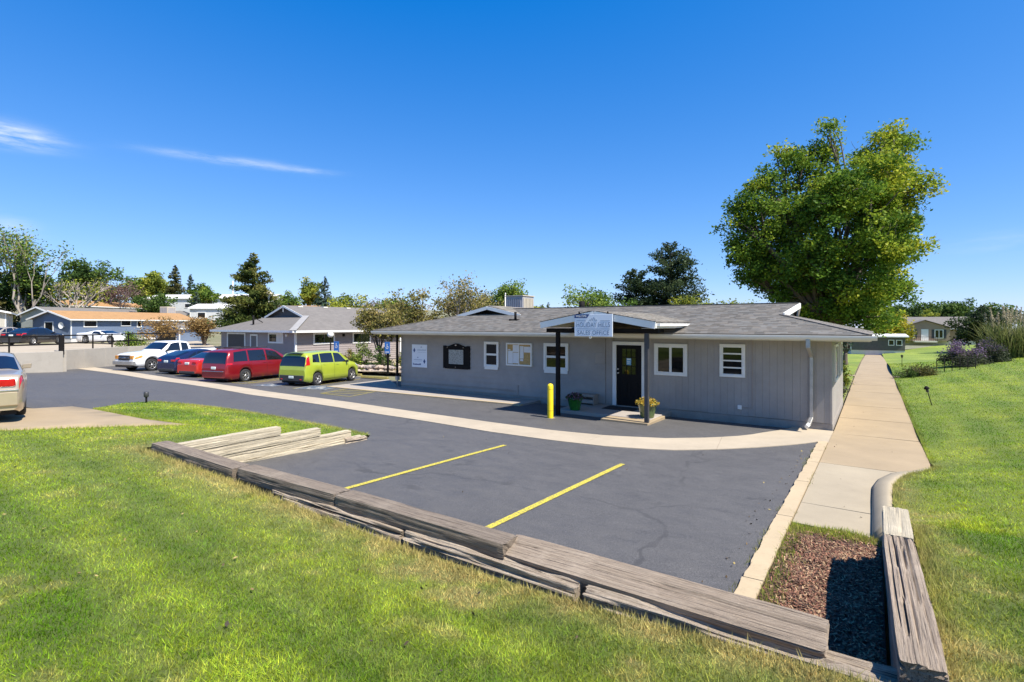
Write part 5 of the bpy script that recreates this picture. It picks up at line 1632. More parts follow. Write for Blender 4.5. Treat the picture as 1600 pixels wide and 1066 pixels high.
# ------------------------------------------------------------------ neighbouring buildings
def mat_lap(name, c, pitch=.11, axis='z'):
    """lap siding too far away to show single boards: fine courses as relief"""
    t = NT(name)
    col = t.ramp(t.noise(1.2, 5, .65), [(.3, tuple(x * .92 for x in c)), (.7, tuple(min(1, x * 1.06) for x in c))])
    sp = t.node('ShaderNodeSeparateXYZ'); t.l.new(t.node('ShaderNodeTexCoord').outputs['Object'], sp.inputs[0])
    m = t.node('ShaderNodeMath'); m.operation = 'MULTIPLY'; m.inputs[1].default_value = 1 / pitch; t.l.new(sp.outputs[2], m.inputs[0])
    f = t.node('ShaderNodeMath'); f.operation = 'FRACT'; t.l.new(m.outputs[0], f.inputs[0])
    t.col(col); t.rough(.7); t.bump(f.outputs[0], .02, .6)
    return t.m


M_TAUPE = mat_lap('taupe_lap_siding', (.30, .26, .25), .16)
M_HBLUE = mat_lap('slate_blue_siding', (.155, .205, .30))
M_HGREY = mat_lap('sage_grey_siding', (.33, .34, .30))
M_HBEIGE = mat_lap('beige_siding', (.50, .46, .38))
M_HWHITE = mat_lap('white_siding', (.66, .66, .64))
M_HTAN = mat_lap('tan_siding', (.34, .245, .18))
M_RGREY = pmat('grey_far_shingles', (.155, .14, .125), .9, .2, 2.5, bump=.5, bscale=25, fine=.25)
M_RORANGE = pmat('orange_brown_shingles', (.33, .185, .075), .9, .15, 2.5, bump=.5, bscale=25, fine=.2)
M_RWHITE = pmat('white_metal_roof', (.68, .66, .62), .6, .08, 1.5)
M_SKIRT = pmat('white_skirting', (.62, .58, .55), .7, .08, 2)
M_SHUT = pmat('dark_shutter', (.05, .05, .055), .6, .1)


def home(name, label, loc, rz, W, L, eave, peak, wall, roofm, gwin=(), swin=(), over=.3, skirt=.0, trim=None, group=None, cat='house', lwin=()):
    """box home: gable wall at y=0 facing -y, x from -W to 0, long wall at x=0 facing +x"""
    root = empty(name, loc, rz, label, cat, group)
    trim = trim or M_WHITE
    w_ = MB(); w_.prism([(-W, skirt), (0, skirt), (0, eave), (-W / 2, peak), (-W, eave)], 'y', 0, L); w_.build('wall', wall, root)
    if skirt: q = MB(); q.box(-W + .03, -.03, .03, L - .03, -.4, skirt); q.build('skirting', M_SKIRT, root)
    sl = (peak - eave) / (W / 2)
    rf = MB(); e = eave - over * sl
    slab_poly(rf, [(over, -over, e + .06), (over, L + over, e + .06), (-W / 2, L + over, peak + .06), (-W / 2, -over, peak + .06)], .07)
    slab_poly(rf, [(-W - over, L + over, e + .06), (-W - over, -over, e + .06), (-W / 2, -over, peak + .06), (-W / 2, L + over, peak + .06)], .07)
    rf = rf.build('roof', roofm, root)
    fa = MB(); fa.box(over - .02, over + .02, -over, L + over, e - .10, e + .03); fa.build('fascia', trim, root)
    fa = MB(); fa.bar((over, -over - .02, e - .02), (-W / 2, -over - .02, peak - .02), .03, .15); fa.build('rake_board', trim, root)
    fa = MB(); fa.bar((-W / 2, -over - .02, peak - .02), (-W - over, -over - .02, e - .02), .03, .15); fa.build('rake_board', trim, root)
    fa = MB(); fa.box(-.07, .015, -.015, .07, skirt, eave); fa.build('corner_board', trim, root)
    def win(face, a, b, z0, z1, panes=1, fm=None):
        T = .09
        f = MB(); g = []
        def bx(mb, a0, a1, c0, c1, d0, d1):
            if face == 'g': mb.box(a0, a1, -d1, -d0, c0, c1)
            else: mb.box(d0, d1, a0, a1, c0, c1)
        bx(f, a, b, z1 - T, z1, 0.002, .05); bx(f, a, b, z0, z0 + T, 0.002, .05); bx(f, a, a + T, z0 + T, z1 - T, 0.002, .048); bx(f, b - T, b, z0 + T, z1 - T, 0.002, .048)
        fo = f.build('window', fm or trim, root)
        n = panes
        for i in range(n):
            p0 = a + T + (b - a - 2 * T) * i / n; p1 = a + T + (b - a - 2 * T) * (i + 1) / n
            g = MB(); bx(g, p0 + (.03 if i else 0), p1, z0 + T, z1 - T, .004, .02); g.build('pane', M_GLASS, fo)
    for q in gwin: win('g', *q)
    for q in swin: win('s', *q)
    return root


def part(parent, name, mat, boxes, bevel=0):
    m_ = MB()
    for b in boxes: m_.box(*b)
    return m_.build(name, mat, parent, bevel)


# grey annex with the small roof gable, beyond the parked cars
ax_ = empty('annex_building', (-31.7, 3.65, 0), 0, 'taupe hip-roofed building with small roof gable behind the parked cars', 'building')
w_ = MB(); w_.box(-10, 0, 0, 13, -.1, 2.62); w_.build('wall', M_TAUPE, ax_)
# single lap courses near the corner
zc = .25
while zc < 2.5:
    b = MB(); b.add([(.002, .05, zc), (.03, .05, zc), (.012, .05, zc + .17), (.002, .05, zc + .17), (.002, 12.9, zc), (.03, 12.9, zc), (.012, 12.9, zc + .17), (.002, 12.9, zc + .17)], [(0, 1, 2, 3), (7, 6, 5, 4), (1, 5, 6, 2), (0, 4, 5, 1), (2, 6, 7, 3)])
    b.build('siding_board', M_TAUPE, ax_)
    b = MB(); b.add([(-2.0 - 8, -.002, zc), (-.05, -.002, zc), (-.05, -.002, zc + .17), (-10, -.002, zc + .17), (-10, -.03, zc), (-.05, -.03, zc), (-.05, -.012, zc + .17), (-10, -.012, zc + .17)], [(4, 5, 6, 7), (0, 4, 7, 3), (1, 2, 6, 5), (0, 1, 5, 4), (3, 7, 6, 2)])
    b.build('siding_board', M_TAUPE, ax_)
    zc += .165
EA, PK, OV = 2.62, 4.52, .6
sl = (PK - EA) / 5.6
rf = MB()
gb_y = 2.5; gz = EA + sl * (gb_y + OV); hw_ = (PK - gz) / sl
slab_poly(rf, [(-10 - OV, -OV, EA), (OV, -OV, EA), (-5 + hw_, gb_y, gz), (-5 - hw_, gb_y, gz)])
slab_poly(rf, [(OV, -OV, EA), (OV, 13.6, EA), (-5, 13.6, PK), (-5, gb_y - .3, PK), (-5 + hw_ + .1, gb_y - .3, gz - .03), (-5 + hw_, gb_y, gz)])
slab_poly(rf, [(-10 - OV, 13.6, EA), (-10 - OV, -OV, EA), (-5 - hw_, gb_y, gz), (-5 - hw_ - .1, gb_y - .3, gz - .03), (-5, gb_y - .3, PK), (-5, 13.6, PK)])
rf = rf.build('roof', M_RGREY, ax_)
m_ = MB(); m_.bar((OV, -OV, EA + .03), (-5 + hw_, gb_y, gz + .03), .45, .03); m_.build('hip_cap', pmat('pale_hip_cap', (.27, .26, .25), .9, .1, 3), rf)
g_ = MB(); g_.prism([(-5 - hw_, gz), (-5 + hw_, gz), (-5, PK - .03)], 'y', gb_y + .01, gb_y + .05); g_.build('gable_panel', pmat('dark_gable', (.07, .07, .075), .7), ax_)
for s_ in (1, -1):
    m_ = MB(); m_.bar((-5 + s_ * (hw_ + .1), gb_y - .32, gz - .08), (-5, gb_y - .32, PK - .06), .03, .14); m_.build('rake_board', M_WHITE, ax_)
m_ = MB(); m_.box(-5.03, -4.97, gb_y - .33, gb_y - .3, PK - .5, PK - .1); m_.build('gable_post', M_WHITE, ax_)
fa = MB(); fa.box(-10 - OV, OV + .02, -OV - .02, -OV + .02, EA - .14, EA + .005); fa.build('fascia', M_WHITE, ax_)
fa = MB(); fa.box(OV - .02, OV + .02, -OV + .025, 13.6, EA - .14, EA + .005); fa.build('fascia', M_WHITE, ax_)
part(ax_, 'soffit', M_SOFFIT, [(-10 - OV + .03, OV - .03, -OV + .03, -.03, EA - .12, EA - .1), (.04, OV - .03, 0, 13.5, EA - .12, EA - .1)])
part(ax_, 'corner_board', M_WHITE, [(-.10, .035, -.036, .08, 0, EA - .13)])
part(ax_, 'garage_door', pmat('charcoal_garage_door', (.045, .043, .045), .6, .1), [(-8.9, -6.5, -.045, -.031, 0, 2.30)])
part(ax_, 'door_trim', M_WHITE, [(-9.05, -8.9, -.06, -.031, 0, 2.42), (-6.5, -6.35, -.06, -.031, 0, 2.42), (-8.9, -6.5, -.06, -.031, 2.3, 2.42)])
part(ax_, 'side_door', pmat('grey_door', (.10, .10, .11), .5), [(-5.55, -4.8, -.05, -.031, 0, 2.2)])
part(ax_, 'door_trim', M_WHITE, [(-5.68, -5.55, -.06, -.031, 0, 2.32), (-4.8, -4.68, -.06, -.031, 0, 2.32), (-5.55, -4.8, -.06, -.031, 2.2, 2.32)])


def awin(face, a, b, z0, z1, n=2, bright=False):
    f = MB(); T = .11
    def bx(mb, a0, a1, c0, c1, d0, d1):
        if face == 'f': mb.box(a0, a1, -d1, -d0, c0, c1)
        else: mb.box(d0, d1, a0, a1, c0, c1)
    bx(f, a, b, z1 - T, z1, .02, .075); bx(f, a, b, z0, z0 + T, .02, .075); bx(f, a, a + T, z0 + T, z1 - T, .02, .074); bx(f, b - T, b, z0 + T, z1 - T, .02, .074)
    fo = f.build('window', M_WHITE, ax_)
    for i in range(n):
        p0 = a + T + (b - a - 2 * T) * i / n; p1 = a + T + (b - a - 2 * T) * (i + 1) / n
        g = MB(); bx(g, p0 + (.05 if i else 0), p1, z0 + T, z1 - T, .02, .045); g.build('pane', M_CREAM if (bright and i == n - 1) else M_GLASS, fo)


awin('f', -3.25, -1.4, 1.7, 2.45, 2, True)
awin('s', 1.35, 3.15, 1.62, 2.44); awin('s', 4.75, 6.5, 1.6, 2.44)
part(ax_, 'wall_lamp', M_WHITE, [(-1.0, -.85, -.14, -.03, 2.2, 2.36)]); part(ax_, 'wall_lamp', M_BLACK, [(.03, .15, 3.85, 3.97, 2.15, 2.35)])
for i in range(4):
    m_ = MB(); m_.box(-4.9, -4.55, 3.2 + i * 2.3, 3.6 + i * 2.3, PK - .12, PK - .02); m_.build('roof_vent', M_CREAM, rf)
m_ = MB(); m_.tube([(-6.4, .6, 2.9), (-6.4, .6, 3.75)], .07, 8); m_.build('flue', M_BLACK, rf); m_ = MB(); m_.bar((-6.4, .6, 3.6), (-5.8, 1.0, 3.2), .05, .05); m_.build('flue_brace', M_BLACK, rf)
# porch posts at the far right of the annex
for yy in (9.2, 11.0):
    part(ax_, 'porch_post', M_WHITE, [(.35, .5, yy, yy + .15, 0, 2.48)])

# detached garage
gg = home('garage', 'small beige gabled garage behind the white pickup', (-46.2, 6.6, .5), R(-90 + 0) if False else R(-72), 6.2, 5.4, 1.72, 2.45, M_HTAN, M_RGREY, (), (), .35)
for (a, b) in ((.4, 2.6), (2.9, 5.0)):
    part(gg, 'garage_door', M_HBEIGE, [(.005, .03, a, b, 0, 1.5)])

# mobile homes on the terrace
hb = home('mobile_home', 'slate blue mobile home with orange brown roof and white-trimmed gable at left', (-64.56, .43, 1.2), R(22), 4.9, 15, 2.45, 3.2, M_HBLUE, M_RORANGE,
          [(-3.35, -2.2, 1.0, 2.15)], [(1.2, 2.6, 1.55, 2.25), (5.2, 6.4, 1.65, 2.35), (7.1, 7.7, 1.5, 2.4), (9.8, 11.2, 1.8, 2.3)], .35, .45)
d_ = MB(); d_.lathe([(.001, .06), (.2, .03), (.33, -.04)], 16, (-.75, -.35, 1.75), 'y'); d_.bar((-.75, -.3, 1.75), (-.75, -.02, 1.6), .03, .03); d_.build('satellite_dish', M_WHITE, hb)
sh_ = home('shed', 'pale blue lean-to shed with white trim at the end of the blue mobile home', (-58.2, 7.6, .95), R(22), 3.0, 3.2, 1.75, 2.2, M_HBLUE, M_RGREY, [(-2.6, -.4, .15, 1.55)], (), .2, 0, None, None, 'shed')
home('mobile_home', 'sage grey mobile home with grey roof right behind the slate blue one', (-76.3, 2.3, 1.5), R(22), 5.2, 20, 2.7, 3.55, M_HGREY, M_RGREY, (), [(2, 3.2, 1.6, 2.3), (8, 9.2, 1.6, 2.3)], .3, .5)
cb_ = empty('swamp_cooler', (-73.2, 12.6, 4.45), R(22), 'beige box cooler on the roof of the sage grey mobile home', 'cooler')
q = MB(); q.box(-.6, .6, -.6, .6, -.2, .85); q.build('cabinet', M_COOL, cb_, .02)
for i in range(4):
    q = MB(); q.box(.605, .62, -.5 + i * .26, -.3 + i * .26, 0, .7); q.build('louvre_slat', M_COOLS, cb_)
    q = MB(); q.box(-.5 + i * .26, -.3 + i * .26, -.62, -.605, 0, .7); q.build('louvre_slat', M_COOLS, cb_)
home('mobile_home', 'long mobile home with orange brown roof on the rise behind the grey one', (-95.0, 8.2, 3.4), R(30), 5.0, 16, 2.5, 3.25, M_HGREY, M_RORANGE, (), [(1.5, 2.6, 1.5, 2.2), (4, 5.5, 1.7, 2.2), (8, 9.4, 1.6, 2.2)], .35, .4)
home('mobile_home', 'long white mobile home with white roof below the hilltop trees at left', (-101, 20.5, 4.6), R(-60), 6, 22, 2.9, 3.6, M_HWHITE, M_RWHITE, (), [(2, 3.4, 1.2, 2.0), (7, 8.4, 1.2, 2.0), (12, 13, 1.2, 2.0), (17, 18.4, 1.2, 2.0)], .2, .4)
home('mobile_home', 'white mobile home half hidden by the brown autumn tree', (-79, 17.8, 2.9), R(-52), 5, 9, 2.5, 3.1, M_HWHITE, M_RWHITE, [(-3.5, -2.4, 1, 2)], [(1, 2.2, 1, 1.9), (4.5, 5.5, 1, 1.9)], .2, .4)
home('house', 'small white gabled house with dark gable high on the slope left of the spruce', (-76, 25.5, 3.9), R(15), 3.6, 6, 1.9, 2.7, M_HWHITE, M_RGREY, [(-2.4, -1.2, .8, 1.5)], [(1, 2, .8, 1.5)], .3, .3)
home('mobile_home', 'white sided home partly behind the tall spruce trunk', (-57.5, 15.2, 1.6), R(-58), 4.6, 9, 2.9, 3.5, M_HWHITE, M_RGREY, (), [(1.5, 2.5, 1.2, 2.1), (5.5, 6.5, 1.2, 2.1)], .2, .4)
home('mobile_home', 'home with pale orange roof peeking above the annex roof', (-66, 22, 2.0), R(-58), 5, 12, 2.9, 3.6, M_HBEIGE, M_RORANGE, (), (), .3, .4)
home('mobile_home', 'cream mobile home with orange roof cut by the left picture edge', (-64.1, -4.4, 1.3), R(76), 5, 12, 2.9, 3.5, M_HBEIGE, M_RORANGE, [(-3, -2, 1.2, 2.1)], [(1, 2.2, 1.3, 2.1)], .35, .45)

# right-hand homes across the lawn
hr = home('mobile_home', 'beige brown double-wide home with black shutters across the lawn at right', (4.1, 86.4, .1), R(-82), 8, 12.5, 2.45, 4.1, M_HTAN, M_RGREY, (), [(7.6, 8.8, .95, 2.0), (10.6, 11.6, 1.0, 1.9)], .4, .4)
b_ = MB(); b_.prism([(.2, .4), (6.4, .4), (6.4, 2.45), (3.3, 3.55), (.2, 2.45)], 'x', .02, 1.2); b_.build('front_gable', M_HTAN, hr)
b_ = MB(); slab_poly(b_, [(1.55, 3.3, 3.66), (1.55, -.1, 2.44), (.0, -.1, 2.44), (-2.2, 3.3, 3.66)]); slab_poly(b_, [(1.55, 6.7, 2.44), (1.55, 3.3, 3.66), (-2.2, 3.3, 3.66), (.0, 6.7, 2.44)]); b_.build('gable_roof', M_RGREY, hr)
for (a, b, z0, z1) in ((.9, 2.0, .8, 2.15), (4.5, 5.6, .8, 2.15)):
    fo = part(hr, 'window', M_WHITE, [(1.2, 1.25, a, b, z1 - .1, z1), (1.2, 1.25, a, b, z0, z0 + .1), (1.2, 1.249, a, a + .1, z0 + .1, z1 - .1), (1.2, 1.249, b - .1, b, z0 + .1, z1 - .1), (1.2, 1.248, (a + b) / 2 - .04, (a + b) / 2 + .04, z0 + .1, z1 - .1)])
    part(fo, 'pane', M_GLASS, [(1.2, 1.22, a + .1, b - .1, z0 + .1, z1 - .1)])
    part(hr, 'shutter', M_SHUT, [(1.2, 1.24, a - .35, a - .03, z0, z1)]); part(hr, 'shutter', M_SHUT, [(1.2, 1.24, b + .03, b + .35, z0, z1)])
part(hr, 'door', M_WHITE, [(1.2, 1.25, 2.85, 3.75, .45, 2.2)])
part(hr, 'porch_rail', M_BLACK, [(2.4, 2.45, 1.8, 4.6, 1.0, 1.06)] + [(2.4, 2.44, 1.8 + .25 * i, 1.84 + .25 * i, .3, 1.0) for i in range(12)])
part(hr, 'porch_deck', M_CREAM, [(1.25, 2.5, 1.8, 4.6, .2, .4)])
home('mobile_home', 'low home with shade-coloured wall and white roof edge left of the beige double-wide', (-1.7, 72, -.9), R(-84), 5, 6.3, 2.3, 2.55, pmat('carport_shade_siding', (.10, .095, .09), .8), M_RWHITE, (), [(4.4, 5.1, 1.0, 1.8), (5.3, 6.0, 1.0, 1.8)], .4, .3)  # dark wall colour stands in for the shade under the carport
home('mobile_home', 'white home glimpsed behind the tall plume grass at the right edge', (17.5, 66, .6), R(-80), 5, 9, 2.6, 3.2, M_HWHITE, M_RWHITE, (), [(2, 3, 1.2, 2)], .3, .4)

# ------------------------------------------------------------------ concrete retaining wall, railing, terrace
TERR = [(-38.75, -20), (-38.85, -6.85), (-40.8, -6.65), (-44.0, -2.1), (-44.9, 2.0), (-46.5, 6), (-60, 10), (-60, -30), (-38.75, -30)]
me, _ = cdt_sheet('terrace', TERR, Hleft, 1.5, pmat('terrace_gravel', (.36, .30, .22), .95, .2, .5, bump=.5, bscale=20, obj=False, fine=.3), .03)
tag(link('terrace', me), kind='structure')
cw = empty('concrete_wall', (-40, -7, .2), 0, 'bare grey concrete retaining wall beyond the drive at far left', 'retaining wall')
segs = [((-38.4, -20), (-38.45, -15.5)), ((-38.45, -15.5), (-38.5, -11.2)), ((-38.5, -11.2), (-38.55, -7.1)), ((-38.75, -6.98), (-40.55, -6.85)), ((-40.6, -6.8), (-41.6, -5.3)), ((-41.6, -5.3), (-42.6, -3.8)), ((-42.6, -3.8), (-43.7, -2.1)), ((-43.7, -2.1), (-44.6, 1.8))]
for i, (a, b) in enumerate(segs):
    A, B = Vector((*a, .65)) - cw.location, Vector((*b, .65)) - cw.location
    d = (B - A).normalized() * .006
    m_ = MB(); m_.bar(A + d, B - d, .25, 1.62 - .03 * (i > 3)); m_.build('wall_panel', M_WALLC, cw, .012)
rl = empty('railing', (-41, -7, 1.35), 0, 'black metal two-rail railing on top of the grey concrete wall', 'railing')
path = [(-38.6, -19), (-38.65, -15.5), (-38.7, -12), (-38.72, -9.4), (-38.75, -7.1), (-40.7, -6.6), (-42.0, -4.6), (-43.0, -3.2), (-43.9, -1.9), (-44.8, 1.6)]
for i, p in enumerate(path):
    q = Vector((*p, 0)) - Vector((rl.location.x, rl.location.y, 0))
    r_ = .11 if i == 4 else .035
    m_ = MB(); m_.box(q.x - r_, q.x + r_, q.y - r_, q.y + r_, -.1, 1.05); m_.build('railing_post', M_BLACK, rl)
for a, b in zip(path[:-1], path[1:]):
    A = Vector((*a, 0)) - Vector((rl.location.x, rl.location.y, 0)); B = Vector((*b, 0)) - Vector((rl.location.x, rl.location.y, 0))
    for z in (.52, 1.0):
        m_ = MB(); m_.bar(A + Vector((0, 0, z)), B + Vector((0, 0, z)), .07, .08); m_.build('rail', M_BLACK, rl)

# ------------------------------------------------------------------ street furniture
def lamp_post(loc, h, label, globe=True, r=.045, pm=None, ph=.0):
    o = empty('lamp_post', loc, 0, label, 'lamp')
    m_ = MB(); m_.lathe([(r * 2, 0), (r * 2, .06), (r, .1), (r * .9, h)], 12); m_.build('pole', pm or M_BLACK, o)
    if globe:
        m_ = MB(); m_.sphere((0, 0, h + .19), .2, 16, 10); m_.build('globe', M_WHITE, o); m_ = MB(); m_.lathe([(.04, h), (.11, h + .01), (.09, h + .05)], 12); m_.build('collar', M_BLACK, o)
    else:
        m_ = MB(); m_.lathe([(.10, h), (.16, h + .32), (.14, h + .34)], 14); m_.build('lantern', M_CREAM, o); m_ = MB(); m_.lathe([(.42, h + .34), (.30, h + .44), (.05, h + .60), (.001, h + .62)], 16); m_.build('shade', M_COOL, o)
    return o


lamp_post((-28.4, 4.05, .03), 2.15, 'black lamp post with white globe between the hatchback and the annex')
lamp_post((-42.9, 8.3, .8), 4.6, 'tall pale lamp post with cap shade just left of the spruce', False, .06, M_CREAM)


def access_sign(loc, label, rz=0.0):
    o = empty('parking_sign', loc, rz, label, 'sign')
    m_ = MB(); m_.box(-.05, .05, -.05, .05, 0, 1.45); m_.build('post', M_BLACK, o)
    M_SB = pmat('sign_blue', (.03, .14, .42), .5, .05)
    m_ = MB(); m_.box(-.18, .18, -.075, -.055, 1.25, 1.95); m_.build('plate', M_SB, o, .004)
    m_ = MB()
    for k in range(14):
        a0, a1 = R(-200 + 250 * k / 14), R(-200 + 250 * (k + 1) / 14)
        m_.add([(-.01 + .085 * math.cos(a0), -.079, 1.62 + .085 * math.sin(a0)), (-.01 + .085 * math.cos(a1), -.079, 1.62 + .085 * math.sin(a1)), (-.01 + .055 * math.cos(a1), -.079, 1.62 + .055 * math.sin(a1)), (-.01 + .055 * math.cos(a0), -.079, 1.62 + .055 * math.sin(a0))], [(0, 1, 2, 3)])
    m_.box(-.03, .0, -.08, -.0755, 1.64, 1.78); m_.box(-.01, .08, -.0805, -.0755, 1.66, 1.685); m_.box(-.035, .01, -.08, -.0755, 1.79, 1.835); m_.box(-.12, .12, -.08, -.0755, 1.32, 1.37)
    m_.build('sign_symbol', M_WHITE, o)


access_sign((-26.6, 3.2, .04), 'blue accessible parking sign on black post right of the white globe lamp', R(18))
access_sign((-23.1, 4.2, .04), 'blue accessible parking sign on black post beside the office corner', R(18))


def wheel_stop(loc, rz, label):
    o = empty('wheel_stop', loc, rz, label, 'wheel stop', 'yellow wheel stops')
    m_ = MB(); m_.prism([(-.09, 0), (.09, 0), (.06, .12), (-.06, .12)], 'x', -.95, .95); m_.build('stop_block', M_YELW, o, .015)
    for x in (-.6, .6):
        m_ = MB(); m_.lathe([(.018, .12), (.018, .128), (.001, .13)], 8, (x, 0, 0)); m_.build('spike', M_METALG, o)


wheel_stop((-21.9, 2.15, .04), R(8), 'yellow concrete wheel stop between the lime green hatchback and the office')
wheel_stop((-24.6, 2.55, .04), R(8), 'yellow concrete wheel stop under the front of the lime green hatchback')


def path_light(loc, label, h=.6, tilt=(0, 0)):
    o = empty('path_light', loc, 0, label, 'path light'); o.rotation_euler = (tilt[0], tilt[1], 0)
    m_ = MB(); m_.tube([(0, 0, -.1), (0, 0, h)], .014, 8); m_.build('stake', M_BLACK, o)
    m_ = MB(); m_.lathe([(.03, h - .02), (.09, h + .0), (.085, h + .03), (.03, h + .10), (.001, h + .11)], 14); m_.build('cap', M_BLACK, o)
    m_ = MB(); m_.lathe([(.04, h - .12), (.05, h - .02)], 10); m_.build('lens', M_POSTG, o)


path_light((2.72, 6.7, float(Hlawn(2.72, 6.7))), 'small black path light leaning in the lawn right of the sidewalk', .62, (R(4), R(-14)))
path_light((2.6, 27.5, float(Hlawn(2.6, 27.5))), 'tiny dark path light far along the sidewalk', .75)
pp_ = empty('stake_light', (-17.6, -10.6, float(Hlawn(-17.6, -10.6))), 0, 'short dark stake light on the grass tip beside the drive', 'path light')
m_ = MB(); m_.tube([(0, 0, -.05), (0, 0, .2)], .03, 8); m_.build('stake', M_BLACK, pp_); m_ = MB(); m_.lathe([(.05, .18), (.07, .2), (.07, .33), (.05, .35), (.001, .36)], 12); m_.build('lantern', M_POSTG, pp_)

hd = empty('handrail', (4.0, 21.5, float(Hlawn(4.0, 21.5))), R(20), 'small black metal handrail left of the purple sage bush', 'railing')
for i in range(6):
    m_ = MB(); m_.tube([(i * .38, 0, -.2), (i * .38, 0, .80 + (i > 1) * .08)], .02, 6); m_.build('railing_post', M_BLACK, hd)
m_ = MB(); m_.tube([(0, 0, .80), (.38, 0, .80), (.76, 0, .88), (1.9, 0, .88)], .022, 6); m_.build('rail', M_BLACK, hd)
m_ = MB(); m_.tube([(0, 0, .4), (1.9, 0, .42)], .018, 6); m_.build('rail', M_BLACK, hd)
lamp_post((13.6, 38.5, float(Hlawn(13.6, 38.5))), 2.9, 'pale lamp post at the right picture edge behind the plume grass', False, .08, M_CREAM)

for (x, y, z, h, lb) in ((-19.6, 11.5, 0, 5.1, 'thin grey pole rising behind the left end of the office roof'), (-86, 27.5, 3.8, 6.4, 'slim pale utility pole on the slope left of the spruce')):
    o = empty('utility_pole', (x, y, z), 0, lb, 'pole'); m_ = MB(); m_.tube([(0, 0, 0), (0, 0, h)], [.05 if h < 6 else .11, .04 if h < 6 else .09], 10); m_.build('pole', M_CREAM, o); m_ = MB(); m_.lathe([(.06, h), (.05, h + .08), (.001, h + .1)], 8); m_.build('cap', M_METALG, o)

# planting bed of rubble stones between lot and annex
M_STONE = [pmat('sandstone_%d' % i, c, .9, .25, 6, bump=.6, bscale=20) for i, c in enumerate(((.38, .30, .24), (.30, .25, .22), (.44, .36, .28)))]
bed = empty('stone_border', (-25, 4.8, 0), 0, 'low border of reddish rubble stones under the shrubs by the annex', 'stone border')
r8 = random.Random(8); proto = []
for k in range(5):
    bmx = bmesh.new(); bmesh.ops.create_icosphere(bmx, subdivisions=2, radius=1)
    for v in bmx.verts: v.co *= 1 + r8.uniform(-.22, .2); v.co.x *= 1.3; v.co.z *= .7
    me = bpy.data.meshes.new('stone'); bmx.to_mesh(me); bmx.free(); me.materials.append(M_STONE[k % 3]); proto.append(me)
for i in range(64):
    t = (i % 32) / 31; row = i // 32
    o = link('stone', proto[r8.randrange(5)], bed, (-4.0 + 8.2 * t + r8.uniform(-.1, .1), -.9 + 1.2 * t + row * .12 + r8.uniform(-.08, .08), .12 + .25 * row), r8.uniform(0, 6))
    s_ = r8.uniform(.13, .22); o.scale = (s_, s_, s_)
BED = [(-29.4, 3.3), (-25, 3.7), (-20.2, 5.0), (-18.2, 6.5), (-18.2, 14), (-31.6, 14), (-31.6, 3.6)]
me, _ = cdt_sheet('planting_bed', BED, lambda x, y: np.full(np.shape(x), .16) + .05 * np.sin(x) * np.cos(y * 1.3), .8, pmat('bed_soil', (.33, .27, .19), .95, .3, 1.2, obj=False, bump=.6, bscale=20, fine=.4))
tag(link('planting_bed', me), kind='structure')


# ------------------------------------------------------------------ vegetation
M_BARK = pmat('tree_bark', (.12, .095, .075), .95, .3, 4, bump=.9, bscale=14, stretch=(3, 3, .5), fine=.4)
M_BARKP = pmat('pale_bark', (.34, .29, .24), .95, .25, 4, bump=.7, bscale=14, stretch=(3, 3, .5), fine=.3)
LAT = Vector((.8233, .5676, 0)); DEP = Vector((-.5676, .8233, 0))


def limb(mb, a, b, r0, r1, rr, seg=5, sag=.12, n=6):
    a, b = Vector(a), Vector(b); L = (b - a).length
    pts = []
    j = Vector((rr.uniform(-1, 1), rr.uniform(-1, 1), rr.uniform(-.3, 1))) * L * sag
    for i in range(seg + 1):
        t = i / seg
        pts.append(a.lerp(b, t) + j * math.sin(t * math.pi) + Vector((rr.uniform(-1, 1), rr.uniform(-1, 1), rr.uniform(-1, 1))) * L * .018)
    mb.tube(pts, [r0 + (r1 - r0) * i / seg for i in range(seg + 1)], n)
    return pts


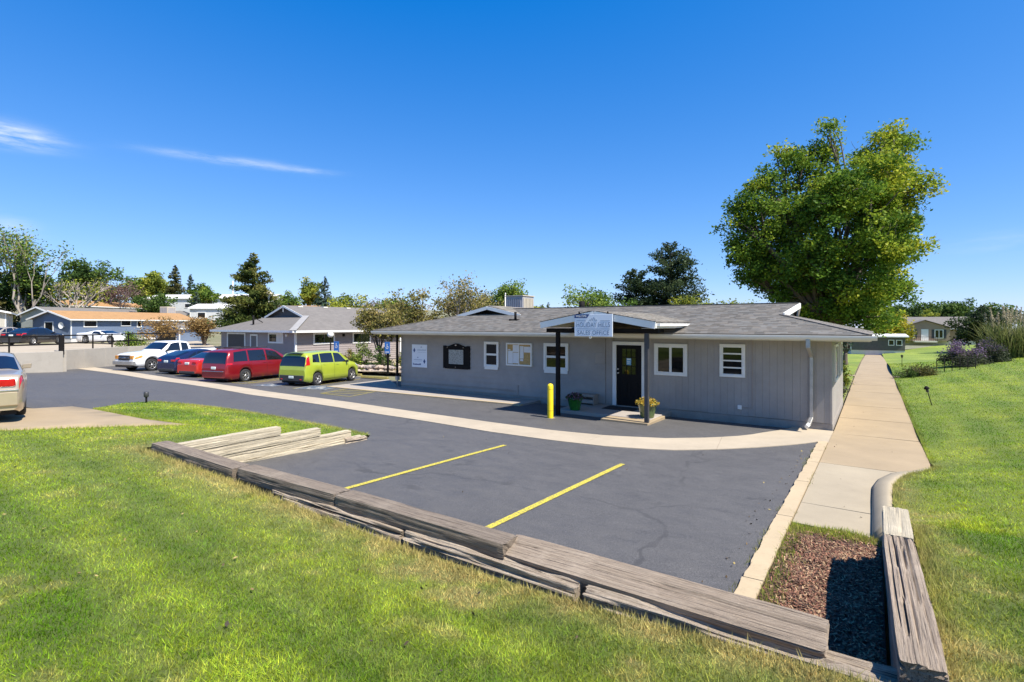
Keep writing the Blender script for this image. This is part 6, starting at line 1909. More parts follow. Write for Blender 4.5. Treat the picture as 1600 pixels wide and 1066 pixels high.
def broadleaf(name, label, loc, blobs, trunk_h, tr, N, leaf, pal, clump=.55, seed=1, group=None, bark=None, per=9, twigs=0.0, yellow=None, cat='tree', shell=2.4, trunks=1, weights=None, spread=.5):
    """tree: trunk and limbs reaching into every clump; leaves scattered round clump centres"""
    rs_ = np.random.RandomState(seed); rr = random.Random(seed)
    root = empty(name, loc, 0, label, cat, group)
    B = np.array(blobs, float)
    vol = (B[:, 3] * B[:, 4] * B[:, 5]) ** .75; vol /= vol.sum()
    cen = []
    for i, b in enumerate(B):
        k = max(3, int(per * len(B) * vol[i]))
        d = rs_.normal(size=(k, 3)); d /= np.linalg.norm(d, axis=1)[:, None]
        q = rs_.rand(k) ** (1 / shell)
        cen.append(b[:3] + d * q[:, None] * b[3:6] * .92)
    cenA = np.concatenate(cen)
    mb = MB()
    fork = Vector((0, 0, trunk_h))
    for tk in range(trunks):
        off = Vector((rr.uniform(-1, 1), rr.uniform(-1, 1), 0)) * (tr * 2.2 if trunks > 1 else 0)
        limb(mb, off * .6 + Vector((0, 0, -.15)), fork + off * 2, tr * 1.15 / math.sqrt(trunks), tr * .72 / math.sqrt(trunks), rr, 6, .05, 9)
    for i, b in enumerate(B):
        p = limb(mb, fork - Vector((0, 0, trunk_h * .15 * rr.random())), Vector(b[:3]), tr * .42, tr * .12, rr, 6, .10, 6)
        cs = cen[i]
        for c in cs[:: max(1, len(cs) // 7)]:
            limb(mb, p[rr.randint(3, 6)], Vector(c), tr * .13, tr * .03, rr, 3, .12, 4)
    if twigs:
        for c in cenA[rs_.rand(len(cenA)) < twigs]:
            c = Vector(c)
            for k in range(3):
                e = c + Vector((rr.uniform(-1, 1), rr.uniform(-1, 1), rr.uniform(.2, 1.5))) * clump * 1.6
                limb(mb, c, e, tr * .04, tr * .012, rr, 3, .15, 3)
    mb.build('trunk', bark or M_BARK, root)
    ci = rs_.randint(0, len(cenA), N)
    d = np.clip(rs_.normal(size=(N, 3)), -1.7, 1.7) * np.array([1, 1, .75])
    C = cenA[ci] + d * clump * spread * (1 + .7 * rs_.rand(N, 1))
    pal = np.array(pal, float)
    cc = rs_.rand(len(cenA)) * (len(pal) - 1)
    if yellow is not None: cc = np.clip(cc * .75 + yellow(cenA) * (len(pal) - 1), 0, len(pal) - 1)  # sun-side tint carried in the clump colours, over random yellowing
    f = np.clip(cc[ci] + rs_.normal(size=N) * .45, 0, len(pal) - 1.001)
    i0 = f.astype(int); w = (f - i0)[:, None]
    cols = (pal[i0] * (1 - w) + pal[np.minimum(i0 + 1, len(pal) - 1)] * w) * rs_.uniform(.75, 1.25, (N, 1))
    link('crown', leaf_cloud(C, leaf, rs_, cols, .5), root)
    return root


def conifer(name, label, loc, H, rad, N, leaf, pal, seed=1, base=.12, group=None, droop=.25, power=.85, lean=0, trunk_r=.16, gap=.25):
    """evergreen: whorls of branches clothed in needle sprays"""
    rs_ = np.random.RandomState(seed); rr = random.Random(seed)
    root = empty(name, loc, 0, label, 'tree', group)
    mb = MB(); mb.tube([(0, 0, -.15), (0, 0, H * .5), (rr.uniform(-.1, .1), rr.uniform(-.1, .1), H * .98)], [trunk_r, trunk_r * .6, .02], 8)
    P, ax_l = [], []
    nb = int(26 * H ** .75)
    wts, segs_ = [], []
    for i in range(nb):
        t = base + (1 - base) * (i + rr.random()) / nb
        z = H * t; prof = (1 - ((t - base) / (1 - base))) ** power
        if t < base + .12: prof *= .55 + 3.5 * (t - base)
        L = rad * prof * rr.uniform(1 - gap * 1.6, 1.12) + .12
        a = rr.random() * 6.283
        up = (.35 - droop) if t < .7 else .5
        e = Vector((math.cos(a) * L, math.sin(a) * L, z + L * (up - .2 + rr.uniform(-.12, .12))))
        s0 = Vector((0, 0, z)); mid = s0.lerp(e, .55) + Vector((0, 0, -L * .06))
        mb.tube([s0, mid, e], [.035 * (1 - t) + .012, .02 * (1 - t) + .008, .004], 4, False)
        segs_.append((s0, mid, e)); wts.append(L ** 1.5)
    mb.build('trunk', M_BARK, root)
    wts = np.array(wts); wts /= wts.sum()
    S = np.array([[tuple(q) for q in s] for s in segs_])
    bi = rs_.choice(len(S), N, p=wts)
    t = rs_.rand(N) ** .65
    Pm = np.where((t < .55)[:, None], S[bi, 0] + (S[bi, 1] - S[bi, 0]) * (t / .55)[:, None], S[bi, 1] + (S[bi, 2] - S[bi, 1]) * ((t - .55) / .45)[:, None])
    Ls = np.linalg.norm(S[bi, 2] - S[bi, 0], axis=1)
    jit = rs_.normal(size=(N, 3)) * (Ls * .11)[:, None] * np.array([1, 1, .5])
    C = Pm + jit; C[:, 2] -= np.abs(rs_.normal(size=N)) * .06 * Ls
    pal = np.array(pal, float)
    k = np.clip((rs_.rand(len(S)) * (len(pal) - 1))[bi] + rs_.normal(size=N) * .4, 0, len(pal) - 1.001); i0 = k.astype(int); w = (k - i0)[:, None]
    cols = (pal[i0] * (1 - w) + pal[np.minimum(i0 + 1, len(pal) - 1)] * w) * rs_.uniform(.7, 1.3, (N, 1))
    link('crown', leaf_cloud(C, leaf, rs_, cols, .8, 2.6), root)
    return root


def bare_tree(name, label, loc, H, spread, seed, bark, leaves=0, pal=((.2, .15, .06),), leaf=.15, depth=4, r0=.14, cat='tree'):
    rr = random.Random(seed); rs_ = np.random.RandomState(seed)
    root = empty(name, loc, 0, label, cat)
    mb = MB(); tips = []

    def grow(p, d, L, r, k):
        e = p + d * L
        pts = [p, p.lerp(e, .5) + Vector((rr.uniform(-1, 1), rr.uniform(-1, 1), 0)) * L * .07, e]
        mb.tube(pts, [r, r * .85, r * .65], 6 if k > 2 else 4, False)
        if k == 0: tips.append(e); return
        for i in range(rr.choice((2, 3, 3)) if k > 1 else 3):
            a = rr.uniform(0, 6.28)
            nd = (d + Vector((math.cos(a), math.sin(a), rr.uniform(-.1, .5))) * spread * rr.uniform(.5, 1.1)).normalized()
            grow(pts[1].lerp(e, rr.uniform(.3, 1)), nd, L * rr.uniform(.6, .85), r * .62, k - 1)
            tips.append(e)
    for s_ in range(3):
        a = rr.uniform(0, 6.28)
        grow(Vector((0, 0, 0)), Vector((math.cos(a) * .25, math.sin(a) * .25, 1)).normalized(), H * .34, r0 * rr.uniform(.6, 1), depth)
    mb.build('trunk', bark, root)
    if leaves:
        T = np.array([tuple(t) for t in tips]); ci = rs_.randint(0, len(T), leaves)
        C = T[ci] + np.clip(rs_.normal(size=(leaves, 3)), -1.6, 1.6) * leaf * 1.7
        pl = np.array(pal)[rs_.randint(0, len(pal), leaves)] * rs_.uniform(.7, 1.3, (leaves, 1))
        link('crown', leaf_cloud(C, leaf, rs_, pl), root)
    return root


def round_blobs(W, H, seed, z0=.25, n=7, flat=1.0):
    """an uneven crown of overlapping lobes for a tree W wide and H tall"""
    r = random.Random(seed); out = []
    hz = H * (1 - z0)
    for i in range(n):
        a = r.uniform(0, 6.28); q = r.uniform(.15, .62) * W / 2; zz = H * z0 + hz * r.uniform(.22, .80)
        s = r.uniform(.26, .40)
        out.append((math.cos(a) * q, math.sin(a) * q, zz, W * s, W * s, min(hz * .36, W * s * .9) * flat))
    out.append((0, 0, H - hz * .28, W * .27, W * .27, hz * .27))
    for sx in (-1, 1):
        v = LAT * (sx * W * .30); out.append((v.x, v.y, H * z0 + hz * r.uniform(.32, .5), W * .2, W * .2, hz * .24))
    return out


# the big maple behind the right end of the office
SC = 27 / 819.
mb_list = [(1300, 228, 26, 36, 0), (1262, 258, 42, 38, 0), (1212, 284, 42, 38, .5), (1172, 322, 42, 34, 0), (1152, 346, 28, 24, 0), (1388, 240, 46, 42, 0), (1402, 292, 46, 40, .3), (1338, 292, 54, 50, -1.6), (1345, 300, 50, 50, 2.0),
           (1272, 330, 62, 56, -2.2), (1268, 330, 62, 56, 2.2), (1192, 378, 50, 44, .6), (1160, 395, 26, 30, 0), (1246, 410, 58, 50, -2.2), (1250, 410, 60, 50, 2.0), (1330, 388, 62, 58, -2.6), (1330, 388, 62, 58, 2.2), (1396, 356, 44, 50, 0), (1402, 416, 36, 40, 0),
           (1300, 458, 56, 42, -2), (1306, 458, 56, 44, 2), (1236, 452, 36, 28, 0), (1372, 458, 42, 40, 0), (1330, 494, 54, 26, -1), (1385, 492, 30, 18, -.5), (1268, 490, 40, 24, 0), (1425, 262, 20, 24, 0), (1202, 425, 24, 20, 0), (1300, 295, 44, 40, 0), (1230, 335, 44, 42, -1), (1365, 330, 46, 46, -.5), (1428, 330, 26, 30, 0), (1425, 385, 26, 30, .5), (1418, 300, 30, 30, -1), (1180, 420, 30, 26, 0), (1420, 450, 26, 26, 0), (1300, 205, 18, 22, 0), (1395, 212, 28, 22, 0), (1240, 232, 22, 20, 0)]
bl = []
for (px, py, rx, ry, dp) in mb_list:
    v = LAT * ((px - 1290) * SC * .965 - .25) + DEP * (dp + rnd.uniform(-.5, .5))
    bl.append((v.x, v.y, 3.05 + (507 - py) * SC * .985, rx * SC * .88, rx * SC * .92, ry * SC * .90))
lv = np.array(LAT)
broadleaf('maple_tree', 'tall spreading maple with yellowing leaves, tinted lighter sunward, behind the right end of the office', (-1.05, 13.85, -.05), bl, 3.2, .40, 125000, .150,
          [(.050, .105, .014), (.10, .185, .02), (.17, .255, .026), (.28, .345, .03), (.46, .45, .04)], .42, 3, per=26,
          yellow=lambda c: np.clip(.04 + .045 * (c @ lv) + .02 * (c[:, 2] - 6), -.1, .45) + np.random.RandomState(2).normal(size=len(c)) * .12, twigs=.10, spread=.46)  # sunlit right and top put into the leaf colour as paler yellow

G_DK = [(0.033, 0.0675, 0.0189), (0.057, 0.105, 0.0243), (0.09, 0.15, 0.0297), (0.135, 0.195, 0.0405)]
G_MD = [(0.0595, 0.1105, 0.0214), (0.1105, 0.187, 0.0306), (0.187, 0.2635, 0.0428), (0.289, 0.34, 0.0536)]
G_YG = [(0.105, 0.135, 0.0243), (0.195, 0.24, 0.0338), (0.33, 0.36, 0.0473), (0.45, 0.435, 0.0675)]
G_OL = [(0.096, 0.096, 0.0288), (0.176, 0.168, 0.0432), (0.272, 0.24, 0.0648), (0.352, 0.272, 0.1008)]
G_BL = [(0.03, 0.06, 0.0378), (0.0525, 0.09, 0.0608), (0.09, 0.135, 0.0945), (0.135, 0.18, 0.135)]
G_BR = [(0.175, 0.1125, 0.045), (0.275, 0.175, 0.0675), (0.375, 0.2375, 0.09), (0.425, 0.3, 0.1125)]

T3 = lambda nm, lb, x, y, z, W, H, N, leaf, pal, sd, **k: broadleaf(nm, lb, (x, y, z), round_blobs(W, H, sd, k.pop('z0', .25), k.pop('n', 7)), H * k.pop('th', .28), k.pop('tr', .2), N, leaf, pal, k.pop('clump', W * .10), sd, **k)
conifer('spruce_tree', 'tall dark spruce standing behind the left end of the annex', (-43.86, 7.41, .3), 9.0, 3.3, 26000, .26, [(.03, .055, .014), (.07, .10, .022), (.14, .16, .035), (.24, .23, .06)], 21, .22, trunk_r=.22)
conifer('evergreen_tree', 'dark evergreen at the far left edge behind the cream home', (-90.5, -1.0, 1.4), 12.6, 5.0, 15000, .42, [(.03, .05, .015), (.07, .09, .02), (.15, .14, .04), (.22, .17, .06)], 22, .05, droop=.1)
T3('evergreen_tree', 'dense dark leafy tree left of the dead-topped tree', -86.5, 2.2, 1.4, 6.5, 9.5, 9000, .36, G_DK, 23)
bare_tree('dead_tree', 'tall half dead tree with bare pale top at far left', (-84, 1.4, 1.6), 13.6, .26, 24, M_BARKP, 3000, G_MD, .30, 4, .20)
bare_tree('bare_shrub', 'bare tan branched tree left of the rounded green tree', (-83.73, 6.0, 1.8), 8.6, .62, 25, M_BARKP, 900, G_YG, .3, 4, .26)
T3('green_tree', 'rounded dark green tree rising behind the orange-roofed home', -104.35, 13.08, 3, 8.2, 10.2, 9000, .4, G_DK, 26)
bare_tree('bare_tree', 'leafless greyish purple tree right of the rounded green tree', (-99.9, 15.6, 3), 7.2, .5, 27, pmat('purple_bark', (.22, .16, .15), .95, .2), 1500, [(.16, .10, .09), (.2, .13, .1)], .28, 4, .2)
T3('hilltop_tree', 'yellow green tree leftmost on the hilltop behind the white home', -114.9, 24.0, 5, 7.2, 7.6, 7000, .4, G_MD, 28)
T3('hilltop_tree', 'pale yellow green tree left of the slim hilltop conifer', -111.6, 26.3, 5, 6.6, 8.4, 7000, .4, G_YG, 29)
T3('hilltop_tree', 'low grey green tree between bare tree and hilltop trees', -116, 19.5, 5, 5.0, 5.6, 3500, .4, G_BL, 45)
conifer('conifer', 'slim conifer tallest on the hilltop', (-103.2, 26.0, 4.6), 9.2, 2.2, 6000, .4, [(.04, .06, .02), (.09, .10, .03), (.16, .15, .05)], 30, .15)
conifer('conifer', 'smaller thin conifer right of the tallest hilltop one', (-100.9, 27.6, 4.6), 7.6, 1.5, 3500, .36, G_BL, 31, .1)
T3('garden_tree', 'small green tree in front of the long white home', -80.4, 13.8, 2.3, 5.2, 4.6, 4500, .3, G_DK, 32)
T3('garden_tree', 'leafy green tree by the slim utility pole', -82.9, 21.8, 3.4, 4.0, 5.8, 4500, .32, G_MD, 33)
conifer('conifer', 'small blue green conifer left of the leafy tree by the utility pole', (-81.9, 20.0, 3.3), 4.6, 1.2, 2500, .28, G_BL, 34, .05)
bare_tree('autumn_tree', 'spreading brown autumn tree in front of the white mobile homes', (-50.8, 6.6, 1.0), 2.9, .95, 35, M_BARK, 5000, G_BR, .17, 4, .14)
T3('autumn_tree', 'low russet shrub left of the brown autumn tree', -54.5, 4.2, 1.1, 3.6, 2.4, 2500, .16, G_BR, 36, th=.2, tr=.08)
T3('light_tree', 'airy pale green tree left of the blue spruce', -65.2, 27.9, 1, 4.2, 9.2, 4500, .34, G_YG, 37)
conifer('blue_spruce', 'blue green spruce above the annex roof', (-57.65, 24.63, .8), 8.4, 2.4, 7000, .3, G_BL, 38, .1)
T3('far_tree', 'distant green tree over the pale orange roof', -81.8, 34.7, 2.5, 5.5, 6.4, 3500, .36, G_MD, 39)
T3('round_shrub_tree', 'yellow green rounded tree behind the annex ridge', -44.0, 17.5, .4, 5.6, 5.8, 6500, .24, G_YG, 40)
T3('round_shrub_tree', 'olive green tree right of the yellow green rounded one', -37.5, 18.7, .3, 4.6, 5.6, 5500, .24, G_MD, 41)
bare_tree('bare_tree', 'greyish bare twiggy tree above the annex roof', (-45.2, 22.0, .5), 6.2, .5, 42, pmat('purple_bark', (.22, .16, .15)), 1600, [(.22, .16, .13), (.26, .2, .15), (.15, .15, .07)], .2, 4, .13)
T3('olive_tree', 'ragged olive tree with twigs against the left end of the office', -24.3, 7.4, 0, 4.4, 5.4, 6500, .17, G_OL, 43, twigs=.5, bark=M_BARKP, trunks=3, n=8, tr=.14, clump=.4)
bare_tree('twiggy_tree', 'bare-topped twiggy olive tree behind the office roof at left', (-22.6, 10.4, 0), 6.0, .50, 44, M_BARKP, 4200, G_OL, .16, 5, .15)
T3('olive_tree', 'brownish olive tree right of the bare-topped one behind the office', -20.6, 10.6, 0, 3.8, 5.0, 5000, .16, G_OL, 46, twigs=.5, bark=M_BARKP, tr=.13, clump=.38)
T3('olive_tree', 'drooping olive foliage left of the office roof corner', -27.2, 7.2, 0, 3.6, 4.3, 5000, .16, G_OL, 47, twigs=.3, tr=.12, clump=.36, z0=.42)
T3('green_tree', 'bright green round tree behind the rooftop cooler', -29.06, 24.9, 0, 5.4, 7.6, 8000, .22, G_MD, 48)
T3('far_tree', 'small round tree over the office ridge left of the canopy', -41.0, 50.6, 0, 2.2, 6.4, 1800, .25, G_YG, 49, z0=.5)
conifer('far_conifer', 'tiny dark conifer over the office ridge', (-44.95, 60.1, 0), 6.8, 1.2, 1500, .3, G_DK, 50, .3)
T3('hedge_tree', 'wide green shrub above the ridge left of the dark pine', -19.8, 26.5, 0, 6.4, 6.3, 7500, .22, G_MD, 51)
conifer('pine_tree', 'large dark pine rising above the middle of the office roof', (-15.0, 32.1, 0), 10.8, 4.3, 32000, .28, [(.022, .04, .018), (.04, .065, .025), (.065, .095, .038), (.10, .13, .06)], 52, .04, droop=.0, power=.52, gap=.14)
conifer('pine_tree', 'lower dark pine joined to the left side of the large one', (-17.8, 30.6, 0), 8.3, 3.4, 19000, .28, [(.022, .04, .018), (.04, .065, .025), (.065, .095, .038)], 53, .04, droop=.0, power=.5, gap=.14)
T3('hedge_tree', 'yellow green shrub right behind the dark pine', -11.9, 29.6, 0, 4.6, 5.7, 5500, .2, G_YG, 54)
T3('hedge_tree', 'yellow green shrub rightmost before the maple over the roof', -8.6, 31.6, 0, 4.8, 5.6, 5500, .2, G_YG, 55)
T3('yellow_tree', 'bright yellow tree right beneath the maple crown', 2.8, 80.5, -1.4, 7.0, 6.6, 6500, .34, [(.16, .17, .02), (.30, .28, .025), (.42, .36, .03)], 56, z0=.2)
T3('young_tree', 'small grey green sapling beyond the sidewalk', -.9, 33.5, -.3, 1.5, 3.6, 1400, .14, G_BL, 57)
T3('dark_tree', 'broad dark tree leftmost behind the beige double-wide', 5.6, 101, -.6, 8.0, 8.0, 7500, .42, G_DK, 58)
T3('dark_tree', 'broad dark tree behind the middle of the beige double-wide', 11.5, 104, -.6, 8.0, 7.4, 7500, .42, G_DK, 59)
T3('yellow_tree', 'small bright yellow green tree peeking over the beige roof', 9.0, 94.5, 0, 3.0, 5.4, 2600, .3, G_YG, 60, z0=.4)
T3('dark_tree', 'dark tree rightmost of the row beyond the beige double-wide', 17.5, 98, -.4, 7.5, 6.6, 6500, .4, G_DK, 61)
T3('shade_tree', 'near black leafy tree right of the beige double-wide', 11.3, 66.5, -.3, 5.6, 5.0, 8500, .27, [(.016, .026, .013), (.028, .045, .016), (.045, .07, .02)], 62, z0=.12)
T3('dark_tree', 'dark tree line behind the tall plume grass', 22, 84, -.2, 10, 5.6, 6500, .4, G_DK, 63)


def bush(name, label, loc, W, H, N, leaf, pal, seed, top=None, cat='shrub', group=None, D=None):
    rs_ = np.random.RandomState(seed)
    root = empty(name, loc, 0, label, cat, group)
    mb = MB(); rr = random.Random(seed)
    for i in range(14):
        a = rr.uniform(0, 6.28); q = rr.uniform(.1, .42) * W
        limb(mb, (0, 0, -.05), (math.cos(a) * q, math.sin(a) * q, H * rr.uniform(.5, .9)), .02, .006, rr, 4, .08, 4)
    mb.build('stems', M_BARK, root)
    K = 40
    d = rs_.normal(size=(K, 3)); d /= np.linalg.norm(d, axis=1)[:, None]; d[:, 2] = np.abs(d[:, 2])
    cen = d * (rs_.rand(K, 1) ** .4) * np.array([W / 2, (D or W) / 2, H * .92])
    ci = rs_.randint(0, K, N)
    C = cen[ci] + rs_.normal(size=(N, 3)) * W * .07; C[:, 2] = np.abs(C[:, 2]) + .02
    pal = np.array(pal); cols = pal[rs_.randint(0, len(pal), N)] * rs_.uniform(.7, 1.3, (N, 1))
    if top is not None:
        m = (C[:, 2] + rs_.normal(size=N) * H * .12) > H * .55
        tp = np.array(top); cols[m] = tp[rs_.randint(0, len(tp), m.sum())] * rs_.uniform(.75, 1.25, (m.sum(), 1))
    link('foliage', leaf_cloud(C, leaf, rs_, cols), root)
    return root


hz = lambda x, y: float(Hlawn(x, y))
PURP = [(.20, .13, .22), (.26, .18, .28), (.15, .11, .15)]
bush('sage_bush', 'large purple flowering sage bush on the lawn slope at right', (5.6, 24.6, hz(5.6, 24.6)), 2.3, 1.45, 6500, .10, [(.05, .065, .035), (.09, .10, .06)], 70, PURP)
bush('sage_bush', 'darker purple sage bush between the large one and the plume grass', (6.9, 26.4, hz(6.9, 26.4)), 2.1, 1.5, 5000, .10, [(.04, .055, .03), (.07, .08, .045)], 71, [(.12, .09, .12), (.08, .09, .05)])
bush('sage_bush', 'lavender sage bush beside the sidewalk behind the office corner', (-.35, 8.6, -.03), .95, .95, 2400, .07, [(.05, .065, .035), (.09, .10, .06), (.12, .12, .08)], 72, [(.28, .22, .27), (.22, .17, .2), (.12, .12, .08)])
bush('round_shrub', 'bright green round shrub beside the sidewalk beyond the sage', (-.85, 13.6, -.05), 1.7, 1.9, 3500, .11, G_YG, 73)
bush('ground_shrub', 'low olive shrub beside the small handrail', (3.3, 20.4, hz(3.3, 20.4)), 1.7, .55, 2500, .07, [(.10, .10, .03), (.16, .14, .04), (.05, .06, .02)], 74)
bush('ground_shrub', 'flat dark ground shrub by the cross path', (2.6, 20.1, hz(2.6, 20.1)), 1.3, .38, 1600, .07, G_DK, 75)
bush('round_shrub', 'green juniper shrub on the terrace by the pale blue shed', (-47.5, -.4, 1.2), 2.0, 1.3, 2500, .12, G_MD, 76)
for i, (x, y, W, H, pl, lb) in enumerate(((-28.0, 5.3, 1.3, 1.3, G_OL, 'yellowish shrub left in the stone-bordered bed'), (-26.6, 5.2, 1.5, 1.8, G_MD, 'tall green shrub second in the stone-bordered bed'),
                                            (-24.9, 5.3, 1.5, 1.6, G_DK, 'dark green shrub middle of the stone-bordered bed'), (-23.6, 6.0, 1.4, 1.3, G_YG, 'light green shrub fourth in the stone-bordered bed'), (-21.5, 6.2, 1.7, 1.9, G_MD, 'green shrub nearest the office corner in the bed'))):
    bush('bed_shrub', lb, (x, y, .15), W, H, 2600, .10, pl, 80 + i)


def plume_grass(loc, label, seed=1):
    rs_ = np.random.RandomState(seed); root = empty('plume_grass', loc, 0, label, 'ornamental grass')
    V, F, Cc = [], [], []
    def blade(p, a, L, lean, w, col):
        d = np.array([math.cos(a), math.sin(a)]); m = len(V); s = np.array([-d[1], d[0]]) * w / 2
        for k in range(6):
            t = k / 5; r = lean * L * t ** 2; z = L * (t - .35 * lean * t ** 3)
            q = np.array([p[0] + d[0] * r, p[1] + d[1] * r]); ww = (1 - t) ** .6
            V.append((q[0] - s[0] * ww, q[1] - s[1] * ww, z)); V.append((q[0] + s[0] * ww, q[1] + s[1] * ww, z)); Cc.extend([col, col])
            if k: F.append((m + 2 * k - 2, m + 2 * k - 1, m + 2 * k + 1, m + 2 * k))
    for i in range(1100):
        a = rs_.rand() * 6.28; q = rs_.rand() ** .5 * 1.45; pa = rs_.rand() * 6.28
        g = rs_.rand(); col = np.array([.085, .12, .03]) * (1 - g) + np.array([.27, .27, .10]) * g
        blade((math.cos(pa) * q, math.sin(pa) * q * .8), a, rs_.uniform(1.3, 3.1), rs_.uniform(.1, .75), .045, tuple(col * rs_.uniform(.8, 1.2)))
    me = npmesh('blades', np.array(V), np.array(F), M_LEAF, np.array(Cc)); link('blades', me, root)
    st = MB(); pts = []
    for i in range(26):
        pa = rs_.rand() * 6.28; q = rs_.rand() ** .5 * 1.35; b = Vector((math.cos(pa) * q, math.sin(pa) * q * .8, 0)); H = rs_.uniform(2.7, 3.55)
        e = b + Vector((rs_.uniform(-.3, .3), rs_.uniform(-.3, .3), H)); st.tube([b, e], [.014, .007], 4, False)
        for k in range(70):
            t = rs_.rand(); p = b.lerp(e, 1 - .24 * t) + Vector(rs_.normal(size=3)) * .045 * (.3 + t); pts.append(tuple(p))
    st.build('stalks', pmat('straw_stalk', (.30, .25, .14), .9), root)
    n = len(pts); cl = np.array([.46, .40, .28]) * rs_.uniform(.75, 1.2, (n, 1)); d = leaf_cloud(np.array(pts), .12, rs_, cl, 1.5, 2.4); link('plumes', d, root)


plume_grass((8.6, 30.6, hz(8.6, 30.6)), 'tall feathery plume grass clump just right of the darker sage bush', 91)
plume_grass((10.7, 32.2, hz(10.7, 32.2)), 'tall plume grass clump closest to the right picture edge', 92)

# ------------------------------------------------------------------ grass, mulch, weeds (uncountable)
def in_poly(px, py, pg):
    r = np.zeros(px.shape, bool); n = len(pg); j = n - 1
    for i in range(n):
        xi, yi = pg[i]; xj, yj = pg[j]
        r ^= ((yi > py) != (yj > py)) & (px < (xj - xi) * (py - yi) / ((yj - yi) or 1e-12) + xi); j = i
    return r


def blades(name, label, x, y, z, h, w, cols, seed, lean=.55, parent=None):
    rs_ = np.random.RandomState(seed); n = len(x)
    a = rs_.rand(n) * 6.283; la = rs_.rand(n) * 6.283
    ln = np.abs(rs_.normal(size=n)) * lean * h
    cx, sx = np.cos(a) * w / 2, np.sin(a) * w / 2
    V = np.empty((n, 3, 3))
    V[:, 0] = np.column_stack([x - cx, y - sx, z - .01]); V[:, 1] = np.column_stack([x + cx, y + sx, z - .01])
    V[:, 2] = np.column_stack([x + np.cos(la) * ln, y + np.sin(la) * ln, z + h])
    me = npmesh(name, V.reshape(-1, 3), np.arange(n * 3).reshape(-1, 3), M_GRASS, np.repeat(cols, 3, axis=0), k=3)
    o = link(name, me, parent); tag(o, label, 'grass', kind='stuff')
    return o


rg = np.random.RandomState(77)
N = 900000
r_ = 2.0 * (26.0 ** rg.rand(N)); a_ = R(34.6 + 90) + rg.uniform(-1.02, 1.02, N)
gx = .975 + r_ * np.cos(a_); gy = -17.55 + r_ * np.sin(a_)
ok = in_poly(gx, gy, LAWN)
gx, gy, gr = gx[ok], gy[ok], r_[ok]
gz = Hlawn(gx, gy)
dens = fbm(gx, gy, 3.0, 41, 3)
gh = (.012 + .018 * rg.rand(len(gx)) + .022 * np.clip(dens - .5, 0, 1)) * (1 + .016 * gr)
gw = .0038 + .0009 * gr
gc = lawn_color(gx, gy) * rg.uniform(.42, 1.65, (len(gx), 1)); gc[:, 0] *= rg.uniform(.85, 1.2, len(gx))
blades('grass', 'mown green grass with straw coloured patches covering the lawns', gx, gy, gz, gh, gw, np.clip(gc, 0, .9), 5, 1.25)

# longer ragged tufts along timbers, kerbs and the lawn edge
ed = []
for (pl, n, sp) in (([(-9.2, -13.86), (1.05, -13.86)], 9000, .07), ([(1.36, -13.8), (1.36, -10.6)], 2500, .06), ([(1.24, -9.4), (1.24, -7.6), (1.27, -6.8), (1.37, -6.2), (1.55, -5.5), (1.77, -5.05), (2.03, -4.1)], 2500, .04), ([(1.99, -3.6), (1.99, 16)], 3500, .04),
                    ([(-18.1, -10.3), (-14, -9.15), (-10.5, -8.85), (-9.3, -8.9)], 3500, .07), ([(-13, -14.9), (-11.4, -12.1), (-16.2, -12.35)], 2500, .05), ([(.06, -9.5), (1.0, -9.5)], 2200, .13), ([(.10, -13.3), (.10, -9.4)], 1700, .09), ([(-9.15, -9.25), (-8.95, -9.4)], 260, .10)):
    P = [Vector(p) for p in pl]; LL = [(b - a).length for a, b in zip(P[:-1], P[1:])]; tot = sum(LL)
    t = rg.rand(n) * tot
    q = np.empty((n, 2)); acc = 0
    for (a, b, L) in zip(P[:-1], P[1:], LL):
        m = (t >= acc) & (t <= acc + L); u = ((t[m] - acc) / L)[:, None]; q[m] = np.array(a) * (1 - u) + np.array(b) * u; acc += L
    q += rg.normal(size=(n, 2)) * sp
    ed.append(q)
q = np.concatenate(ed)
inl = in_poly(q[:, 0], q[:, 1], LAWN); inm = in_poly(q[:, 0], q[:, 1], mb_poly)
q = q[inl | inm]; inl = in_poly(q[:, 0], q[:, 1], LAWN)
zz = np.where(inl, Hlawn(q[:, 0], q[:, 1]), Hmul(q[:, 0], q[:, 1]))
cl = lawn_color(q[:, 0], q[:, 1]); dr = rg.rand(len(q), 1); cl = cl * (1 - dr * .6) + np.array([.50, .42, .17]) * dr * .6
blades('edge_grass', 'ragged straw and green grass tufts along the timbers and kerbs', q[:, 0], q[:, 1], zz, .03 + .055 * rg.rand(len(q)), np.full(len(q), .009), cl * rg.uniform(.7, 1.3, (len(q), 1)), 6, .6)

# weeds in the kerb joints
wx = rg.choice([-.18, .04], 900); wy = -3 - 10.2 * rg.rand(900); kk_ = fbm(wx * 3, wy, 1.6, 8, 3) > .53
wx, wy = wx[kk_] + rg.normal(size=kk_.sum()) * .02, wy[kk_]
wz = np.interp(wy, [-13.6, -9.4, -5, 0], [.42, .32, .175, .03])
blades('joint_weeds', 'small weeds growing in the kerb joints beside the asphalt', wx, wy, wz, .02 + .04 * rg.rand(len(wx)), np.full(len(wx), .010), np.array([.28, .28, .08]) * rg.uniform(.6, 1.4, (len(wx), 1)), 7)

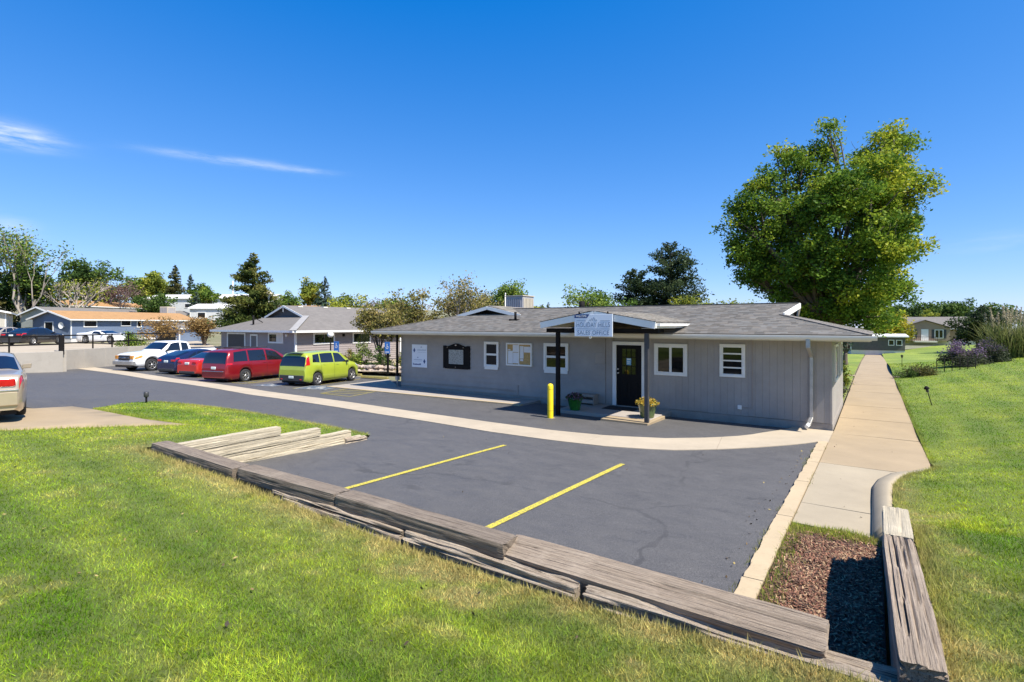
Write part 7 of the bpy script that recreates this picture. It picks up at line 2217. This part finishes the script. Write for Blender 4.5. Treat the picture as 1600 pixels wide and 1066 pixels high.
# mulch chips
n = 15000
mx, my = .06 + .98 * rg.rand(n), -13.45 + 4.0 * rg.rand(n)
k_ = (my < -9.75 - .25 * fbm(mx * 3, my * 3, 1.0, 2, 2)) | (rg.rand(n) < .2); k_ &= (mx > .16 + .1 * rg.rand(n)) | (rg.rand(n) < .3)
mx, my = mx[k_], my[k_]; n = len(mx); mz = Hmul(mx, my) + .008 + .02 * rg.rand(n)
an = rg.rand(n) * 6.283; L = rg.uniform(.008, .026, n); W_ = rg.uniform(.003, .007, n); tl = rg.normal(size=n) * .35
dx, dy = np.cos(an), np.sin(an)
V = np.empty((n, 4, 3))
for i, (s, t) in enumerate(((-1, -1), (1, -1), (1, 1), (-1, 1))):
    V[:, i] = np.column_stack([mx + dx * L * s - dy * W_ * t, my + dy * L * s + dx * W_ * t, mz + s * L * tl + t * W_ * .5 * tl])
mc = np.array([[.24, .115, .072], [.17, .08, .052], [.36, .24, .14], [.10, .06, .042]])[rg.randint(0, 4, n)] * rg.uniform(.7, 1.3, (n, 1))
o = link('mulch', npmesh('mulch', V.reshape(-1, 3), np.arange(n * 4).reshape(-1, 4), M_PIECE, np.repeat(mc, 4, axis=0)))
tag(o, 'reddish brown bark mulch in the bed between kerb and ties', 'mulch', kind='stuff')

# fallen leaves and grit along kerbs and on the lawn
n = 155
lx = np.concatenate([-.28 - np.abs(rg.normal(size=60)) * .12, .2 + 1.6 * rg.rand(20), -10 + 11 * rg.rand(60), -8 + 8 * rg.rand(15)])
ly = np.concatenate([-13 + 10 * rg.rand(60), -9 + 14 * rg.rand(20), -16.8 + 2.6 * rg.rand(60), -12.8 + 9 * rg.rand(15)])
inl = in_poly(lx, ly, LAWN)
lz = np.where(inl, Hlawn(lx, ly) + .035, np.where(lx > .05, np.array([side_walk_z(v) for v in ly]), Hpave(lx, ly)) + .012)
lc = np.array([[.20, .13, .06], [.10, .07, .04], [.34, .26, .10], [.05, .04, .03]])[rg.randint(0, 4, n)]
me = leaf_cloud(np.column_stack([lx, ly, lz]), .035, rg, lc, 4.0, 1.5, M_PIECE, 'leaf_litter')
tag(link('leaf_litter', me), 'scattered dry leaves and grit on lot, walk and lawn', 'leaf litter', kind='stuff')
